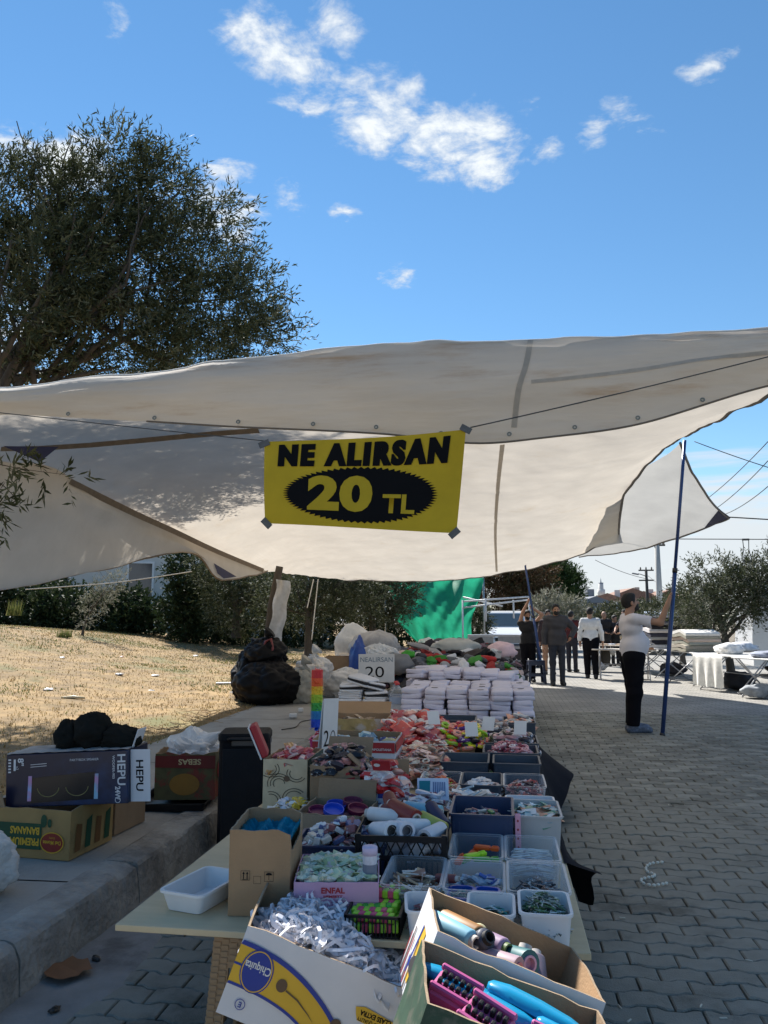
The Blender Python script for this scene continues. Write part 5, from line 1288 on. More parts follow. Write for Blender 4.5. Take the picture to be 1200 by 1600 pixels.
# red banded banana carton
t = thing('banana_carton', 'white banana carton with a red lettered band in mid stall', 'carton', (-.885, 4.86, z0), 1)
pbox(t, .50, .40, .235, [m_whitec, m_card, m_cardedge], seed=31)
for X_, w_ in ((FR(.40, .005), .5), (RT(.5, .007), .4)):
    print_(t, [(-w_ / 2, .165), (w_ / 2, .165), (w_ / 2, .225), (-w_ / 2, .225)], m_redp, X_, 'red_band')
lettering('SORUMLU KURULUS  -  SPAGHETTI NAPOLETANA', .018, m_paper, t, FR(.40, .0065) @ T(0, .185, 0), bold=.0004, width=.46)
mb = MB(); Vt = [Vector((x, y, 0)) for x, y in ((-.10, .155), (-.04, .158), (.03, .145), (.09, .105))]; Vb = [Vector((x, y, 0)) for x, y in ((-.10, .10), (-.04, .11), (.02, .095), (.07, .06))]
mb.grid([[catmull(Vb, i / 12), catmull(Vt, i / 12)] for i in range(13)]); o = mb.build('yellow_print', m_yelp, t); o.matrix_local = FR(.40, .005)
print_(t, ell(.11, .125, .02, .02), m_ink, FR(.40, .006), 'dark_spot'); o = arcband(.0, .06, .12, .09, .006, 30, 150, 20).build('print_line', m_ink, t); o.matrix_local = FR(.40, .006)
heap('wrapped_toys', 'few blue and teal wrapped items lying in the red banded carton', 'packets', T(-.885, 4.86, z0), 16, .42, .32, .15, .23, [k_packet(.10, .07, .06)], [C(70, 120, 150), C(150, 180, 190), C(90, 90, 140), C(200, 195, 150)], 32)
mb = MB(); mb.box(.47, .37, .14, T(0, 0, .008)); o = mb.build('carton_filling', C(120, 100, 85)); place(o, (-.885, 4.86, z0), 1); tag(o, 'goods packed in the lower part of the red banded carton', 'packets', kind='stuff')
# folded price card, duster
t = thing('price_card', 'folded white price card with a hand drawn zero by the red banded carton', 'sign', mat=T(-1.0, 4.52, z0 + .15) @ RZ(72) @ RY(4)); mb = MB(); mb.box(.17, .004, .34, I4, .001); mb.build('card', m_paper, t)
mb = MB(); mb.box(.17, .004, .33, T(0, .03, 0) @ RX(4), .001); mb.build('rear_card', m_paper, t)
o = arcband(.03, .11, .028, .045, .006, 0, 360, 24).build('handwriting', m_ink, t); o.matrix_local = FR(.004)
o = lettering('2', .13, m_ink, t, FR(.004) @ T(-.045, .11, 0)); 
t = thing('feather_duster', 'rainbow coloured duster standing upright by the price card', 'duster', (-1.26, 5.3, z0)); 
bands = [C(25, 80, 200), C(30, 130, 190), C(60, 165, 70), C(165, 195, 50), C(235, 190, 40), C(230, 95, 40), C(205, 40, 45)]
for k, c_ in enumerate(bands):
    mb = MB(); q = random.Random(k); z1 = .22 + k * .055
    for j in range(150):
        a, e = q.uniform(0, 6.28), q.uniform(-.5, .6); d = Vector((math.cos(a), math.sin(a), e)).normalized(); p = Vector((0, 0, z1 + q.uniform(0, .055))); s_ = d.cross(Vector((0, 0, 1))) * .006
        r_ = .055 * q.uniform(.75, 1.05) * (1 if k < 6 else .8); mb.add([p - s_, p + s_, p + d * r_ + s_ * .6, p + d * r_ - s_ * .6], [(0, 1, 2, 3)])
    mb.lathe([(.04, z1), (.04, z1 + .055)], 10); mb.build('fibre_band', c_, t)
mb = MB(); mb.tube([(0, 0, 0), (0, 0, .24)], .01, 8); mb.build('handle', m_white, t, True)
# yellow box + pink bin behind
t = thing('printed_box', 'yellowish printed carton behind the red banded one', 'carton', (-1.08, 5.95, z0), 3); pbox(t, .46, .36, .22, [M('ochre_card', alb=(.42, .31, .12), rough=.7, var=.2, stain=(.5, .45, .38), stain_scale=5, stain_at=(.5, .6)), m_card, m_cardedge], seed=33); print_(t, [(-.2, .01), (.05, .01), (.05, .11), (-.2, .11)], C(185, 185, 195), FR(.36, .006), 'white_print')
flap(t, .44, .16, T(0, .18, .215) @ RX(-60), m_card)
heap('box_filling', 'flat brown goods in the yellowish carton', 'packets', T(-1.08, 5.95, z0), 30, .4, .3, .08, .2, [k_packet(.14, .1, .03)], [C(150, 120, 90), C(120, 95, 75), C(170, 150, 130)], 34)
tray('pink_tub', 'small bright pink tub left of the red banded carton', 'tub', -1.22, 5.25, .13, .18, .16, C(210, 70, 130), rz=5)
heap('tub_filling', 'red and pink packs in the small pink tub', 'packets', T(-1.22, 5.25, z0), 24, .1, .14, .1, .2, [k_packet(.07, .05, .03)], [C(200, 50, 70), C(225, 140, 170), C(220, 200, 205)], 35)
# heaps of bagged hair goods in mid stall
heap('bagged_goods', 'mound of white, coral and red bagged goods right of the yellowish carton', 'packets', T(-.66, 5.92, z0), 150, .5, .95, .02, .25, [k_packet(.15, .10, .05), k_cloth(.16, .10, .05)], [C(222, 215, 210), C(215, 90, 80), C(190, 45, 50), C(220, 150, 135), C(225, 225, 225), C(170, 70, 80)], 36)
heap('peach_packs', 'spread of peach and pink carded hair clips in mid stall', 'packets', T(-.50, 5.0, z0), 330, .30, 1.0, .01, .16, [k_packet(.10, .04, .012), k_flat(.08, .05), k_ring(.02, .006)], [C(215, 160, 130), C(220, 120, 115), C(205, 175, 150), C(225, 190, 180), C(170, 110, 90), C(210, 205, 190)], 37, mound=.7)
heap('bright_scrunchies', 'cluster of neon rainbow hair bands in mid stall', 'hair bands', T(-.30, 5.78, z0), 190, .42, .55, .03, .20, [k_ring(.032, .014), k_packet(.06, .04, .025)], [C(235, 220, 40), C(235, 110, 40), C(150, 200, 40), C(200, 40, 60), C(80, 40, 130), C(240, 160, 140), C(50, 45, 55)], 38)
for i, (lb, x, y, w, d, cc, n_, kk) in enumerate([
    ('slate bin of blue and white carded goods, left of the nearly empty one', -.225, 4.86, .28, .33, [C(90, 150, 170), C(215, 215, 215), C(120, 180, 130)], 26, k_packet(.10, .05, .015)), ('nearly empty slate bin at the road side', .08, 4.84, .27, .29, [C(205, 205, 210)], 5, k_packet(.06, .04, .012)),
    ('slate bin of pink and white hair elastics at the road side', .05, 5.22, .34, .32, [C(215, 160, 165), C(190, 110, 120), C(225, 210, 210), C(150, 60, 80)], 190, k_ring(.02, .007)), ('slate bin of black and pink scrunchies at the road side', .06, 5.66, .36, .40, [C(28, 25, 32), C(40, 35, 45), C(190, 140, 145), C(200, 190, 195), C(60, 45, 60)], 130, k_ring(.035, .016)),
    ('slate bin of grey and cream scrunchies below the shirt stacks', -.10, 6.25, .40, .36, [C(120, 115, 115), C(200, 190, 180), C(60, 55, 60), C(160, 130, 120)], 110, k_ring(.03, .014)), ('slate bin of peach and white items at the roadside corner below the shirts', .14, 6.72, .26, .40, [C(215, 155, 130), C(215, 215, 210), C(160, 165, 170)], 60, k_packet(.10, .06, .03)),
    ('empty slate bin in the row below the shirts', -.42, 6.78, .40, .36, [C(40, 42, 48)], 8, k_packet(.06, .05, .01)), ('slate bin of white and red packs at the left below the shirts', -.95, 6.78, .5, .40, [C(215, 215, 215), C(180, 60, 60), C(60, 55, 60)], 90, k_packet(.12, .08, .03))]):
    bin_(lb, x, y, w, d, .12, m_greyb)
    heap('bin_goods', 'loose goods: ' + lb.replace('slate bin of ', '').replace('nearly empty slate bin', 'last few packs of the bin').replace('empty slate bin', 'scraps of the bin'), 'hair goods', T(x, y, z0), n_, w * .86, d * .86, .02, .05 if n_ < 30 else .16, [kk], cc, 40 + i)
tags = MB()
for i, (x, y, z, a) in enumerate([(-.47, 5.55, .22, 20), (-.10, 5.45, .20, -15), (-.20, 5.30, .18, 10), (.12, 5.50, .17, -8)]):
    o = MB(); o.box(.085, .002, .10, I4); o = o.build('price_tag', m_paper); place(o, mat=T(x, y, z0 + z) @ RZ(a) @ RX(-30)); tag(o, ['white paper tag stuck in the bagged goods beside the neon hair bands', 'white paper tag between the neon hair bands and the black scrunchies', 'white paper tag above the pink hair elastics', 'white paper tag on the black and pink scrunchies'][i], 'price tag', 'paper tags in the hair goods')

# ---- stacked shirts ------------------------------------------------------------------------------
m_shirt = M('white_cotton', alb=(.63, .60, .70), rough=.85, var=.05, scale=10, bump=.4, bscale=30, rnd_obj=.05)
m_shirt2 = M('white_cotton_b', alb=(.70, .69, .71), rough=.85, var=.05, scale=10, bump=.4, bscale=30, rnd_obj=.05)
def folded_mesh(name, w, d, h, mats, seed, layers=2, trim=False):
    """a folded garment packet: two or three rounded fold layers with sagging, uneven edges"""
    mb = MB(); q = random.Random(seed)
    for L_ in range(layers):
        hh = h / layers; z = L_ * hh; loops = []
        for (zz, k) in ((0, .965), (hh * .2, 1.0), (hh * .55, 1.012), (hh * .85, .995), (hh * .99, .95)):
            lp = rr(w * k, d * k, .04, 0, 6); o_ = []
            for (x, y, _) in lp:
                n_ = mnoise.noise(Vector((x * 9 + seed * 3.1, y * 9, L_ * 2.7 + zz * 30))); o_.append((x * (1 + .09 * n_), y * (1 + .07 * n_), z + zz + .014 * mnoise.noise(Vector((x * 6, y * 6, seed + L_)))))
            loops.append(o_)
        mb.mat(L_ % 2 if trim else 0); loft(mb, loops)
    me = mb.mesh(name, mats, True); me.set_sharp_from_angle(angle=R(60)); return me
sh_me = [folded_mesh('folded_shirt_pack', .2, .30, .094, [m_shirt], i) for i in range(6)]
q = random.Random(17)
cols_x = [-.86, -.645, -.43, -.215, 0.0, .205]
names_c = ['leftmost', 'second from left', 'third from left', 'fourth from left', 'second from the road', 'roadside']
tagm = M('size_sticker', alb=(.03, .03, .035), rough=.5)
for ci, cx in enumerate(cols_x):
    for rw in range(4):
        nl = 3
        for l_ in range(nl):
            if rw >= 2 and l_ < nl - 2: continue
            o = link('folded_shirt_pack', sh_me[q.randrange(6)]); zz = z0 + l_ * .095
            if rw >= 2 and l_ == nl - 2: pass
            place(o, mat=T(cx + q.uniform(-.014, .014), 7.72 + rw * .315 + q.uniform(-.04, .03), zz) @ RZ(q.uniform(-5, 5) + (180 if q.random() < .5 else 0)) @ RX(q.uniform(-2, 2)) @ S(q.uniform(.94, 1.03), 1, q.uniform(.93, 1.02)))
            tag(o, 'folded white shirts, %s column, %s row, %s layer of the big stack' % (names_c[ci], ['front', 'second', 'third', 'rear'][rw], ['bottom', 'second', 'third', 'fourth', 'fifth'][l_]), 'shirts', 'folded white shirts stacked on the stall')
            if l_ == nl - 1 and q.random() < .6:
                mb = MB(); mb.box(.06, .035, .002, T(.02, -.06, .096) @ RZ(q.uniform(-20, 20))); mb.build('sticker', tagm, o)
mb = MB(); mb.box(1.25, .6, .19, T(-.33, 8.55, z0)); tag(mb.build('shirt_core', m_shirt), 'packed white shirts inside the middle of the big stack', 'shirts', kind='stuff')
# a second bank of shirts rising behind, looser
for k in range(16):
    o = link('folded_shirt_pack', sh_me[q.randrange(6)]); cx, cy = -.95 + .205 * (k % 6) + q.uniform(-.03, .03), 9.1 + .3 * (k // 6)
    place(o, mat=T(cx, cy, z0 + .25 + q.uniform(0, .05)) @ RZ(q.uniform(-14, 14)) @ RX(q.uniform(-5, 8))); tag(o, 'loose white shirt pack behind the big stack, %s from left in its %s row' % (['first', 'second', 'third', 'fourth', 'fifth', 'sixth'][k % 6], ['near', 'middle', 'far'][k // 6]), 'shirts', 'loose white shirts behind the stack')
mb = MB(); mb.box(1.35, .95, .245, T(-.42, 9.55, z0)); tag(mb.build('shirt_base', m_shirt), 'packed shirts under the loose white packs', 'shirts', kind='stuff')
# striped shirts at left, black trim
m_trim = M('black_trim', alb=(.015, .015, .02), rough=.8)
st_me = [folded_mesh('trimmed_shirt_pack', .24, .30, .07, [m_shirt2, m_trim if i == 1 else m_shirt2], 20 + i, layers=3, trim=True) for i in range(3)]
for k, (x, y, z, rz, mi) in enumerate([(-1.56, 8.1, 0, 0, 0), (-1.56, 8.1, .072, 4, 0), (-1.55, 8.12, .144, -3, 0), (-1.55, 8.1, .216, 6, 1), (-1.29, 8.12, 0, 2, 0), (-1.29, 8.1, .072, -5, 0), (-1.30, 8.12, .144, 12, 1), (-1.36, 8.14, .24, 25, 1), (-1.44, 8.1, .29, -18, 1)]):
    o = link('trimmed_shirt_pack', st_me[mi]); place(o, mat=T(x, y, z0 + z) @ RZ(rz) @ RY(0 if k < 7 else 14)); tag(o, '%s white shirt, %s layer of the %s pile below the price board' % ('black trimmed' if mi else 'plain', ['bottom', 'second', 'third', 'fourth', 'bottom', 'second', 'third', 'tilted', 'topmost'][k], 'left' if k < 4 or k == 8 else 'right'), 'shirts', 'trimmed white shirts below the price board')
# big clear water jugs
def jug(label, x, y, z, rz=0):
    t = thing('water_jug', label, 'bottle', (x, y, z), rz, group='water jugs beside the shirts')
    mb = MB(); loft(mb, [rr(.15, .15, .03, 0), rr(.16, .16, .04, .02), rr(.155, .155, .04, .09), rr(.16, .16, .04, .10), rr(.155, .155, .04, .19), rr(.10, .10, .045, .24), rr(.045, .045, .022, .27), rr(.045, .045, .022, .285)]); shade_auto(mb.build('bottle_body', m_clear, t), 50)
    mb = MB(); mb.lathe([(.025, .283), (.025, .305), (.022, .308)], 14); mb.build('cap', C(200, 60, 60), t, True)
    mb = MB(); loft(mb, [rr(.159, .159, .04, .10), rr(.159, .159, .04, .17)], False, False); mb.build('paper_label', C(150, 165, 190), t, True)
    mb = MB(); loft(mb, [rr(.145, .145, .035, .006), rr(.145, .145, .035, .16)]); mb.build('white_content', M('milky_fill', alb=(.55, .56, .60), rough=.6), t)
jug('clear plastic jug standing left of the shirt stacks', -1.06, 8.02, z0); jug('second clear jug wedged behind the first', -1.10, 8.22, z0)

# price board NEALIRSAN 20
t = thing('price_board', 'white hand lettered price board NEALIRSAN 20 on a thin stick', 'sign', (-1.37, 8.6, z0 - .0), 10)
mb = MB(); mb.box(.40, .006, .31, T(0, 0, .26), .004); mb.build('board', M('grubby_white_board', alb=(.58, .57, .56), rough=.6, var=.06), t)
mb = MB(); mb.tube([(0, .012, 0), (0, .012, .5)], .008, 6); mb.build('stick', m_ply, t)
lettering('NEALIRSAN', .075, C(90, 110, 125), t, FR(.006) @ T(0, .51, 0), width=.36); lettering('20', .17, m_ink, t, FR(.006) @ T(-.02, .375, 0), width=.21)

# heap of dark clothes with a few bundles that stand out
cm = [C(30, 30, 34, .9), C(55, 55, 60, .9), C(90, 90, 95, .9), C(40, 36, 44, .9), C(150, 148, 150, .9), C(205, 205, 208, .9), C(120, 35, 38, .9), C(70, 62, 60, .9), C(45, 55, 80, .9), C(110, 85, 95, .9), C(25, 25, 28, .9), C(190, 170, 165, .9)]
heap('clothes_heap', 'long heap of mixed dark socks and clothes at the far end of the stall', 'clothes', T(-.68, 11.9, z0), 620, 1.9, 4.2, .05, .62, [k_cloth(.26, .16, .10), k_cloth(.20, .12, .12), k_cloth(.34, .14, .08)], cm, 51, sc=(.7, 1.25), pr=False)
heap('socks_front', 'grey, red and white sock bundles between the shirts and the dark heap', 'socks', T(-.72, 10.1, z0 + .12), 120, 1.75, .9, .10, .36, [k_cloth(.26, .13, .09), k_cloth(.2, .12, .1)], [C(100, 100, 105, .9), C(150, 150, 152, .9), C(205, 205, 208, .9), C(70, 70, 75, .9), C(150, 40, 40, .9), C(60, 130, 50, .9)], 52, pr=False)
for (lb, x, y, z, rx, ry, rz_, c_, az) in [('grey bundle of socks at the left front of the dark heap', -1.28, 9.75, .40, .20, .16, .13, C(120, 120, 122, .9), 10), ('bright green bundle beside the grey sock bundle', -1.18, 10.0, .50, .09, .09, .06, C(60, 150, 45, .8), 0), ('green bundle at the left end of the socks', -1.50, 9.85, .40, .09, .09, .09, C(50, 120, 45, .8), 0),
                                          ('red bundle in the middle of the socks', -.95, 10.2, .46, .12, .08, .05, C(170, 40, 40, .8), 15), ('red packet at the right of the socks', -.18, 10.2, .44, .13, .08, .05, C(175, 35, 35, .8), -5), ('large pale grey clear bag of socks on top of the heap', -.62, 11.0, .56, .34, .2, .13, C(165, 168, 165, .5), 4), ('pale pink garment at the road end of the heap', .0, 11.2, .50, .22, .16, .14, C(220, 190, 195, .9), 20)]:
    mb = MB(); mb.blob(rx, ry, rz_, I4, 20, 14, .25, len(lb)); o = mb.build('sock_bundle', c_, None, True); place(o, (x, y, z0 + z), az); tag(o, lb, 'clothes', 'bundles on the clothes heap')
for (lb, x, y, z, s_) in (('crumpled clear plastic bag at the left of the clothes heap', -1.62, 10.6, .42, .24), ('crumpled clear film over the heap by the green net', -1.2, 12.6, .46, .22)):
    mb = MB(); mb.blob(s_, s_ * .8, s_ * .75, I4, 26, 18, .42, int(s_ * 100)); o = mb.build('plastic_bag', m_bag, None); place(o, (x, y, z0 + z)); tag(o, lb, 'bag')

# ---- on the footway -------------------------------------------------------------------------------
SZ = SWZ + .004
# tall party speaker in the gutter
t = thing('loudspeaker', 'tall black loudspeaker standing between the kerb and the stall', 'speaker', (-1.64, 4.93, .012), 12)
m_spk = M('speaker_black', alb=(.006, .006, .008), spec=.15, rough=.6, var=.2, bump=.3, bscale=300)
mb = MB(); SPH = .73
loft(mb, [rr(.30, .30, .03, 0), rr(.31, .31, .065, .02), rr(.31, .31, .065, SPH - .05), rr(.325, .325, .07, SPH - .045), rr(.325, .325, .07, SPH - .012), rr(.30, .30, .04, SPH)]); shade_auto(mb.build('cabinet', m_spk, t), 40)
mb = MB(); mb.box(.25, .01, SPH - .14, T(0, -.158, .05), .004); mb.build('grille', M('grille_cloth', alb=(.014, .014, .017), rough=.95, bump=.8, bscale=500), t)
mb = MB(); mb.tube([(-.09, -.165, SPH - .03), (-.07, -.185, SPH - .028), (.07, -.185, SPH - .028), (.09, -.165, SPH - .03)], .011, 8); mb.build('handle', m_black, t, True)
mb = MB(); mb.box(.14, .012, .04, T(.0, -.16, SPH - .075) @ RX(0), .006); mb.build('control_panel', M('panel_grey', alb=(.05, .05, .055), rough=.3), t)
mb = MB(); mb.box(.10, .006, .03, T(.16, .0, SPH - .08) @ RZ(90)); mb.build('side_label', C(90, 90, 95), t)
for sx in (-1, 1): mb = MB(); mb.lathe([(.03, 0), (.03, .02)], 12, T(sx * .155, .13, .03) @ RY(90) @ T(0, 0, -.01)); mb.build('wheel', m_black, t)

# green and brown banana carton
m_dm = M('kraft_tan', alb=(.36, .23, .085), rough=.75, var=.12, scale=8, stain=(.22, .13, .05), stain_scale=5, stain_at=(.58, .75))
t = thing('banana_carton', 'tan and green banana carton on the footway with upside-down lettering', 'carton', (-2.485, 4.12, SZ), -4)
DW, DD, DH = .53, .40, .25
pbox(t, DW, DD, DH, [m_dm, m_card, m_cardedge], seed=61, wob=.008)
m_dgreen = M('print_green', alb=(.012, .07, .03), rough=.6, var=.1)
F0 = FR(DD, .005); F1 = FR(DD, .0065)
print_(t, [(-.265, .045), (.10, .045), (.10, .175), (-.265, .175)], m_dgreen, F0, 'green_panel')
lettering('PREMIUM', .05, m_yelp, t, F1 @ T(.0, .083, 0) @ RZ(180), bold=.0016, width=.175); lettering('BANANAS', .05, m_yelp, t, F1 @ T(.0, .138, 0) @ RZ(180), bold=.0016, width=.175)
print_(t, ell(.165, .085, .065, .048), C(140, 45, 35), F0, 'red_shield'); o = arcband(.165, .085, .067, .050, .005, 0, 360, 36).build('shield_ring', m_yelp, t); o.matrix_local = F1
lettering('Del Monte', .026, m_yelp, t, F1 @ T(.165, .085, 0) @ RZ(180), bold=.0006, width=.105); lettering('Quality', .012, m_yelp, t, F1 @ T(.165, .108, 0) @ RZ(180))
for (cx, cy, a_) in ((.11, .19, .03), (.145, .18, .02)): print_(t, ell(cx, cy, a_ * .6, a_ * 1.1), m_dgreen, F0, 'leaf_print')
for k in range(4): print_(t, [(-.16 + k * .09, .03), (-.11 + k * .09, .03), (-.10 + k * .09, .16 + .03 * (k % 2)), (-.15 + k * .09, .17)], m_dgreen if k % 2 else C(120, 80, 40), RT(DW, .005), 'side_print')
flap(t, .12, .10, T(-.19, -.2, .245) @ RX(24), m_cardedge)
t = thing('cardboard_box', 'worn brown cardboard box right behind the tan banana carton', 'carton', (-2.40, 4.56, SZ), -4); pbox(t, .36, .34, .22, [m_card2, m_card2, m_cardedge], seed=62, wob=.006); flap(t, .32, .12, T(0, -.17, .215) @ RX(60), m_card2)
mb = MB(); mb.box(.33, .31, .12, T(0, 0, .01)); o = mb.build('box_filling', C(90, 75, 60)); place(o, (-2.40, 4.56, SZ), -4); tag(o, 'contents of the worn brown box behind the banana carton', 'packets', kind='stuff')
# blue speaker box lying on the banana carton
HW, HD, HH = .68, .28, .275
t = thing('speaker_box', 'dark blue printed speaker box lying on the tan banana carton, white end flap open', 'carton', mat=T(-2.325, 4.13, SZ + .252) @ RZ(4) @ RY(-3.0))
m_hepu = M('navy_print', alb=(.006, .010, .035), rough=.35, var=.1, stain=(.015, .045, .13), stain_scale=2.2, stain_at=(.45, .75))
mb = MB(); mb.box(HW, HD, HH, I4, .003); mb.build('carton_wall', m_hepu, t)
mb = MB(); g = [[(-.34 + .68 * j / 20, -.14 + .28 * i / 8, HH + .004 + .008 * abs(mnoise.noise(Vector((j * .5, i * .5, 2))))) for j in range(21)] for i in range(9)]; mb.grid(g); mb.build('torn_top', M('grey_board', alb=(.35, .34, .33), rough=.8, var=.25, scale=10), t, True)
H0, H1 = FR(HD, .002), FR(HD, .0035)
print_(t, [(-.20, .02), (.17, .03), (.16, .17), (-.19, .15)], M('screen_black', alb=(.008, .009, .012), rough=.25), H0, 'speaker_picture')
for (cx, w_) in ((-.10, .06), (.06, .062)):
    o = arcband(cx, .10, w_, .05, .004, -175, -5, 20).build('driver_ring', C(120, 115, 70), t); o.matrix_local = H1
for (x_, s_) in ((-.205, -1), (.165, 1)):
    print_(t, [(x_ - .012, .03), (x_ + .010, .03), (x_ + .014, .16), (x_ - .006, .16)], M('led_print_%d' % s_, alb=(.22, .45, .62) if s_ > 0 else (.25, .35, .6), rough=.4, var=.4, scale=8, stain=(.5, .25, .45), stain_scale=6, stain_at=(.45, .6)), H1, 'light_bar_picture')
m_pwhite = M('print_white', alb=(.6, .62, .65), rough=.5)
lettering('HEPU', .062, m_pwhite, t, H1 @ T(.305, .175, 0) @ RZ(-90), bold=.0012, width=.16); lettering('24W', .038, m_pwhite, t, H1 @ T(.285, .055, 0) @ RZ(-90), bold=.0012, width=.07)
lettering('WOOFER-903', .018, m_pwhite, t, H1 @ T(.262, .19, 0) @ RZ(-90), bold=.0003, width=.12); lettering('PARTYBOX SPEAKER', .017, m_pwhite, t, H1 @ T(.10, .235, 0), width=.16)
lettering('8"', .045, m_pwhite, t, H1 @ T(-.255, .235, 0) @ RZ(-90), bold=.001, width=.04); lettering('x2', .02, m_pwhite, t, H1 @ T(-.275, .205, 0) @ RZ(-90))
print_(t, [(-.295, .19), (-.283, .19), (-.283, .25), (-.295, .25)], m_pwhite, H1, 'label_print')
for k in range(5): print_(t, [(-.325, .18 + k * .016), (-.310, .18 + k * .016), (-.310, .188 + k * .016), (-.325, .188 + k * .016)], m_pwhite, H1, 'icon_print')
for k in range(2): print_(t, [(-.20, .205 + k * .012), (-.11, .209 + k * .012), (-.11, .212 + k * .012), (-.20, .208 + k * .012)], m_pwhite, H1, 'microphone_picture')
o = arcband(.285, .02, .014, .014, .003, 0, 360, 20).build('ring_mark', m_pwhite, t); o.matrix_local = H1
fo = flap(t, HH * .98, .115, T(HW / 2 + .003, -HD / 2 + .03, HH / 2) @ RZ(-8) @ RY(90) @ RX(0), m_whitec, 'end_flap')
lettering('HEPU', .06, m_ink, fo, FR(.005) @ T(0, .055, 0) @ RZ(0), bold=.001, width=.16)
flap(t, .12, .10, T(HW / 2 - .01, .0, HH) @ RY(20) @ RZ(90), m_whitec, 'top_flap')
# black fabric bundle on the box
for i, (lb, x, y, z, rx, ry, rz_, az) in enumerate([('black fabric bundle, left lobe on the blue speaker box', -2.42, 4.16, .085, .085, .10, .085, 20), ('black rolled fabric hump in the middle of the blue speaker box', -2.27, 4.15, .11, .105, .11, .11, -10), ('black fabric sleeve trailing right on the blue speaker box', -2.11, 4.15, .075, .13, .09, .07, -6)]):
    mb = MB(); mb.blob(rx, ry, rz_, I4, 40, 28, .20, 70 + i, flat=.75, crk=.12); o = mb.build('fabric_bundle', M('black_fleece', alb=(.012, .013, .012), rough=.95, spec=.1, bump=.2, bscale=30), None, True); place(o, (x, y, SZ + .252 + .285 + z - .035 + .03 * (x + 2.4)), az); tag(o, lb, 'fabric', 'black fabric on the speaker box')
# sebas box with clear film
t = thing('printed_box', 'green and red printed carton stuffed with clear film behind the blue speaker box', 'carton', (-2.14, 5.28, SZ + .05), 10)
m_seb = M('produce_print', alb=(.10, .085, .03), rough=.55, var=.3, stain=(.22, .035, .02), stain_scale=6, stain_at=(.52, .6))
pbox(t, .40, .42, .30, [m_seb, m_card, m_cardedge], seed=63, wob=.012)
print_(t, [(-.2, .21), (.2, .20), (.2, .285), (-.2, .285)], C(110, 30, 25), FR(.42, .006), 'red_band'); lettering('SEBAS', .05, C(210, 190, 140), t, FR(.42, .0075) @ T(.03, .245, 0) @ RZ(180), bold=.001, width=.15)
print_(t, ell(.0, .10, .10, .07, 24, 0, 360), C(150, 105, 35), FR(.42, .006), 'fruit_print'); print_(t, ell(.1, .13, .07, .05), C(25, 60, 30), RT(.40, .006), 'leaf_print'); print_(t, ell(-.08, .18, .08, .06), C(150, 40, 30), RT(.40, .006), 'fruit_print')
mb = MB(); mb.blob(.19, .2, .14, T(0, 0, .27), 34, 24, .5, 6); o = mb.build('clear_film', m_bag, None); place(o, (-2.14, 5.28, SZ + .05), 10); tag(o, 'crumpled clear film bulging out of the printed carton', 'plastic film')
tray('black_tray', 'flat black plastic tray under the printed carton', 'tray', -2.20, 5.20, .46, .50, .05, m_black, rz=10, z=SZ)
mb = MB(); mb.blob(.24, .30, .10, I4, 26, 16, .35, 9, flat=.5); o = mb.build('dark_cloth', M('black_fleece'), None, True); place(o, (-1.98, 5.95, SZ + .05), 15); tag(o, 'dark crumpled cloth on the footway behind the printed carton', 'cloth')
mb = MB(); mb.blob(.20, .24, .07, I4, 30, 18, .45, 10, flat=.5); o = mb.build('white_cloth', M('pale_cloth', alb=(.55, .55, .57), rough=.8, bump=.8, bscale=18), None, True); place(o, (-2.0, 5.92, SZ + .15), 15); tag(o, 'pale crumpled cloth lying on the dark one', 'cloth')
# white sack at the left edge
mb = MB(); mb.blob(.20, .17, .17, I4, 60, 40, .2, 12, flat=.85, crk=.12); o = mb.build('white_sack', M('woven_white', alb=(.62, .61, .58), rough=.7, var=.06, bump=.7, bscale=60), None, True); place(o, (-2.40, 3.36, SZ + .145), 0); tag(o, 'bulging white sack on the footway at the left edge', 'sack')
# rubbish sacks
m_binbag = M('black_bag_film', alb=(.008, .008, .009), rough=.5, var=.2, bump=.4, bscale=14, spec=.12)
def sack(label, x, y, z, rx, ry, rz_, mat, seed, az=0, knot=True, lump=.22, name='rubbish_sack'):
    t = thing(name, label, 'sack', (x, y, z), az, group='sacks piled at the kerb')
    mb = MB(); mb.blob(rx, ry, rz_, T(0, 0, rz_ * .8), 80, 50, lump, seed, flat=.78, crk=.10); mb.build('bag_body', mat, t, True)
    if knot: mb = MB(); mb.tube([(0, 0, rz_ * 1.7), (.02, 0, rz_ * 1.85), (-.01, .01, rz_ * 1.98), (.05, 0, rz_ * 2.2)], [.10, .035, .04, .11], 10); mb.build('tied_neck', mat, t, True)
    return t
LZ = lambda x, y: max(lawn_z(x, y), SWZ)
sack('big black rubbish sack at the front of the kerbside pile', -3.5, 11.5, SZ - .03, .52, .42, .36, m_binbag, 1, knot=False, lump=.16)
sack('black rubbish sack at the back left of the kerbside pile', -3.86, 11.9, SZ + .02, .36, .34, .40, m_binbag, 2)
sack('black tied sack with a printed strap on top of the pile', -3.62, 11.8, SZ + .50, .36, .30, .25, m_binbag, 3)
sack('beige full sack leaning on the black rubbish sacks', -2.98, 11.65, SZ - .02, .27, .25, .30, M('beige_sack', alb=(.36, .34, .29), rough=.7, bump=.8, bscale=20), 4)
sack('white plastic carrier bag behind the beige sack', -3.0, 12.4, SZ + .2, .28, .25, .26, m_bag, 5)
sack('slumped white sack lying right of the beige one', -2.45, 12.5, SZ - .02, .48, .28, .26, M('white_film', alb=(.6, .6, .6), rough=.4, bump=.8, bscale=14), 6, knot=False)
mb = MB(); mb.tube([(-3.62, 11.62, .95), (-3.58, 11.6, 1.12), (-3.50, 11.62, 1.16), (-3.46, 11.6, 1.0), (-3.5, 11.58, .9)], .022, 8); tag(mb.build('strap', C(120, 55, 55), None, True), 'red and grey webbing strap on the black tied sack', 'strap')
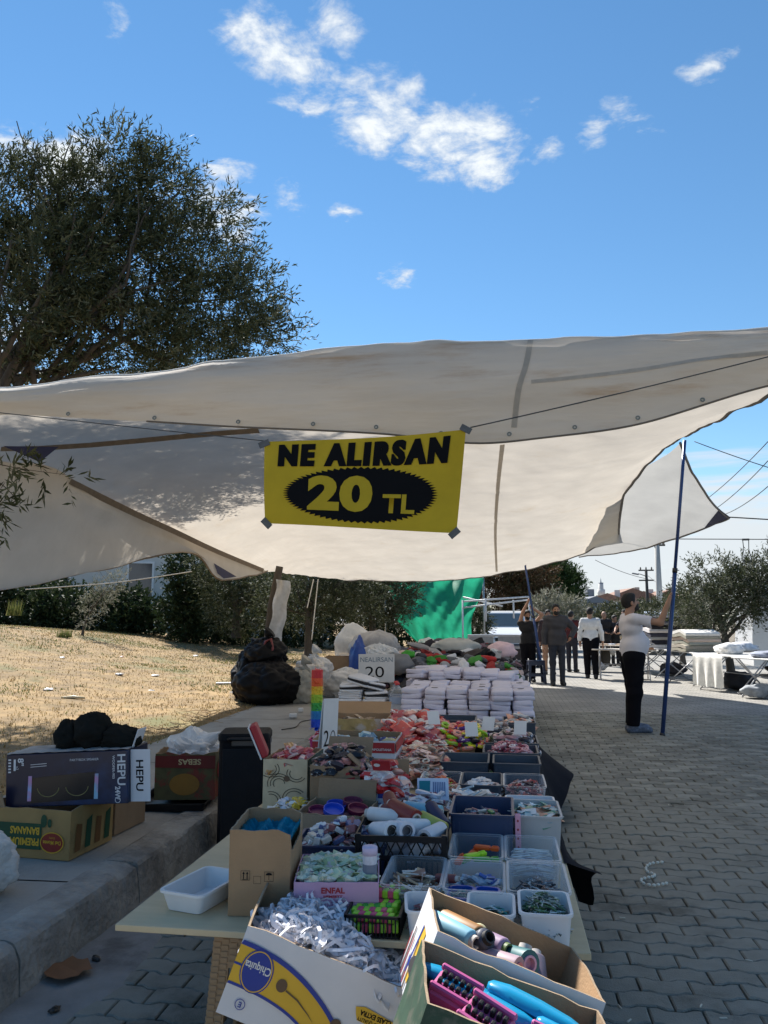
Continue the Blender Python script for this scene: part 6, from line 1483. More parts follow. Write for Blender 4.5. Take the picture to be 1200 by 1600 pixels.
# bundles of goods further along
t = thing('cardboard_box', 'plain brown box standing behind the slumped white sack', 'carton', (-2.75, 13.1, SZ), 5); pbox(t, .42, .40, .62, [m_card2, m_card2, m_cardedge], seed=64)
mb = MB(); mb.blob(.16, .16, .50, T(0, 0, .42), 20, 16, .3, 15); o = mb.build('blue_bag', M('blue_film', alb=(.012, .06, .30), rough=.35, bump=1.0, bscale=12), None, True); place(o, (-2.35, 12.85, SZ)); tag(o, 'tall blue plastic bag beside the plain brown box', 'bag')
for i, (lb, x, y, z, rx, ry, rz_, m_) in enumerate([('clear wrapped bale of grey goods standing on the white bale', -2.15, 13.3, .72, .45, .35, .32, M('wrapped_grey', alb=(.30, .30, .31), rough=.45, var=.25, scale=6, bump=.8, bscale=14)), ('tall film wrapped bale at the back left of the goods', -2.6, 13.7, .72, .35, .3, .42, m_bag), ('white bale of folded goods by the price board', -1.95, 13.0, .30, .42, .3, .32, m_shirt2)]):
    mb = MB(); mb.blob(rx, ry, rz_, I4, 26, 18, .2, 80 + i, flat=.85); o = mb.build('goods_bale', m_, None, True); place(o, (x, y, SZ + z)); tag(o, lb, 'bale', 'wrapped bales by the kerb')
# leaning post with a white bag
t = thing('wooden_post', 'dark leaning wooden post behind the black sacks propping the awning', 'post', (-3.95, 12.5, LZ(-3.95, 12.5)))
pt = at(437, 885, 12.5) - Vector((-3.95, 12.5, LZ(-3.95, 12.5)))
mb = MB(); mb.tube([Vector((0, 0, -.05)), pt * .35 + Vector((.02, 0, 0)), pt * .7 + Vector((-.02, 0, 0)), pt], [.09, .08, .075, .06], 10); mb.build('shaft', m_bark, t, True)
b0 = at(434, 905, 12.3)
mb = MB(); g = []
for i in range(14):
    t_ = i / 13; g.append([b0 + Vector((-.03 - .10 * t_ + .02 * math.sin(i), 0, -1.0 * t_)) + Vector((.26 * k / 6 * (1 - .35 * abs(t_ - .35)), .04 * math.sin(k * 1.3 + i * .5), -.03 * k / 6)) for k in range(7)])
mb.grid(g); tag(mb.build('hanging_bag', M('white_film'), None, True), 'torn white plastic sheet hanging on the leaning post', 'plastic sheet')
for (lb, a, b) in (('white cord hanging under the awning by the leaning post', at(490, 905, 14.6), at(480, 950, 14.6)), ('second longer white cord hanging under the awning', at(497, 905, 14.6), at(487, 1000, 14.6))): rope([a, b], .010, lb, mat=M('white_rope'))

# ---- litter -----------------------------------------------------------------------------------------
t = thing('bead_string', 'string of grey beads lying curled on the pavers', 'string')
pts = [on(1003, 1383), on(1020, 1384), on(1035, 1381), on(1003, 1383)]
path = [on(px, py, .012) for px, py in ((1041, 1380), (1030, 1382), (1018, 1383), (1004, 1379), (1002, 1374), (1012, 1371), (1021, 1369), (1022, 1366), (1012, 1362), (1009, 1357), (1013, 1351), (1022, 1348), (1034, 1347))]
me = None
for i in range(22):
    p = catmull(path, i / 21); 
    if me is None: mb = MB(); mb.blob(.012, .0085, .0085, I4, 8, 6); me = mb.mesh('bead', C(215, 215, 205), True)
    d = catmull(path, min(1, i / 21 + .02)) - p; o = link('bead', me, t); o.matrix_local = T(*p) @ Matrix.Rotation(math.atan2(d.y, d.x), 4, 'Z')
def scrap(label, p, s_, c_, seed, name='paper_scrap', cat='litter', h=.3):
    mb = MB(); mb.blob(s_, s_ * .7, s_ * h, I4, 12, 8, .5, seed, flat=.4); o = mb.build(name, c_, None); place(o, (p.x, p.y, p.z + s_ * h * .35), seed * 37 % 180); tag(o, label, cat, 'litter on the ground')
p = on(105, 1520, .02)
mb = MB(); g = [[(.09 * (j / 6 - .5) * (1 - .5 * abs(i / 6 - .5)) * 2, .16 * (i / 6 - .5), .012 + .02 * mnoise.noise(Vector((i * .6, j * .6, 1))) + .015 * abs(j / 6 - .5)) for j in range(7)] for i in range(7)]; mb.grid(g)
o = mb.build('dead_leaf', C(125, 85, 55, .8), None, True); place(o, (p.x, p.y, .02), 60); tag(o, 'large dry brown leaf lying in the gutter', 'leaf')
lw = lambda px, py, y: (lambda v: Vector((v.x, v.y, lawn_z(v.x, v.y))))(at(px, py, y))
def on_lawn(px, py):
    y = 5.0
    while y < 40:
        v = at(px, py, y)
        if v.z <= lawn_z(v.x, v.y): return Vector((v.x, v.y, lawn_z(v.x, v.y)))
        y += .1
    return at(px, py, 20)
for i, (px, py, s_, lb) in enumerate([(75, 1079, .09, 'white crumpled litter bag at the left of the verge'), (97, 1028, .07, 'small pale scrap of plastic left of the sapling shadow'), (187, 1055, .09, 'white crumpled bag in the middle of the verge'), (242, 1057, .08, 'white scrap right of the crumpled bag on the verge'), (282, 979, .12, 'white litter far back on the verge'), (190, 1027, .07, 'pinkish scrap on the verge'), (306, 1026, .09, 'pale litter near the black sacks'), (236, 1081, .06, 'tiny white scrap near the footway'), (297, 993, .09, 'second far scrap near the back of the verge')]):
    scrap(lb, on_lawn(px, py), s_, C(205, 205, 205) if i != 5 else C(205, 150, 130), 100 + i)
p = on_lawn(113, 1094); mb = MB(); mb.tube([(-.16, 0, .02), (0, .03, .03), (.18, 0, .02)], [.02, .025, .015], 7); o = mb.build('dry_stick', C(205, 190, 155), None, True); place(o, p, 10); tag(o, 'pale peeled stick on the dry grass', 'stick')
for i, (px, py, lb) in enumerate([(350, 1070, 'flattened white carton left of the black sacks'),]):
    p = on_lawn(px, py); mb = MB(); mb.box(.3, .14, .03, I4, .005); o = mb.build('white_carton', m_whitec); place(o, p, 20); tag(o, lb, 'litter')
t = thing('drink_bottle', 'clear drink bottle lying left of the black sacks', 'bottle', mat=T(*(on_lawn(372, 1092) + Vector((0, 0, .06)))) @ RZ(15) @ RY(90)); mb = MB(); mb.lathe([(.0, -.13), (.05, -.13), (.05, .06), (.02, .11), (.02, .14)], 14); mb.build('bottle_body', m_clear, t, True); mb = MB(); mb.lathe([(.051, -.05), (.051, .03)], 14, cap=False); mb.build('paper_label', C(160, 60, 60), t, True)
for i, (px, py, lb) in enumerate([(458, 1121, 'white broken lump of polystyrene on the footway'), (470, 1112, 'smaller white polystyrene lump behind it')]):
    p = on(px, py, SZ); mb = MB(); mb.box(.10 - .03 * i, .05, .05, I4, .008); o = mb.build('foam_block', m_white); place(o, p, 15); tag(o, lb, 'litter')
mb = MB(); mb.tube([catmull([on(440, 1140, SZ + .006), on(462, 1136, SZ + .006), on(470, 1128, SZ + .006), on(488, 1124, SZ + .006), on(500, 1118, SZ + .006)], i / 24) for i in range(25)], .006, 6); tag(mb.build('power_cable', m_black, None, True), 'black cable trailing over the footway behind the loudspeaker', 'cable')
for i, (px, py) in enumerate([(972, 1435), (983, 1596), (968, 1574), (1170, 1502), (1110, 1270), (1045, 1258), (868, 1440), (1130, 1592), (1095, 1573)]):
    p = on(px, py, .001); mb = MB(); mb.box(.03, .007, .006, I4, .002); o = mb.build('cigarette_end', C(190, 185, 170)); place(o, p, i * 53); tag(o, ['scrap of pale litter between pavers beside the stall edge', 'pale butt at the bottom right on the pavers', 'butt just above the bottom edge right of the cartons', 'pale scrap at the right edge of the pavers', 'scrap far right behind the bead string', 'scrap behind the bead string', 'scrap under the stall edge by the white tray', 'butt near the bottom right corner', 'scrap near the bottom right cartons'][i], 'litter', 'scraps on the pavers')
for (px, py, lb) in ((85, 1580, 'dark clod in the gutter at the lower left'), (150, 1500, 'small stone in the gutter')):
    scrap(lb, on(px, py, .01), .025, C(40, 38, 34), int(px), 'clod', 'stone', .5)
mb = MB(); q = random.Random(6)
for k in range(40):
    a = Vector((q.uniform(-3.9, -3.62), q.uniform(7, 10), 0)); L_ = q.uniform(.2, .5); az = q.uniform(0, 6.28); P_ = [a + Vector((math.cos(az + .5 * mnoise.noise(Vector((k, i, 0)))) * L_ * i / 5, math.sin(az) * L_ * i / 5, 0)) for i in range(6)]
    for p_ in P_: p_.z = LZ(p_.x, p_.y) + .02 + .03 * q.random()
    mb.tube(P_, [.006, .005, .005, .004, .003, .002], 5)
tag(mb.build('dry_twigs', C(165, 140, 105, .9), None), 'scattered dry twigs along the edge of the footway', 'twigs', kind='stuff')

# ================================================================== people (one continuous body each, clothes and hair as children)
class Field:
    """signed distance field on a grid, smooth unions, extracted with surface nets"""
    def __init__(s, lo, hi, h):
        s.lo = np.array(lo, float); s.h = h; s.n = np.ceil((np.array(hi) - s.lo) / h).astype(int) + 1
        s.f = np.full(tuple(s.n), .3, np.float32)
    def _sub(s, a, b):
        i0 = np.maximum(np.floor((a - s.lo) / s.h).astype(int), 0); i1 = np.minimum(np.ceil((b - s.lo) / s.h).astype(int) + 1, s.n)
        if (i1 <= i0).any(): return None
        ax = [s.lo[k] + s.h * np.arange(i0[k], i1[k]) for k in range(3)]
        return (slice(i0[0], i1[0]), slice(i0[1], i1[1]), slice(i0[2], i1[2])), np.stack(np.meshgrid(*ax, indexing='ij'), -1)
    def put(s, sl, d, k):
        a = s.f[sl]
        if k > 0: hh = np.maximum(k - np.abs(a - d), 0) / k; s.f[sl] = np.minimum(a, d) - hh * hh * k * .25
        else: s.f[sl] = np.minimum(a, d)
    def cap(s, a, b, ra, rb, k=.02, flat=None, ff=1.0, end=None):
        a = np.array(a, float); b = np.array(b, float); m = max(ra, rb) / min(1, ff) * 1.0 + .06
        r_ = s._sub(np.minimum(a, b) - m, np.maximum(a, b) + m)
        if r_ is None: return
        sl, p = r_; ab = b - a; t = np.clip(((p - a) @ ab) / max(ab @ ab, 1e-9), 0, 1); o = p - (a + t[..., None] * ab); r = ra + (rb - ra) * t
        if flat is not None:
            c = o @ flat; o = o + (c * (1 / ff - 1))[..., None] * flat
        d = np.linalg.norm(o, axis=-1) - r
        if flat is not None: d = d * min(1, ff)
        if end is not None:
            u = ab / np.linalg.norm(ab); d = np.maximum(d, (p - b) @ u - end)
        s.put(sl, d.astype(np.float32), k)
    def ell(s, c, rad, Rm=None, k=.02):
        c = np.array(c, float); rad = np.array(rad, float); m = rad.max() + .05; r_ = s._sub(c - m, c + m)
        if r_ is None: return
        sl, p = r_; q = p - c
        if Rm is not None: q = q @ np.array(Rm)
        k0 = np.linalg.norm(q / rad, axis=-1); k1 = np.linalg.norm(q / rad ** 2, axis=-1)
        s.put(sl, (k0 * (k0 - 1) / np.maximum(k1, 1e-6)).astype(np.float32), k)
    def pts(s):
        return [s.lo[k] + s.h * np.arange(s.n[k]) for k in range(3)]
    def trim(s, n, off):
        X, Y, Z = s.pts(); s.f = np.maximum(s.f, (X[:, None, None] * n[0] + Y[None, :, None] * n[1] + Z[None, None, :] * n[2] - off).astype(np.float32))
    def fold(s, amp, fx, fy, fz, ph=0):
        X, Y, Z = s.pts(); s.f = s.f + (amp * np.sin(X[:, None, None] * fx + Y[None, :, None] * fy + Z[None, None, :] * fz + ph + 1.5 * np.sin(Z[None, None, :] * 9 + ph))).astype(np.float32)
    def mesh(s, name, mats):
        f = s.f; f[0] = f[-1] = .3; f[:, 0] = f[:, -1] = .3; f[:, :, 0] = f[:, :, -1] = .3
        neg = f < 0
        c = np.zeros(tuple(s.n - 1), np.int8); cs = []
        for dx in (0, 1):
            for dy in (0, 1):
                for dz in (0, 1):
                    a = neg[dx:s.n[0] - 1 + dx, dy:s.n[1] - 1 + dy, dz:s.n[2] - 1 + dz]; c += a; cs.append((dx, dy, dz))
        act = np.argwhere((c > 0) & (c < 8)); idx = np.full(tuple(s.n - 1), -1, np.int64); idx[tuple(act.T)] = np.arange(len(act))
        vals = np.stack([f[act[:, 0] + d[0], act[:, 1] + d[1], act[:, 2] + d[2]] for d in cs], 1); C8 = np.array(cs, float)
        acc = np.zeros((len(act), 3)); cnt = np.zeros(len(act))
        for i in range(8):
            for j in range(i + 1, 8):
                if np.abs(C8[i] - C8[j]).sum() == 1:
                    m = (vals[:, i] < 0) != (vals[:, j] < 0); t = np.where(m, vals[:, i] / np.where(m, vals[:, i] - vals[:, j], 1), 0)
                    acc += np.where(m[:, None], C8[i] + t[:, None] * (C8[j] - C8[i]), 0); cnt += m
        V = s.lo + s.h * (act + acc / np.maximum(cnt, 1)[:, None]); F = []
        for ax in range(3):
            u, v = [(1, 2), (2, 0), (0, 1)][ax]
            a = neg; b = np.roll(neg, -1, ax); e = np.argwhere(a != b); e = e[(e[:, ax] < s.n[ax] - 1) & (e[:, u] > 0) & (e[:, v] > 0) & (e[:, u] < s.n[u] - 1) & (e[:, v] < s.n[v] - 1)]
            def cell(du, dv): q = e.copy(); q[:, u] -= du; q[:, v] -= dv; return idx[tuple(q.T)]
            quad = np.stack([cell(1, 1), cell(0, 1), cell(0, 0), cell(1, 0)], 1); fl = ~neg[tuple(e.T)]; quad[fl] = quad[fl][:, ::-1]; F.append(quad[(quad >= 0).all(1)])
        F = np.concatenate(F); me = bpy.data.meshes.new(name); me.from_pydata(V.tolist(), [], F.tolist())
        for m in (mats if isinstance(mats, list) else [mats]): me.materials.append(m)
        me.polygons.foreach_set('use_smooth', [True] * len(F)); me.update(); return me

m_skin = M('skin_tan', alb=(.36, .20, .13), rough=.55, var=.08)
m_hair = M('hair_black', alb=(.010, .008, .007), rough=.7, var=.3, scale=60, bump=1, bscale=120)
m_shoe = M('shoe_black', alb=(.012, .012, .014), rough=.6)
def ik(sh, tgt, l1, l2, hint):
    sh, tgt = Vector(sh), Vector(tgt); d = tgt - sh; L = min(d.length, (l1 + l2) * .995); u = d.normalized(); a = (l1 * l1 - l2 * l2 + L * L) / (2 * L); hgt = math.sqrt(max(l1 * l1 - a * a, 0))
    hv = Vector(hint); hv = (hv - u * hv.dot(u)).normalized(); return sh + u * a + hv * hgt, sh + u * L
def person(label, loc, rz, arms, shirt, trousers, skin=None, short=True, hem=.90, hair=None, beard=False, bald=False, head_yaw=0, head_pitch=0, legs=None, belly=0.0, res=.012, shoes=None, H=1.75,
           trouser_k=1.0, jacket=False, lean=(0, 0), group=None, girth=1.0, collar=None):
    """arms: {'l': (wrist target, elbow hint, grip axis or None), 'r': ...} in local metres, facing -Y"""
    skin = skin or m_skin; hair = hair or m_hair; shoes = shoes or m_shoe; g_ = girth
    Yf = np.array((0, 1.0, 0)); lx, ly = lean
    hipz, knz = .92, .50
    legs = legs or {'l': ((.10, 0, .50), (.105, .01, .09), (.12, -.16)), 'r': ((-.10, 0, .50), (-.105, .01, .09), (-.12, -.16))}
    neck = (lx * .9, .01 + ly * .9, 1.50); headc = Vector((lx, -.01 + ly, 1.632)); chest = (lx * .7, 0 + ly * .7, 1.30); waist = (lx * .3, -.01 + ly * .3, 1.08); pel = (0, .005, .95)
    sh = {'l': (.185 * g_ + lx * .85, ly * .85, 1.425), 'r': (-.185 * g_ + lx * .85, ly * .85, 1.425)}
    J = {}
    for s_ in 'lr':
        tgt, hint, grip = arms[s_]; el, wr = ik(sh[s_], tgt, .30, .27, hint); J[s_] = (el, wr, grip)
    Hm = RZ(head_yaw) @ RX(head_pitch); Rm = np.array(Hm.to_3x3()); hp = lambda x, y, z: tuple(headc + (Hm @ Vector((x, y, z))))
    allp = [Vector(p) for s_ in 'lr' for p in (J[s_][0], J[s_][1])] + [Vector(legs[s_][2] + (0,)) for s_ in 'lr']
    mn = [min([p[k] for p in allp] + [[-.30, -.26, 0][k]]) - .16 for k in range(3)]; mx = [max([p[k] for p in allp] + [[.30, .24, 1.80][k]]) + .16 for k in range(3)]
    mn[2] = -.03
    def new(h=res): return Field(mn, mx, h)
    def torso(f, e, k=.06):
        f.cap((sh['r'][0] + .03, sh['r'][1], 1.42), (sh['l'][0] - .03, sh['l'][1], 1.42), .062 + e, .062 + e, k)
        f.cap((chest[0] - .075 * g_, chest[1], 1.32), (chest[0] + .075 * g_, chest[1], 1.32), .125 + e, .125 + e, k, Yf, .86)
        f.cap((waist[0] - .055 * g_, waist[1] - belly * .5, 1.08), (waist[0] + .055 * g_, waist[1] - belly * .5, 1.08), .118 * (.5 + .5 * g_) + e + belly * .45, .118 * (.5 + .5 * g_) + e + belly * .45, k, Yf, .92)
        f.cap((pel[0] - .065 * g_, pel[1], .94), (pel[0] + .065 * g_, pel[1], .94), .115 + e, .115 + e, k, Yf, .95)
        if belly: f.ell((waist[0], waist[1] - .07 - belly * .6, 1.10), (.13 * g_ + e, .08 + belly + e, .16 + e), None, k)
    # body
    f = new()
    torso(f, 0); f.cap(neck, hp(0, .02, -.07), .058, .052, .03)
    f.ell(hp(0, .008, .018), (.074, .094, .100), Rm, .02); f.ell(hp(0, -.022, -.05), (.056, .066, .062), Rm, .03); f.ell(hp(0, -.055, -.085), (.03, .028, .026), Rm, .02)
    f.cap(hp(0, -.088, .005), hp(0, -.108, -.032), .010, .015, .012); f.ell(hp(0, -.082, .030), (.05, .014, .012), Rm, .015); f.ell(hp(0, -.085, -.062), (.024, .012, .010), Rm, .012)
    for s_ in (-1, 1): f.ell(hp(s_ * .076, .012, -.005), (.012, .022, .034), Rm, .006)
    for s_ in 'lr':
        el, wr, grip = J[s_]; f.cap(sh[s_], el, .052, .042, .03); f.cap(el, wr, .043, .029, .02)
        d = (wr - el).normalized(); sg = 1 if s_ == 'l' else -1
        if grip is not None: ax = Vector(grip).normalized(); nrm = d.cross(ax).normalized() * sg; side = ax
        else: side = Vector((0, -1, 0)); side = (side - d * side.dot(d)).normalized(); nrm = Vector((-sg, 0, 0)); nrm = (nrm - d * nrm.dot(d) - side * nrm.dot(side)).normalized()
        palm = wr + d * .055
        f.cap(wr + d * .02 - side * .012, palm - side * .016, .022, .02, .012); f.cap(wr + d * .02 + side * .016, palm + side * .022, .022, .02, .012)
        for k_, (off, ln) in enumerate(((.034, .026), (.012, .030), (-.011, .028), (-.032, .022))):
            p = palm + side * off + d * .025; dd = d.copy(); bend = .95 if grip is not None else .32
            for q_ in range(3):
                ang = bend * (q_ + (1 if grip is not None else .6)); dd = (d * math.cos(ang) + nrm * math.sin(ang)); p2 = p + dd * ln * (1 - .12 * q_); f.cap(p, p2, .0095, .0085, .004); p = p2
        p = wr + d * .03 + side * .03; dd = (d * .6 + side * .7 + nrm * .35).normalized(); p2 = p + dd * .04; f.cap(p, p2, .012, .010, .008); f.cap(p2, p2 + (dd * .4 + d * .5 + nrm * .5).normalized() * .032, .010, .0085, .004)
        kn, an, toe = legs[s_]; hx = .095 if s_ == 'l' else -.095
        f.cap((hx, 0, hipz), kn, .085, .056, .04); f.cap(kn, an, .056, .038, .02); f.cap(an, (toe[0], toe[1] + .03, .045), .030, .024, .02)
    body = link('person', f.mesh('person', skin)); place(body, loc, rz); tag(body, label, 'person', group); body.scale = (H / 1.75,) * 3
    for s_ in (-1, 1):
        mb = MB(); mb.blob(.0115, .008, .008, T(*hp(s_ * .031, -.083, .006)), 8, 6); mb.build('eye', M('eye_dark', alb=(.03, .02, .015), rough=.2), body, True)
    # hair
    if not bald:
        f = Field(list(headc - Vector((.14, .16, .16))), list(headc + Vector((.14, .16, .18))), .007)
        f.ell(hp(0, .014, .026), (.083, .103, .107), Rm, 0); f.ell(hp(0, -.03, .085), (.06, .055, .038), Rm, .02); nn = Hm @ Vector((0, -.82, -.57)); o_ = nn.dot(headc + Hm @ Vector((0, -.062, .045))); f.trim(tuple(nn), o_); n2 = Hm @ Vector((0, -.35, -.93)); f.trim(tuple(n2), n2.dot(headc + Hm @ Vector((0, .03, -.045))))
        link('hair', f.mesh('hair', hair), body)
    if beard:
        f = Field(list(headc - Vector((.12, .16, .18))), list(headc + Vector((.12, .12, .1))), .007)
        f.ell(hp(0, -.026, -.055), (.060, .070, .066), Rm, 0); f.ell(hp(0, -.06, -.09), (.036, .034, .032), Rm, .02); nn = Hm @ Vector((0, .75, .66)); f.trim(tuple(nn), nn.dot(headc + Hm @ Vector((0, -.052, -.028))))
        link('beard', f.mesh('beard', hair), body)
    # upper garment
    e = .014 + (.016 if jacket else 0); f = new(); torso(f, e)
    for s_ in 'lr':
        el, wr, _ = J[s_]; S0 = Vector(sh[s_])
        if short: f.cap(S0, S0.lerp(el, .62), .066 + e * .4, .060 + e * .5, .03, end=0.0)
        else: f.cap(S0, el, .062 + e * .5, .054 + e * .5, .03); f.cap(el, el.lerp(wr, .96), .053 + e * .5, .040 + e * .4, .02, end=0.0)
    f.fold(.0045, 6, 5, 34, .4); f.fold(.003, 24, 11, 17, 2.0)
    f.trim((0, 0, -1), -hem); f.trim((0, -.22, 1), 1.492 + (.03 if jacket else .0)) if True else None
    link('jacket' if jacket else 'shirt', f.mesh('upper_garment', shirt), body)
    # trousers
    f = new(); tk = trouser_k
    f.cap((-.065 * g_, .005, .95), (.065 * g_, .005, .95), .118 + .012, .118 + .012, .05, Yf, .95)
    if belly: f.cap((-.055 * g_, -.01 - belly * .3, 1.02), (.055 * g_, -.01 - belly * .3, 1.02), .118 + belly * .35, .118 + belly * .35, .05, Yf, .92)
    for s_ in 'lr':
        kn, an, toe = legs[s_]; hx = .095 if s_ == 'l' else -.095
        f.cap((hx, 0, hipz), kn, .096 * tk, .070 * tk, .05); a2 = Vector(kn).lerp(Vector(an), 1.0); f.cap(kn, a2, .070 * tk, .058 * tk, .03, end=.0)
    f.fold(.004, 9, 7, 26, 1.0); f.trim((0, 0, 1), min(hem + .10, 1.04))
    link('trousers', f.mesh('trousers', trousers), body)
    for s_ in 'lr':
        kn, an, toe = legs[s_]; A = Vector(an); t3 = Vector((toe[0], toe[1], 0))
        f = Field([min(A.x, t3.x) - .08, min(A.y, t3.y) - .10, -.01], [max(A.x, t3.x) + .08, max(A.y, t3.y) + .12, .17], .008)
        dirn = (t3 - Vector((A.x, A.y, 0))).normalized(); heel = Vector((A.x, A.y, .042)) - dirn * .045
        f.cap(heel, t3 - dirn * .04 + Vector((0, 0, .036)), .044, .042, .02); f.cap((A.x, A.y, .12), (A.x, A.y, .05), .05, .052, .03); f.cap((A.x, A.y, .085), t3 - dirn * .06 + Vector((0, 0, .05)), .048, .034, .03); f.trim((0, 0, -1), -.004); f.trim((0, 0, 1), .145)
        o = link('shoe', f.mesh('shoe', shoes), body)
    return body

def loc_of(body_loc, rz, p, H=1.75):
    """world point -> the figure's local metres"""
    return tuple((RZ(-rz) @ (Vector(p) - Vector(body_loc))) * (1.75 / H))
# 1: man in the white T-shirt raising the pole
HL = Vector((1.72, 10.72, 0)); HRZ = 97
axp = (POLE_TOP - POLE_FOOT).normalized(); zz = 1.70; ph = POLE_FOOT + axp * (zz / axp.z)
tg = loc_of(HL, HRZ, ph + Vector((-.075, -.02, -.075))); ga = tuple(RZ(-HRZ) @ axp)
person('man in a white T-shirt and black trousers holding up the tall blue pole', HL, HRZ, {'r': (tg, (0, -.2, -1), ga), 'l': ((.26, -.10, .84), (1, .5, 0), None)}, M('white_tee', alb=(.66, .64, .68), rough=.85, var=.04), M('black_denim', alb=(.007, .007, .010), rough=.95, spec=.1),
       short=True, hem=.93, belly=.03, girth=1.25, beard=True, head_yaw=8, head_pitch=-14, res=.0085, H=1.80,
       legs={'l': ((.09, -.03, .50), (.075, .02, .09), (.085, -.22)), 'r': ((-.095, .01, .50), (-.09, .05, .09), (-.10, -.19))}, shoes=M('sneaker_blue_grey', alb=(.10, .13, .19), rough=.6, var=.6, scale=26), trouser_k=1.34)
# 2: man in black with both arms up
BL = Vector((.60, 18.9, 0)); ax2 = (P2_TOP - P2_FOOT).normalized(); q2 = P2_FOOT + ax2 * (1.78 / ax2.z); q3 = P2_FOOT + ax2 * (1.95 / ax2.z)
BL = Vector((q2.x - .10, q2.y + .28, 0))
person('man in black holding the second blue pole above his head', BL, 5, {'r': (loc_of(BL, 5, q3 + Vector((-.06, .09, 0))), (-1, .2, -.2), tuple(RZ(-5) @ ax2)), 'l': (loc_of(BL, 5, q2 + Vector((.05, .09, 0))), (1, .2, -.3), tuple(RZ(-5) @ ax2))},
       M('black_jersey', alb=(.010, .010, .013), rough=.9), M('black_denim'), short=True, hem=.84, beard=True, head_yaw=10, head_pitch=8, res=.014, H=1.68, trouser_k=1.15)
# 3: man in the dark jacket
p_ = on(872, 1071)
person('bearded man in a dark grey jacket and dark jeans facing the camera', p_, 6, {'r': ((-.29, -.02, .80), (-1, .4, 0), None), 'l': ((.27, -.14, 1.02), (1, .5, .1), None)}, M('charcoal_jacket', alb=(.035, .034, .040), rough=.7), M('dark_jeans', alb=(.018, .022, .035), rough=.9),
       short=False, hem=.86, jacket=True, beard=True, res=.013, H=1.80, girth=1.05)
# 4: man in the white sweater seen from behind
p4 = on(935, 1059)
p4 = on(925, 1060)
person('man in a white sweater and black trousers seen from behind carrying a bag', p4, 172, {'r': ((-.30, -.06, .82), (-1, .5, 0), None), 'l': ((.27, -.02, .84), (1, .4, 0), None)}, M('white_sweater', alb=(.68, .68, .67), rough=.9), M('black_denim'), short=False, hem=.92, res=.014, H=1.76, trouser_k=1.25,
       legs={'l': ((.10, -.06, .50), (.10, -.02, .09), (.11, -.2)), 'r': ((-.09, .05, .50), (-.10, .14, .10), (-.11, -.03))})
mb = MB(); mb.blob(.13, .06, .19, I4, 22, 16, .12, 3); bag = mb.build('carried_bag', M('olive_grey_bag', alb=(.05, .048, .042), rough=.8), None, True); place(bag, p4 + Vector((.36, .05, .52)), 0); tag(bag, 'dark bag hanging from the hand of the man in white', 'bag')
mb = MB(); mb.tube([(-.05, 0, .16), (-.04, 0, .25), (0, 0, .29), (.04, 0, .25), (.05, 0, .16)], .008, 6); mb.build('handle', m_black, bag, True)
# passers-by further back
stand = lambda k=0: {'r': ((-.26, -.05, .82), (-1, .4, 0), None), 'l': ((.26, -.05, .82), (1, .4, 0), None)}
fold_ = {'r': ((-.12, -.30, 1.08), (-1, .3, -.4), None), 'l': ((.12, -.30, 1.06), (1, .3, -.4), None)}
gp = 'shoppers further down the market'
for (lb, px, y, rz, sh_c, tr_c, arms, H_, kw) in [
    ('passer-by in brown trousers half hidden behind the jacketed man', 857, 21.5, 10, (60, 45, 45), (150, 115, 90), stand(), 1.72, dict(short=False)),
    ('passer-by in a red-brown top behind the jacketed man', 893, 22.5, 150, (95, 40, 38), (40, 40, 48), stand(), 1.70, dict(short=False)),
    ('passer-by in dark clothes left of the jacketed man', 846, 24.5, -20, (40, 44, 60), (35, 38, 48), stand(), 1.70, dict(short=False)),
    ('bald man in a dark jacket behind the left folding table', 945, 25.5, 20, (28, 26, 28), (30, 30, 34), fold_, 1.72, dict(short=False, jacket=True, bald=True)),
    ('woman in black with a pale bag beside the bald man', 961, 25.8, 30, (20, 19, 22), (22, 22, 26), stand(), 1.60, dict(short=False, jacket=True)),
    ('man in a navy T-shirt and beige trousers by the left folding table', 978, 24.6, -60, (30, 28, 44), (190, 170, 140), fold_, 1.76, dict(short=True))]:
    v = at(px, 1000, y); v.z = 0
    person(lb, v, rz, arms, C(*sh_c, .9), C(*tr_c, .9), res=.018, H=H_, hem=.88, group=gp, **kw)
mb = MB(); mb.blob(.10, .07, .12, I4, 16, 10, .1, 5); v = at(957, 1018, 25.5); o = mb.build('shoulder_bag', C(170, 165, 155), None, True); place(o, v); tag(o, 'pale shoulder bag on the woman in black', 'bag')

# ================================================================== across the road and beyond
m_steel = M('tube_steel', alb=(.42, .42, .43), rough=.35, metal=.7, var=.1)
m_top = M('table_top', alb=(.55, .47, .38), rough=.6, var=.08)
def fold_table(label, x, y, rz, L=1.6, W=.75, top=None, h=.74, mat=m_steel):
    t = thing('folding_table', label, 'table', (x, y, 0), rz, group='folding market tables')
    mb = MB(); mb.box(L, W, .025, T(0, 0, h - .025), .004); mb.build('table_top', top or m_top, t)
    for sx in (-1, 1):
        for s_ in (-1, 1):
            mb = MB(); xx = sx * (L / 2 - .18); mb.tube([(xx + s_ * .015, -s_ * W * .46, 0), (xx + s_ * .015, s_ * W * .46, h - .03)], .013, 8); mb.build('leg', mat, t, True)
        mb = MB(); mb.tube([(sx * (L / 2 - .18), -W * .45, .03), (sx * (L / 2 - .18), W * .45, .03)], .008, 6); mb.build('foot_bar', mat, t, True)
    mb = MB(); mb.tube([(-L / 2 + .18, 0, h * .5), (L / 2 - .18, 0, h * .5)], .010, 6); mb.build('stretcher', mat, t, True)
    return t
m_wtop = M('white_table_top', alb=(.66, .65, .63), rough=.5)
fold_table('nearest folding table with steel X legs at the right edge', 5.15, 15.35, -62, 1.7, .8, m_wtop)
fold_table('folding table draped with a white cloth on the right', 4.72, 17.0, -70, 1.6, .8, m_wtop)
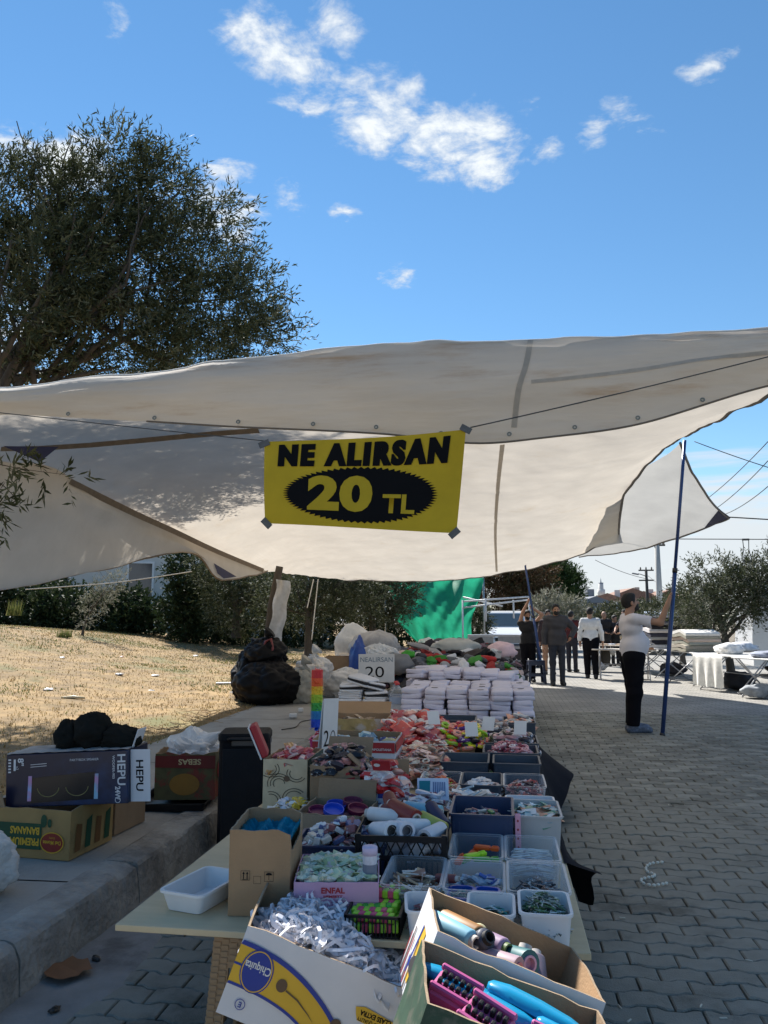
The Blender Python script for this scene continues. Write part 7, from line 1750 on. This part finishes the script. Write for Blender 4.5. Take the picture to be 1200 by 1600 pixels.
fold_table('folding table carrying a pile of grey-beige rugs', 4.5, 18.95, -82, 1.8, .9, m_wtop)
fold_table('folding table under the dark and white striped rugs', 4.15, 21.25, -84, 1.8, .9, m_wtop)
fold_table('folding table behind the man in the white T-shirt', 3.0, 19.9, -8, 1.5, .75)
fold_table('left folding table with crossed dark legs and papers', 3.2, 23.0, -12, 1.8, .75, mat=M('dark_steel'))
fold_table('far folding table beyond the striped rugs', 4.1, 23.3, -86, 1.8, .9, m_wtop)
# white cloth
mb = MB(); g = []; X = T(4.72, 17.0, 0) @ RZ(-70)
for i in range(34):
    x = -.75 + 1.0 * i / 33; rowp = [(x, .38, .745), (x, 0, .746), (x, -.40, .745)]
    for k in range(1, 9): rowp.append((x * (1 + .02 * k / 8), -.41 - .035 * math.sin(x * 21) * k / 8 - .02 * k / 8, .74 - .66 * k / 8 + .01 * math.sin(i)))
    g.append(rowp)
mb.grid(g, X); o = mb.build('white_cloth', M('white_sheet', alb=(.72, .71, .67), rough=.85, bump=.2), None, True); tag(o, 'white cloth hanging to the ground over a folding table', 'tablecloth')
def rug_pile(x, y, rz, n, cols, w, d, lab, seed, z=.742, th=.05, sag=.05):
    q = random.Random(seed)
    for k in range(n):
        mb = MB(); g1 = []; ww, dd = w * q.uniform(.92, 1.05), d * q.uniform(.92, 1.04); ph = q.random() * 3
        top = []; bot = []
        for i in range(13):
            u_ = i / 12 - .5; zc = sag * (1 - (2 * u_) ** 2) * (k / max(1, n - 1)) + .012 * math.sin(u_ * 9 + ph); top.append((u_ * ww, zc + th)); bot.append((u_ * ww, zc + .004))
        prof = [(-ww / 2 - .02, bot[0][1] + th * .5)] + top + [(ww / 2 + .02, bot[-1][1] + th * .5)] + bot[::-1]
        n_ = len(prof); v = [(x_, -dd / 2, z_) for x_, z_ in prof] + [(x_, dd / 2, z_) for x_, z_ in prof]
        mb.add(v, [tuple(range(n_)), tuple(range(2 * n_ - 1, n_ - 1, -1))] + [(i, n_ + i, n_ + (i + 1) % n_, (i + 1) % n_) for i in range(n_)])
        o = shade_auto(mb.build('folded_rug', C(*cols[k % len(cols)], .95, bump=.6, bscale=60)), 40); place(o, mat=T(x + q.uniform(-.02, .02), y + q.uniform(-.02, .02), z + k * th) @ RZ(rz + q.uniform(-2, 2)))
        tag(o, '%s, layer %s from the table' % (lab, ['first', 'second', 'third', 'fourth', 'fifth', 'sixth', 'seventh', 'eighth', 'ninth'][k]), 'rug', 'folded rugs piled on the tables')
rug_pile(4.45, 18.85, -82, 6, [(150, 145, 130), (160, 152, 138), (148, 148, 136), (205, 180, 160), (155, 150, 135), (215, 212, 205)], 1.05, .8, 'grey-beige folded rug on the right table', 1, th=.072)
rug_pile(4.15, 21.2, -84, 8, [(215, 212, 208), (40, 40, 48), (170, 168, 165), (60, 60, 72), (205, 200, 198), (35, 35, 42), (120, 120, 125), (30, 30, 36)], 1.2, .85, 'dark and white striped folded rug', 2, th=.095)
rug_pile(4.0, 22.6, -84, 9, [(220, 218, 212), (200, 198, 195), (120, 120, 130), (225, 222, 218), (60, 60, 70)], .95, .85, 'white folded rug behind the striped pile', 3, th=.085)
rug_pile(3.45, 19.8, -8, 3, [(205, 150, 110), (215, 210, 205), (190, 185, 180)], .5, .5, 'peach and white folded cloth by the blue pole', 4, th=.05)
for i, (lb, x, y, z, rx, ry, rz_, c_) in enumerate([('heap of navy patterned cloths at the right edge table', 5.35, 15.2, .82, .5, .28, .12, (70, 72, 95)), ('white cloth heap on the draped table', 4.75, 17.2, .83, .3, .25, .14, (215, 213, 210)), ('blue-white patterned cloth on the nearest table', 5.05, 15.7, .79, .35, .28, .08, (150, 155, 170)), ('white pile of cloth by the trunk of the right olive', 5.15, 17.9, .85, .4, .25, .12, (205, 205, 208)), ('dark bag under the draped table', 4.9, 17.3, .18, .35, .3, .2, (35, 36, 42)), ('clear bag under the nearest folding table', 4.75, 15.6, .13, .3, .22, .13, (150, 155, 160)),
                                                   ('cardboard bag under the right edge table', 5.6, 15.2, .25, .25, .2, .26, (120, 105, 85)), ('white plastic bag under the left folding table', 2.7, 22.8, .2, .3, .25, .2, (200, 200, 200)), ('dark sack under the table behind the white shirt', 3.3, 20.2, .16, .22, .2, .17, (40, 40, 46)), ('dark cartons under the rug tables', 4.8, 19.3, .16, .25, .5, .17, (50, 50, 56)), ('dark goods under the striped rug table', 4.5, 21.6, .16, .25, .5, .17, (44, 44, 50))]):
    mb = MB(); mb.blob(rx, ry, rz_, I4, 24, 16, .28, 200 + i, flat=.8); o = mb.build('cloth_heap', M('cloth_heap_%d' % i, c_, rough=.9, var=.35, scale=7, bump=.4), None, True); place(o, (x, y, z), 20); tag(o, lb, 'cloth' if z > .5 else 'bag')
q = random.Random(9)
for k in range(7):
    o = MB(); o.box(.2, .26, .03, I4, .004); o = o.build('paper_pack', C(200, 205, 215) if k % 2 else C(215, 190, 165)); place(o, mat=T(3.2 - .7 + k * .22, 23.0 + .05 * math.sin(k * 3), .745) @ RZ(q.uniform(-30, 30))); tag(o, 'flat pack on the left folding table, number %s from its left end' % ['one', 'two', 'three', 'four', 'five', 'six', 'seven'][k], 'packet', 'packs on the left table')
# navy plastic stool by the second pole
stool('navy plastic stool standing at the foot of the second pole', .80, 18.5, M('navy_plastic', alb=(.012, .018, .045), rough=.4), H=.52, weave=False, w0=.42, w1=.36, rz=8)

# steel stall frame with shelves and the green net
t = thing('stall_frame', 'steel market frame with shelves of cartons in front of the white van', 'stall', (-.15, 25.0, 0), 3)
mb = MB()
for sx in (-1, 1):
    for y in (0, .8): mb.box(.05, .05, .95, T(sx * .85, y, 0))
for z in (.12, .55, .92):
    for y in (0, .8): mb.box(1.7, .05, .05, T(0, y, z))
mb.build('frame', m_steel, t)
mb = MB(); mb.box(1.74, .9, .03, T(0, .4, .95), .004); mb.build('shelf', m_steel, t)
mb = MB(); mb.box(1.65, .8, .02, T(0, .4, .17), .004); mb.build('shelf', m_steel, t)
for sx in (-.45, .45): mb = MB(); mb.box(.75, .03, .20, T(sx, -.02, .72)); mb.build('sign_panel', C(150, 148, 145), t)
for k in range(4):
    mb = MB(); mb.box(.30, .4, .34 if k % 2 else .24, T(-.25 + (k - 1) * .38, 25.35, .19), .006); tag(mb.build('cardboard_box', [C(110, 90, 75), C(70, 75, 85), C(150, 145, 140), C(60, 50, 50)][k]), ['brown', 'slate grey', 'pale grey', 'dark brown'][k] + ' carton on the lower shelf of the steel stall frame', 'carton')
t = thing('canopy_frame', 'folded white canopy frame beams over the steel stall', 'canopy frame', (-.1, 25.6, 0))
for (a, b) in (((-1.1, 0, 2.05), (1.05, 0, 2.2)), ((-1.1, 0, 1.85), (1.0, .1, 2.1)), ((-1.1, .2, 2.2), (.2, .2, 1.9)), ((-.35, 0, 2.15), (-.35, 0, 1.4)), ((1.05, 0, 2.2), (1.1, 0, 0)), ((-1.1, 0, 2.1), (-1.12, 0, 0)), ((.55, .1, 2.1), (.55, .1, 1.5))): mb = MB(); mb.tube([a, b], .032, 6); mb.build('beam', M('white_paint_steel', alb=(.62, .62, .62), rough=.4), t, True)
m_net = M('green_net', alb=(.02, .30, .17), rough=.6, var=.12, scale=5, transl=.45, bump=.4, bscale=20)
ctrl = [[at(596, 905, 27), at(640, 906, 27), at(700, 905, 27), at(757, 900, 27)], [at(615, 938, 27), at(650, 940, 26.6), at(700, 940, 26.6), at(750, 932, 27)], [at(618, 966, 27), at(655, 972, 26.5), at(700, 974, 26.4), at(737, 968, 26.8)], [at(650, 1002, 27), at(670, 1008, 26.6), at(700, 1010, 26.5), at(738, 1006, 26.8)]]
net = surf(ctrl, 40, 50)
for i in range(40):
    for j in range(50): net[i][j] += Vector((0, .30 * mnoise.noise(Vector((i * .07, j * .16 + i * .05, 0))) + .14 * abs(mnoise.noise(Vector((i * .09, j * .3 - i * .12, 5)))), 0))
mb = MB(); mb.grid(net); tag(mb.build('green_net', m_net, None, True), 'translucent green shade net hanging behind the clothes heap', 'net')
for (lb, px) in (('thin steel pole at the right edge of the green net', 757), ('thin steel pole at the left of the green net behind the olive', 602)):
    a = at(px, 1000, 27.1); mb = MB(); mb.tube([(a.x, a.y, 0), (a.x, a.y, at(px, 890, 27.1).z)], .03, 8); tag(mb.build('net_pole', m_steel, None, True), lb, 'pole')
mb = MB(); mb.blob(.5, .4, .32, I4, 20, 14, .25, 5); o = mb.build('brown_tarp_bundle', C(130, 105, 90), None, True); a = at(620, 1012, 22); place(o, (a.x, a.y, .4)); tag(o, 'brown folded cardboard heap left of the green net', 'bundle')

# ------------------------------------------------------------------ vans
m_vw = M('white_car_paint', alb=(.70, .71, .72), rough=.25, var=.03, coat=.5)
m_glass = M('car_glass', alb=(.10, .13, .15), rough=.06, spec=.8, var=.05)
m_rub = M('tyre_rubber', alb=(.015, .015, .015), rough=.85)
def van(label, x, y, rz, W=1.83, L=4.3, H=1.83, cargo=False):
    """small van, nose towards -Y"""
    t = thing('parked_van', label, 'van', (x, y, 0), rz)
    prof = [(0, .30), (-.02, .55), (.04, .78), (.30, .95), (.85, 1.08), (1.05, 1.16), (1.60, H - .08), (1.95, H), (L - .5, H), (L - .12, H - .08), (L, .95), (L, .30)]
    K = 8; loops = []
    for (yy, zz_) in prof:
        pass
    def width(z, yy): 
        k = 1 - .11 * smooth01(z, 1.0, H) ; k *= 1 - .10 * smooth01(-yy, -.5, .1); return W / 2 * k
    outer = []
    mb = MB(); V = []; n = len(prof)
    for s_ in (-1, 1):
        for (yy, zz_) in prof: V.append((s_ * width(zz_, yy), yy, zz_))
    F = [(i, (i + 1) % n, n + (i + 1) % n, n + i) for i in range(n)] + [tuple(range(n))[::-1], tuple(range(n, 2 * n))]
    mb.add(V, F); shade_auto(mb.build('body', m_vw, t), 25)
    def pane(name, pts, mat): mbp = MB(); mbp.add(pts, [tuple(range(len(pts)))]); return mbp.build(name, mat, t)
    def wsl(f_, o): yy = 1.05 + (1.60 - 1.05) * f_; zz_ = 1.16 + (H - .08 - 1.16) * f_; return yy - o, zz_ + o * .6
    (ya, za), (yb, zb) = wsl(.06, .012), wsl(.92, .012); pane('windscreen', [(-width(za, ya) + .09, ya, za), (width(za, ya) - .09, ya, za), (width(zb, yb) - .10, yb, zb), (-width(zb, yb) + .10, yb, zb)], m_glass)
    for s_ in (-1, 1):
        ww = lambda z, yy: s_ * (width(z, yy) + .006)
        for (y0_, y1_, y2_, y3_) in ((1.30, 2.05, 2.05, 1.72), (2.15, 3.05, 3.05, 2.15)) if not cargo else ((1.30, 2.05, 2.05, 1.72),): pane('side_window', [(ww(1.16, y0_), y0_, 1.16), (ww(1.16, y1_), y1_, 1.16), (ww(H - .15, y2_), y2_, H - .15), (ww(H - .15, y3_), y3_, H - .15)], m_glass)
        mb = MB(); mb.box(.30, .05, .17, T(s_ * (W / 2 - .30), .03, .70) @ RZ(s_ * 12) @ RX(-18), .03); mb.build('headlight', M('lamp_glass', alb=(.45, .47, .5), rough=.08), t)
        mb = MB(); mb.box(.16, .09, .17, T(s_ * (W / 2 + .09), 1.18, 1.12), .03); mb.build('mirror', m_black, t)
        for yy in (.85, L - .95):
            mb = MB(); mb.lathe([(.19, -.10), (.31, -.10), (.325, -.06), (.325, .06), (.31, .10), (.19, .10)], 24, T(s_ * (W / 2 - .10), yy, .325) @ RY(90)); wh = mb.build('wheel', m_rub, t, True)
            mb = MB(); mb.lathe([(.0, .085), (.06, .095), (.19, .08), (.19, -.08)], 16, T(s_ * (W / 2 - .10), yy, .325) @ RY(90 * s_)); mb.build('rim', m_steel, wh, True)
        mb = MB(); mb.box(.012, L * .55, .09, T(s_ * (W / 2 + .003), L * .52, .52), .004); mb.build('side_moulding', m_black, t)
        if cargo: mb = MB(); mb.box(.014, 1.5, .05, T(s_ * (W / 2 - .02), 2.9, 1.02), .004); mb.build('door_rail', m_black, t)
    mb = MB(); mb.box(W * .5, .05, .14, T(0, -.02, .62), .02); mb.build('grille', m_black, t)
    mb = MB(); mb.box(W * .96, .16, .24, T(0, -.01, .28), .05); mb.build('bumper', M('bumper_grey', alb=(.08, .08, .085), rough=.6), t)
    mb = MB(); mb.box(.5, .012, .11, T(0, -.10, .42)); mb.build('number_plate', m_paper, t)
    mb = MB()
    for s_ in (-1, 1): mb.tube([(s_ * W * .38, 1.95, H + .05), (s_ * W * .38, L - .5, H + .05)], .02, 6)
    mb.build('roof_rail', m_black, t); 
    mb = MB(); mb.tube([(-.25, 1.08, 1.19), (.45, 1.20, 1.30)], .012, 5); mb.build('wiper', m_black, t)
    return t
v = at(792, 1000, 31.0); van('white van parked nose-on behind the steel stall frame', v.x, 31.0, 3)
van('white cargo van parked behind the right olive tree', 11.4, 21.6, 86, W=1.95, L=5.0, H=2.35, cargo=True)
v = at(1022, 985, 34); van('pale van roof showing behind the striped rugs', v.x + .3, 34, -15)
v = at(842, 990, 36); van('white van further back right of the man in black', v.x, 36, 0)

# ------------------------------------------------------------------ trees and shrubs
def rel_at(B, px, py, y): v_ = at(px, py, y) - B; return (v_.x, v_.y, v_.z)
def simple_tree(label, px, y, z0_, clumps, mats, nt, ll, seed, r0=.12, name='olive_tree', cat='tree', trunk_px=None, lp=12, tl=.4, wind=Vector((.1, 0, .3)), limbs=7, group=None, split=0.0):
    base = at(trunk_px if trunk_px is not None else px, 1000, y); B = Vector((base.x, y, z0_)); cl_ = []
    for (cx, cy, cyy, rx, ry, rz_) in clumps: c_ = rel_at(B, cx, cy, cyy); cl_.append((*c_, rx, ry, rz_))
    mid = Vector(cl_[0][:3]); tree(name, label, cat, B, [(0, 0, 0), (mid.x * .15, mid.y * .15, max(.3, mid.z * .3)), (mid.x * .5, mid.y * .5, mid.z * .65), (mid.x * .9, mid.y * .9, mid.z * .95)], r0, cl_, mats, nt, lp, ll, ll * .24, seed, wind, tl, group, limbs, 1.5, depth=1)
go = 'olive trees along the verge'
simple_tree('olive tree with forked trunk behind the black sacks', 475, 20, .35, [(480, 935, 20, 1.1, .9, .75), (455, 905, 20, .9, .8, .6), (520, 915, 20.3, .9, .8, .6), (440, 950, 20, .6, .6, .5), (550, 940, 20.5, .8, .8, .5), (505, 890, 20.2, 1.0, .9, .5), (560, 900, 20.5, .9, .9, .5)], olive_m, 1500, .11, 51, .10, trunk_px=482, group=go)
simple_tree('dense olive tree left of the green net', 585, 23, .25, [(580, 930, 23, 1.1, 1.0, .9), (610, 925, 23, .8, .8, .8), (550, 925, 23.3, .9, .9, .7), (600, 955, 23, .6, .7, .4), (620, 900, 23, .7, .7, .6), (575, 890, 23, 1.2, 1.0, .6)], olive_dim, 1500, .12, 52, .12, trunk_px=583, group=go)
simple_tree('grey olive bush at the back of the verge beside the building', 370, 23, .9, [(370, 935, 23, 1.0, .9, 1.0), (350, 900, 23, .8, .8, .8), (395, 905, 23, .9, .8, .9), (335, 880, 23, .7, .7, .8), (420, 930, 23.3, .7, .7, .8), (370, 960, 23, 1.0, .9, .5)], olive_m, 1300, .12, 53, .12, trunk_px=368, group=go)
# sapling on the verge
sx = on_lawn(128, 993); 
simple_tree('small grey-leaved olive sapling alone on the dry verge', 145, sx.y, sx.z, [(150, 940, sx.y, .35, .3, .30), (170, 915, sx.y, .40, .35, .25), (185, 900, sx.y, .25, .25, .15), (130, 965, sx.y, .25, .2, .22), (165, 930, sx.y, .3, .25, .22)], grey_m, 240, .07, 54, .03, name='olive_sapling', trunk_px=128, tl=.22, limbs=5)
for i, (px, py, s_, lb) in enumerate([(22, 950, .5, 'tuft of tall grass at the far left of the verge'), (100, 985, .25, 'small tuft beside the sapling')]):
    p = on_lawn(px, py + 12); q = random.Random(i); mb = MB()
    for k in range(120):
        a = q.uniform(0, 6.28); L_ = s_ * q.uniform(.5, 1.1); w = .012; d = Vector((math.cos(a) * .35, math.sin(a) * .35, 1)).normalized(); s2 = Vector((-math.sin(a), math.cos(a), 0)) * w; b_ = Vector((q.uniform(-.15, .15), q.uniform(-.15, .15), 0)); mb.mat(q.randrange(2)); mb.add([b_ - s2, b_ + s2, b_ + d * L_], [(0, 1, 2)])
    o = mb.build('grass_tuft', gg); place(o, p); tag(o, lb, 'grass tuft')
# dark trees and hedge along the back of the verge
gh_ = 'dark trees behind the verge'
for i, (px, y, rx, top, lb) in enumerate([(-40, 25, 1.8, 860, 'dark evergreen at the far left behind the verge'), (40, 26, 1.7, 905, 'low dark shrub second from the left behind the verge'), (110, 25, 1.5, 922, 'dark shrub behind the olive sapling'), (205, 26, 1.1, 928, 'dark shrub below the building window'), (288, 25, .75, 858, 'tall dark tree right of the building window'), (335, 27, 1.2, 915, 'dark shrub left of the grey olive bush'), (420, 29, 1.6, 890, 'dark tree behind the black sacks'), (500, 31, 2.0, 885, 'dark tree behind the forked olive'), (600, 32, 2.0, 895, 'dark tree behind the dense olive'), (660, 33, 1.5, 900, 'dark tree behind the green net')]):
    zb = lawn_z(at(px, 960, y).x, min(y, 60)); tz = at(px, top, y).z; hgt = max(tz - zb, 1.0)
    B = Vector((at(px, 960, y).x, y, zb)); q = random.Random(i + 5)
    cl_ = [(q.uniform(-.5, .5) * rx, q.uniform(-.3, .3), hgt * f_, rx * q.uniform(.6, .9), rx * .7, hgt * .24) for f_ in (.16, .32, .5, .68, .84)] + [(s_ * rx * .6, 0, hgt * .25, rx * .6, rx * .6, hgt * .22) for s_ in (-1, 1)]
    tree('dark_tree', lb, 'tree', B, [(0, 0, 0), (.05, 0, hgt * .3), (.1, 0, hgt * .7)], .1, cl_, hedge_m, 800, 12, .15, .06, 300 + i, Vector((0, 0, .2)), .45, gh_, 4, .8, depth=1)
# beyond the stall: russet tree, pines, silver shrubs
simple_tree('russet-leaved tree above the steel stall frame', 790, 40, 0, [(790, 925, 40, 2.0, 1.5, 1.4), (770, 905, 40, 1.6, 1.4, 1.2), (815, 905, 40, 1.6, 1.4, 1.2), (770, 945, 40, 1.4, 1.2, .8), (820, 940, 40, 1.2, 1.2, .8), (795, 885, 40, 2.0, 1.5, 1.0)], red_m, 1300, .26, 61, .18, name='russet_tree', tl=.6)
simple_tree('round dark green pine right of the russet tree', 855, 52, 0, [(860, 918, 52, 2.2, 2, 1.5), (845, 900, 52, 1.8, 1.7, 1.2), (875, 910, 52, 1.2, 1.4, 1.1), (835, 930, 52, 1.4, 1.4, 1.2), (870, 938, 52, 1.4, 1.4, .9), (850, 885, 52, 1.3, 1.3, .6)], pine_m, 2200, .26, 62, .25, name='pine_tree', tl=.5, lp=14)
simple_tree('silver-leaved olive behind the jacketed man', 872, 33, 0, [(865, 950, 33, .9, .8, .6), (885, 958, 33, .8, .8, .5), (850, 955, 33, .5, .5, .5)], grey_m, 420, .16, 63, .1, tl=.35, name='silver_olive')
simple_tree('green shrub at the foot of the green net pole', 750, 29, 0, [(746, 978, 29, .3, .3, .45)], olive_dim, 260, .14, 64, .05, name='green_shrub')
# right-hand olives
gr_ = 'olive trees beyond the right tables'
simple_tree('olive tree with two trunks behind the right hand tables', 1130, 19.6, 0, [(1120, 945, 19.6, 1.0, .9, .7), (1085, 950, 19.8, .7, .7, .55), (1110, 905, 19.6, .55, .6, .5), (1150, 925, 19.6, .6, .7, .5), (1175, 915, 19.4, .55, .6, .6), (1195, 930, 19.4, .7, .8, .5), (1165, 895, 19.4, .3, .3, .25), (1230, 915, 19.4, .8, .8, .6), (1210, 890, 19.4, .5, .5, .4)], olive_m + grey_m[:1], 1900, .10, 71, .09, trunk_px=1140, tl=.32, group=gr_, wind=Vector((.05, 0, .45)), limbs=10)
simple_tree('smaller olive behind the striped rugs', 1065, 27, 0, [(1065, 960, 27, 1.0, .9, .5), (1045, 965, 27, .7, .7, .4), (1090, 955, 27, .8, .8, .5)], olive_dim, 500, .13, 72, .08, group=gr_)
for i, (px, y, top, rx, lb) in enumerate([(900, 60, 950, 2.2, 'low far shrub left of the grey house front'), (965, 70, 945, 2.5, 'far shrub below the distant roofs'), (990, 60, 940, 2.4, 'far green tree left of the concrete pole'), (1020, 65, 942, 2.4, 'far green tree right of the concrete pole'), (1048, 55, 945, 2.0, 'far tree behind the blue pole hand'), (945, 62, 955, 1.8, 'far bush in front of the minaret')]):
    B = Vector((at(px, 965, y).x, y, 0)); hgt = at(px, top, y).z
    tree('far_tree', lb, 'tree', B, [(0, 0, 0), (0, 0, hgt * .5)], .12, [(0, 0, hgt * .6, rx, rx * .7, hgt * .4), (-rx * .5, 0, hgt * .4, rx * .7, rx * .6, hgt * .35), (rx * .5, 0, hgt * .45, rx * .7, rx * .6, hgt * .35)], olive_dim, 320, 10, .28, .11, 400 + i, Vector((0, 0, .2)), .6, 'far trees below the roofs', 3, .8, depth=0)

# ------------------------------------------------------------------ buildings
m_plw = M('white_render', alb=(.60, .58, .54), rough=.9, var=.08, scale=1.0)
m_plg = M('grey_render', alb=(.20, .21, .23), rough=.9, var=.08, scale=.6)
m_tile = M('clay_tiles', alb=(.26, .145, .10), rough=.85, var=.25, scale=3)
m_win = M('window_glass', alb=(.045, .055, .07), rough=.08, spec=.8)
def window(parent, x, y, z, w, h, X, frame=None):
    """opening with frame and pane on the face y=0 of matrix X"""
    f_ = MB(); b_ = .06 * min(w, h) + .03
    for (x0, z0_, x1, z1) in ((-w / 2 - b_, -b_, w / 2 + b_, 0), (-w / 2 - b_, h, w / 2 + b_, h + b_), (-w / 2 - b_, 0, -w / 2, h), (w / 2, 0, w / 2 + b_, h)): f_.box(x1 - x0, .12, z1 - z0_, T((x0 + x1) / 2, -.03, z0_))
    o = f_.build('window', frame or m_white, parent); o.matrix_local = X @ T(x, y, z)
    p_ = MB(); p_.box(w, .04, h, T(0, -.012, 0)); p_.box(.04, .05, h, T(0, -.014, 0)); p_ = p_.build('pane', m_win, o); return o
def house(label, x, y, rz, W, D, Hh, wall, roof, rows, cols_, base_z=0, name='house', gable=True, ww=1.2, wh=1.3, balcony=False, flat=False):
    t = thing(name, label, 'building', (x, y, base_z), rz)
    mb = MB(); mb.box(W, D, Hh); mb.build('wall', wall, t)
    if flat:
        mb = MB(); mb.box(W + .3, D + .3, .25, T(0, 0, Hh)); mb.build('roof', roof, t)
    else:
        rh = W * .2; ov = .4; mb = MB(); mb.add([(-W / 2 - ov, -D / 2 - ov, Hh - .05), (W / 2 + ov, -D / 2 - ov, Hh - .05), (0, -D / 2 - ov, Hh + rh), (-W / 2 - ov, D / 2 + ov, Hh - .05), (W / 2 + ov, D / 2 + ov, Hh - .05), (0, D / 2 + ov, Hh + rh)], [(0, 1, 2), (5, 4, 3), (0, 2, 5, 3), (2, 1, 4, 5), (1, 0, 3, 4)]); r_ = mb.build('roof', roof, t)
        mb = MB(); mb.box(.7, .7, 1.2, T(W * .22, 0, Hh + rh * .3)); mb.build('chimney', wall, r_)
    for r_ in range(rows):
        for c_ in range(cols_): window(t, (c_ + .5) / cols_ * W - W / 2, 0, Hh / rows * (r_ + .32), ww, wh, T(0, -D / 2, 0))
        if balcony and r_ > 0:
            mb = MB(); mb.box(W * .5, 1.0, .15, T(-W * .2, -D / 2 - .5, Hh / rows * r_)); b_ = mb.build('balcony', m_plw, t)
            mb = MB(); mb.box(W * .5, .05, .9, T(-W * .2, -D / 2 - .98, Hh / rows * r_ + .15)); mb.build('railing', m_plw, b_)
    for r_ in range(rows):
        for c_ in range(2): window(t, (c_ + .5) / 2 * D - D / 2, 0, Hh / rows * (r_ + .32), ww, wh, T(-W / 2, 0, 0) @ RZ(-90))
    return t
v = at(240, 960, 33); house('white building with a shuttered window glimpsed behind the verge trees', v.x, 36, 22, 14, 6, 5.2, m_plw, m_plw, 1, 4, base_z=.6, name='white_building', flat=True, ww=1.0, wh=1.7)
v = at(911, 960, 75); house('grey two-storey house with a stepped gable beyond the pine', v.x + .5, 79, 14, 3.0, 6, 3.1, m_plg, m_plg, 2, 2, name='grey_house', ww=.9, wh=.9, balcony=True)
v = at(886, 950, 74); house('white balcony wing at the left of the grey house', v.x, 77, 14, 2.3, 5, 3.0, m_plw, m_plw, 2, 1, name='house_wing', flat=True, ww=1.2, wh=1.0)
for i, (px, y, W, top, wall, roof, lb) in enumerate([(958, 110, 5, 938, m_plw, m_tile, 'far white house with tiled roof right of the minaret'), (985, 115, 7, 934, M('cream_render', alb=(.45, .40, .34), rough=.9), m_tile, 'far cream house below the utility pole'), (1010, 120, 6, 936, m_plw, m_tile, 'far white house behind the concrete pole'), (1040, 118, 6, 935, M('rust_render', alb=(.29, .17, .12), rough=.9), m_tile, 'far rust coloured house left of the blue pole'), (1072, 116, 5, 937, M('rust_render'), m_tile, 'far rust coloured house right of the blue pole'), (928, 120, 5, 945, M('cream_render'), m_tile, 'far cream house behind the grey house')]):
    v = at(px, 960, y); house(lb, v.x, y + 3, (-12, 8, -5, 10, 4, 0)[i], W, 6, at(px, top, y).z, wall, roof, 2, 3, name='far_house', ww=.9, wh=1.1)
# minaret
v = at(941, 965, 130); t = thing('minaret', 'slender white minaret with a pointed grey cap in the distance', 'minaret', (v.x, 130, 0)); zt = at(937, 903, 130).z; zc_ = at(937, 922, 130).z
mb = MB(); mb.lathe([(.5, 0), (.5, zc_ - 1.6), (.42, zc_ - 1.4), (.42, zc_ - .3), (.36, zc_ + 1.2)], 14); mb.build('shaft', m_plw, t, True)
mb = MB(); mb.lathe([(.42, zc_ - 1.2), (.62, zc_ - .6), (.62, zc_ + .1), (.6, zc_ + .1)], 14); mb.build('gallery', m_plw, t, True)
mb = MB(); mb.lathe([(.42, zc_ + 1.2), (.2, zt - 1.5), (.06, zt - .4), (.02, zt)], 14); mb.build('cap', C(120, 125, 135), t, True)
# utility poles
v = at(1013, 965, 60); t = thing('utility_pole', 'distant dark utility pole with crossarms and a street lamp', 'utility pole', (v.x, 60, 0)); zt = at(1013, 890, 60).z
m_dw = M('dark_pole_wood', alb=(.06, .055, .05), rough=.9)
mb = MB(); mb.tube([(0, 0, 0), (0, 0, zt)], [.14, .10], 8); mb.build('shaft', m_dw, t, True)
for z in (.1, .85): mb = MB(); mb.box(1.1, .1, .1, T(0, 0, zt - z)); mb.build('crossarm', m_dw, t)
for k in range(3): mb = MB(); mb.lathe([(.05, 0), (.06, .1), (.03, .2)], 8, T(-.4 + k * .4, 0, zt - .0)); mb.build('insulator', C(120, 110, 100), t)
mb = MB(); mb.tube([(0, 0, zt - .5), (-.4, 0, zt - .35), (-.6, 0, zt - .3)], .03, 6); mb.build('lamp_arm', m_dw, t); mb = MB(); mb.box(.5, .2, .1, T(-.8, 0, zt - .36) @ RY(12), .03); mb.build('lamp_head', C(140, 140, 140), t)
v = at(1032, 965, 38); t = thing('concrete_pole', 'pale concrete lamp pole rising behind the blue pole', 'utility pole', (v.x, 38, 0)); zt = at(1032, 845, 38).z
mb = MB(); mb.tube([(0, 0, 0), (0, 0, zt)], [.17, .12], 8); mb.build('shaft', M('pole_concrete', alb=(.42, .41, .38), rough=.9), t, True); mb = MB(); mb.box(.55, .08, .08, T(.1, 0, zt - .25)); mb.build('crossarm', m_dw, t); mb = MB(); mb.lathe([(.05, 0), (.06, .1), (.03, .2)], 8, T(.3, 0, zt - .18)); mb.build('insulator', C(120, 110, 100), t)
for i, (a, b, lb) in enumerate([((1200, 690, 30), (1090, 790, 45), 'upper overhead wire at the right'), ((1200, 720, 30), (1110, 800, 45), 'second overhead wire at the right'), ((1200, 760, 30), (1125, 806, 45), 'third overhead wire at the right'), ((930, 875, 55), (1013, 905, 60), 'overhead wire leading to the distant utility pole'), ((1013, 900, 60), (1100, 955, 40), 'overhead wire leaving the distant utility pole')]):
    rope([at(*a), at(*b)], .018, lb, name='overhead_wire', sag=.15)
t = thing('hanging_hook', 'wire hook and loops hanging from the rope above the right olive', 'hook', at(1165, 843, 17.0))
for s_ in (-1, 1): mb = MB(); mb.tube([(s_ * .06, 0, 0), (s_ * .05, 0, -.2), (s_ * .09, 0, -.42), (s_ * .04, 0, -.5)], .009, 5); mb.build('wire_loop', m_rope, t)
mb = MB(); mb.box(.14, .03, .04, T(0, 0, -.02)); mb.build('clip', m_rope, t)
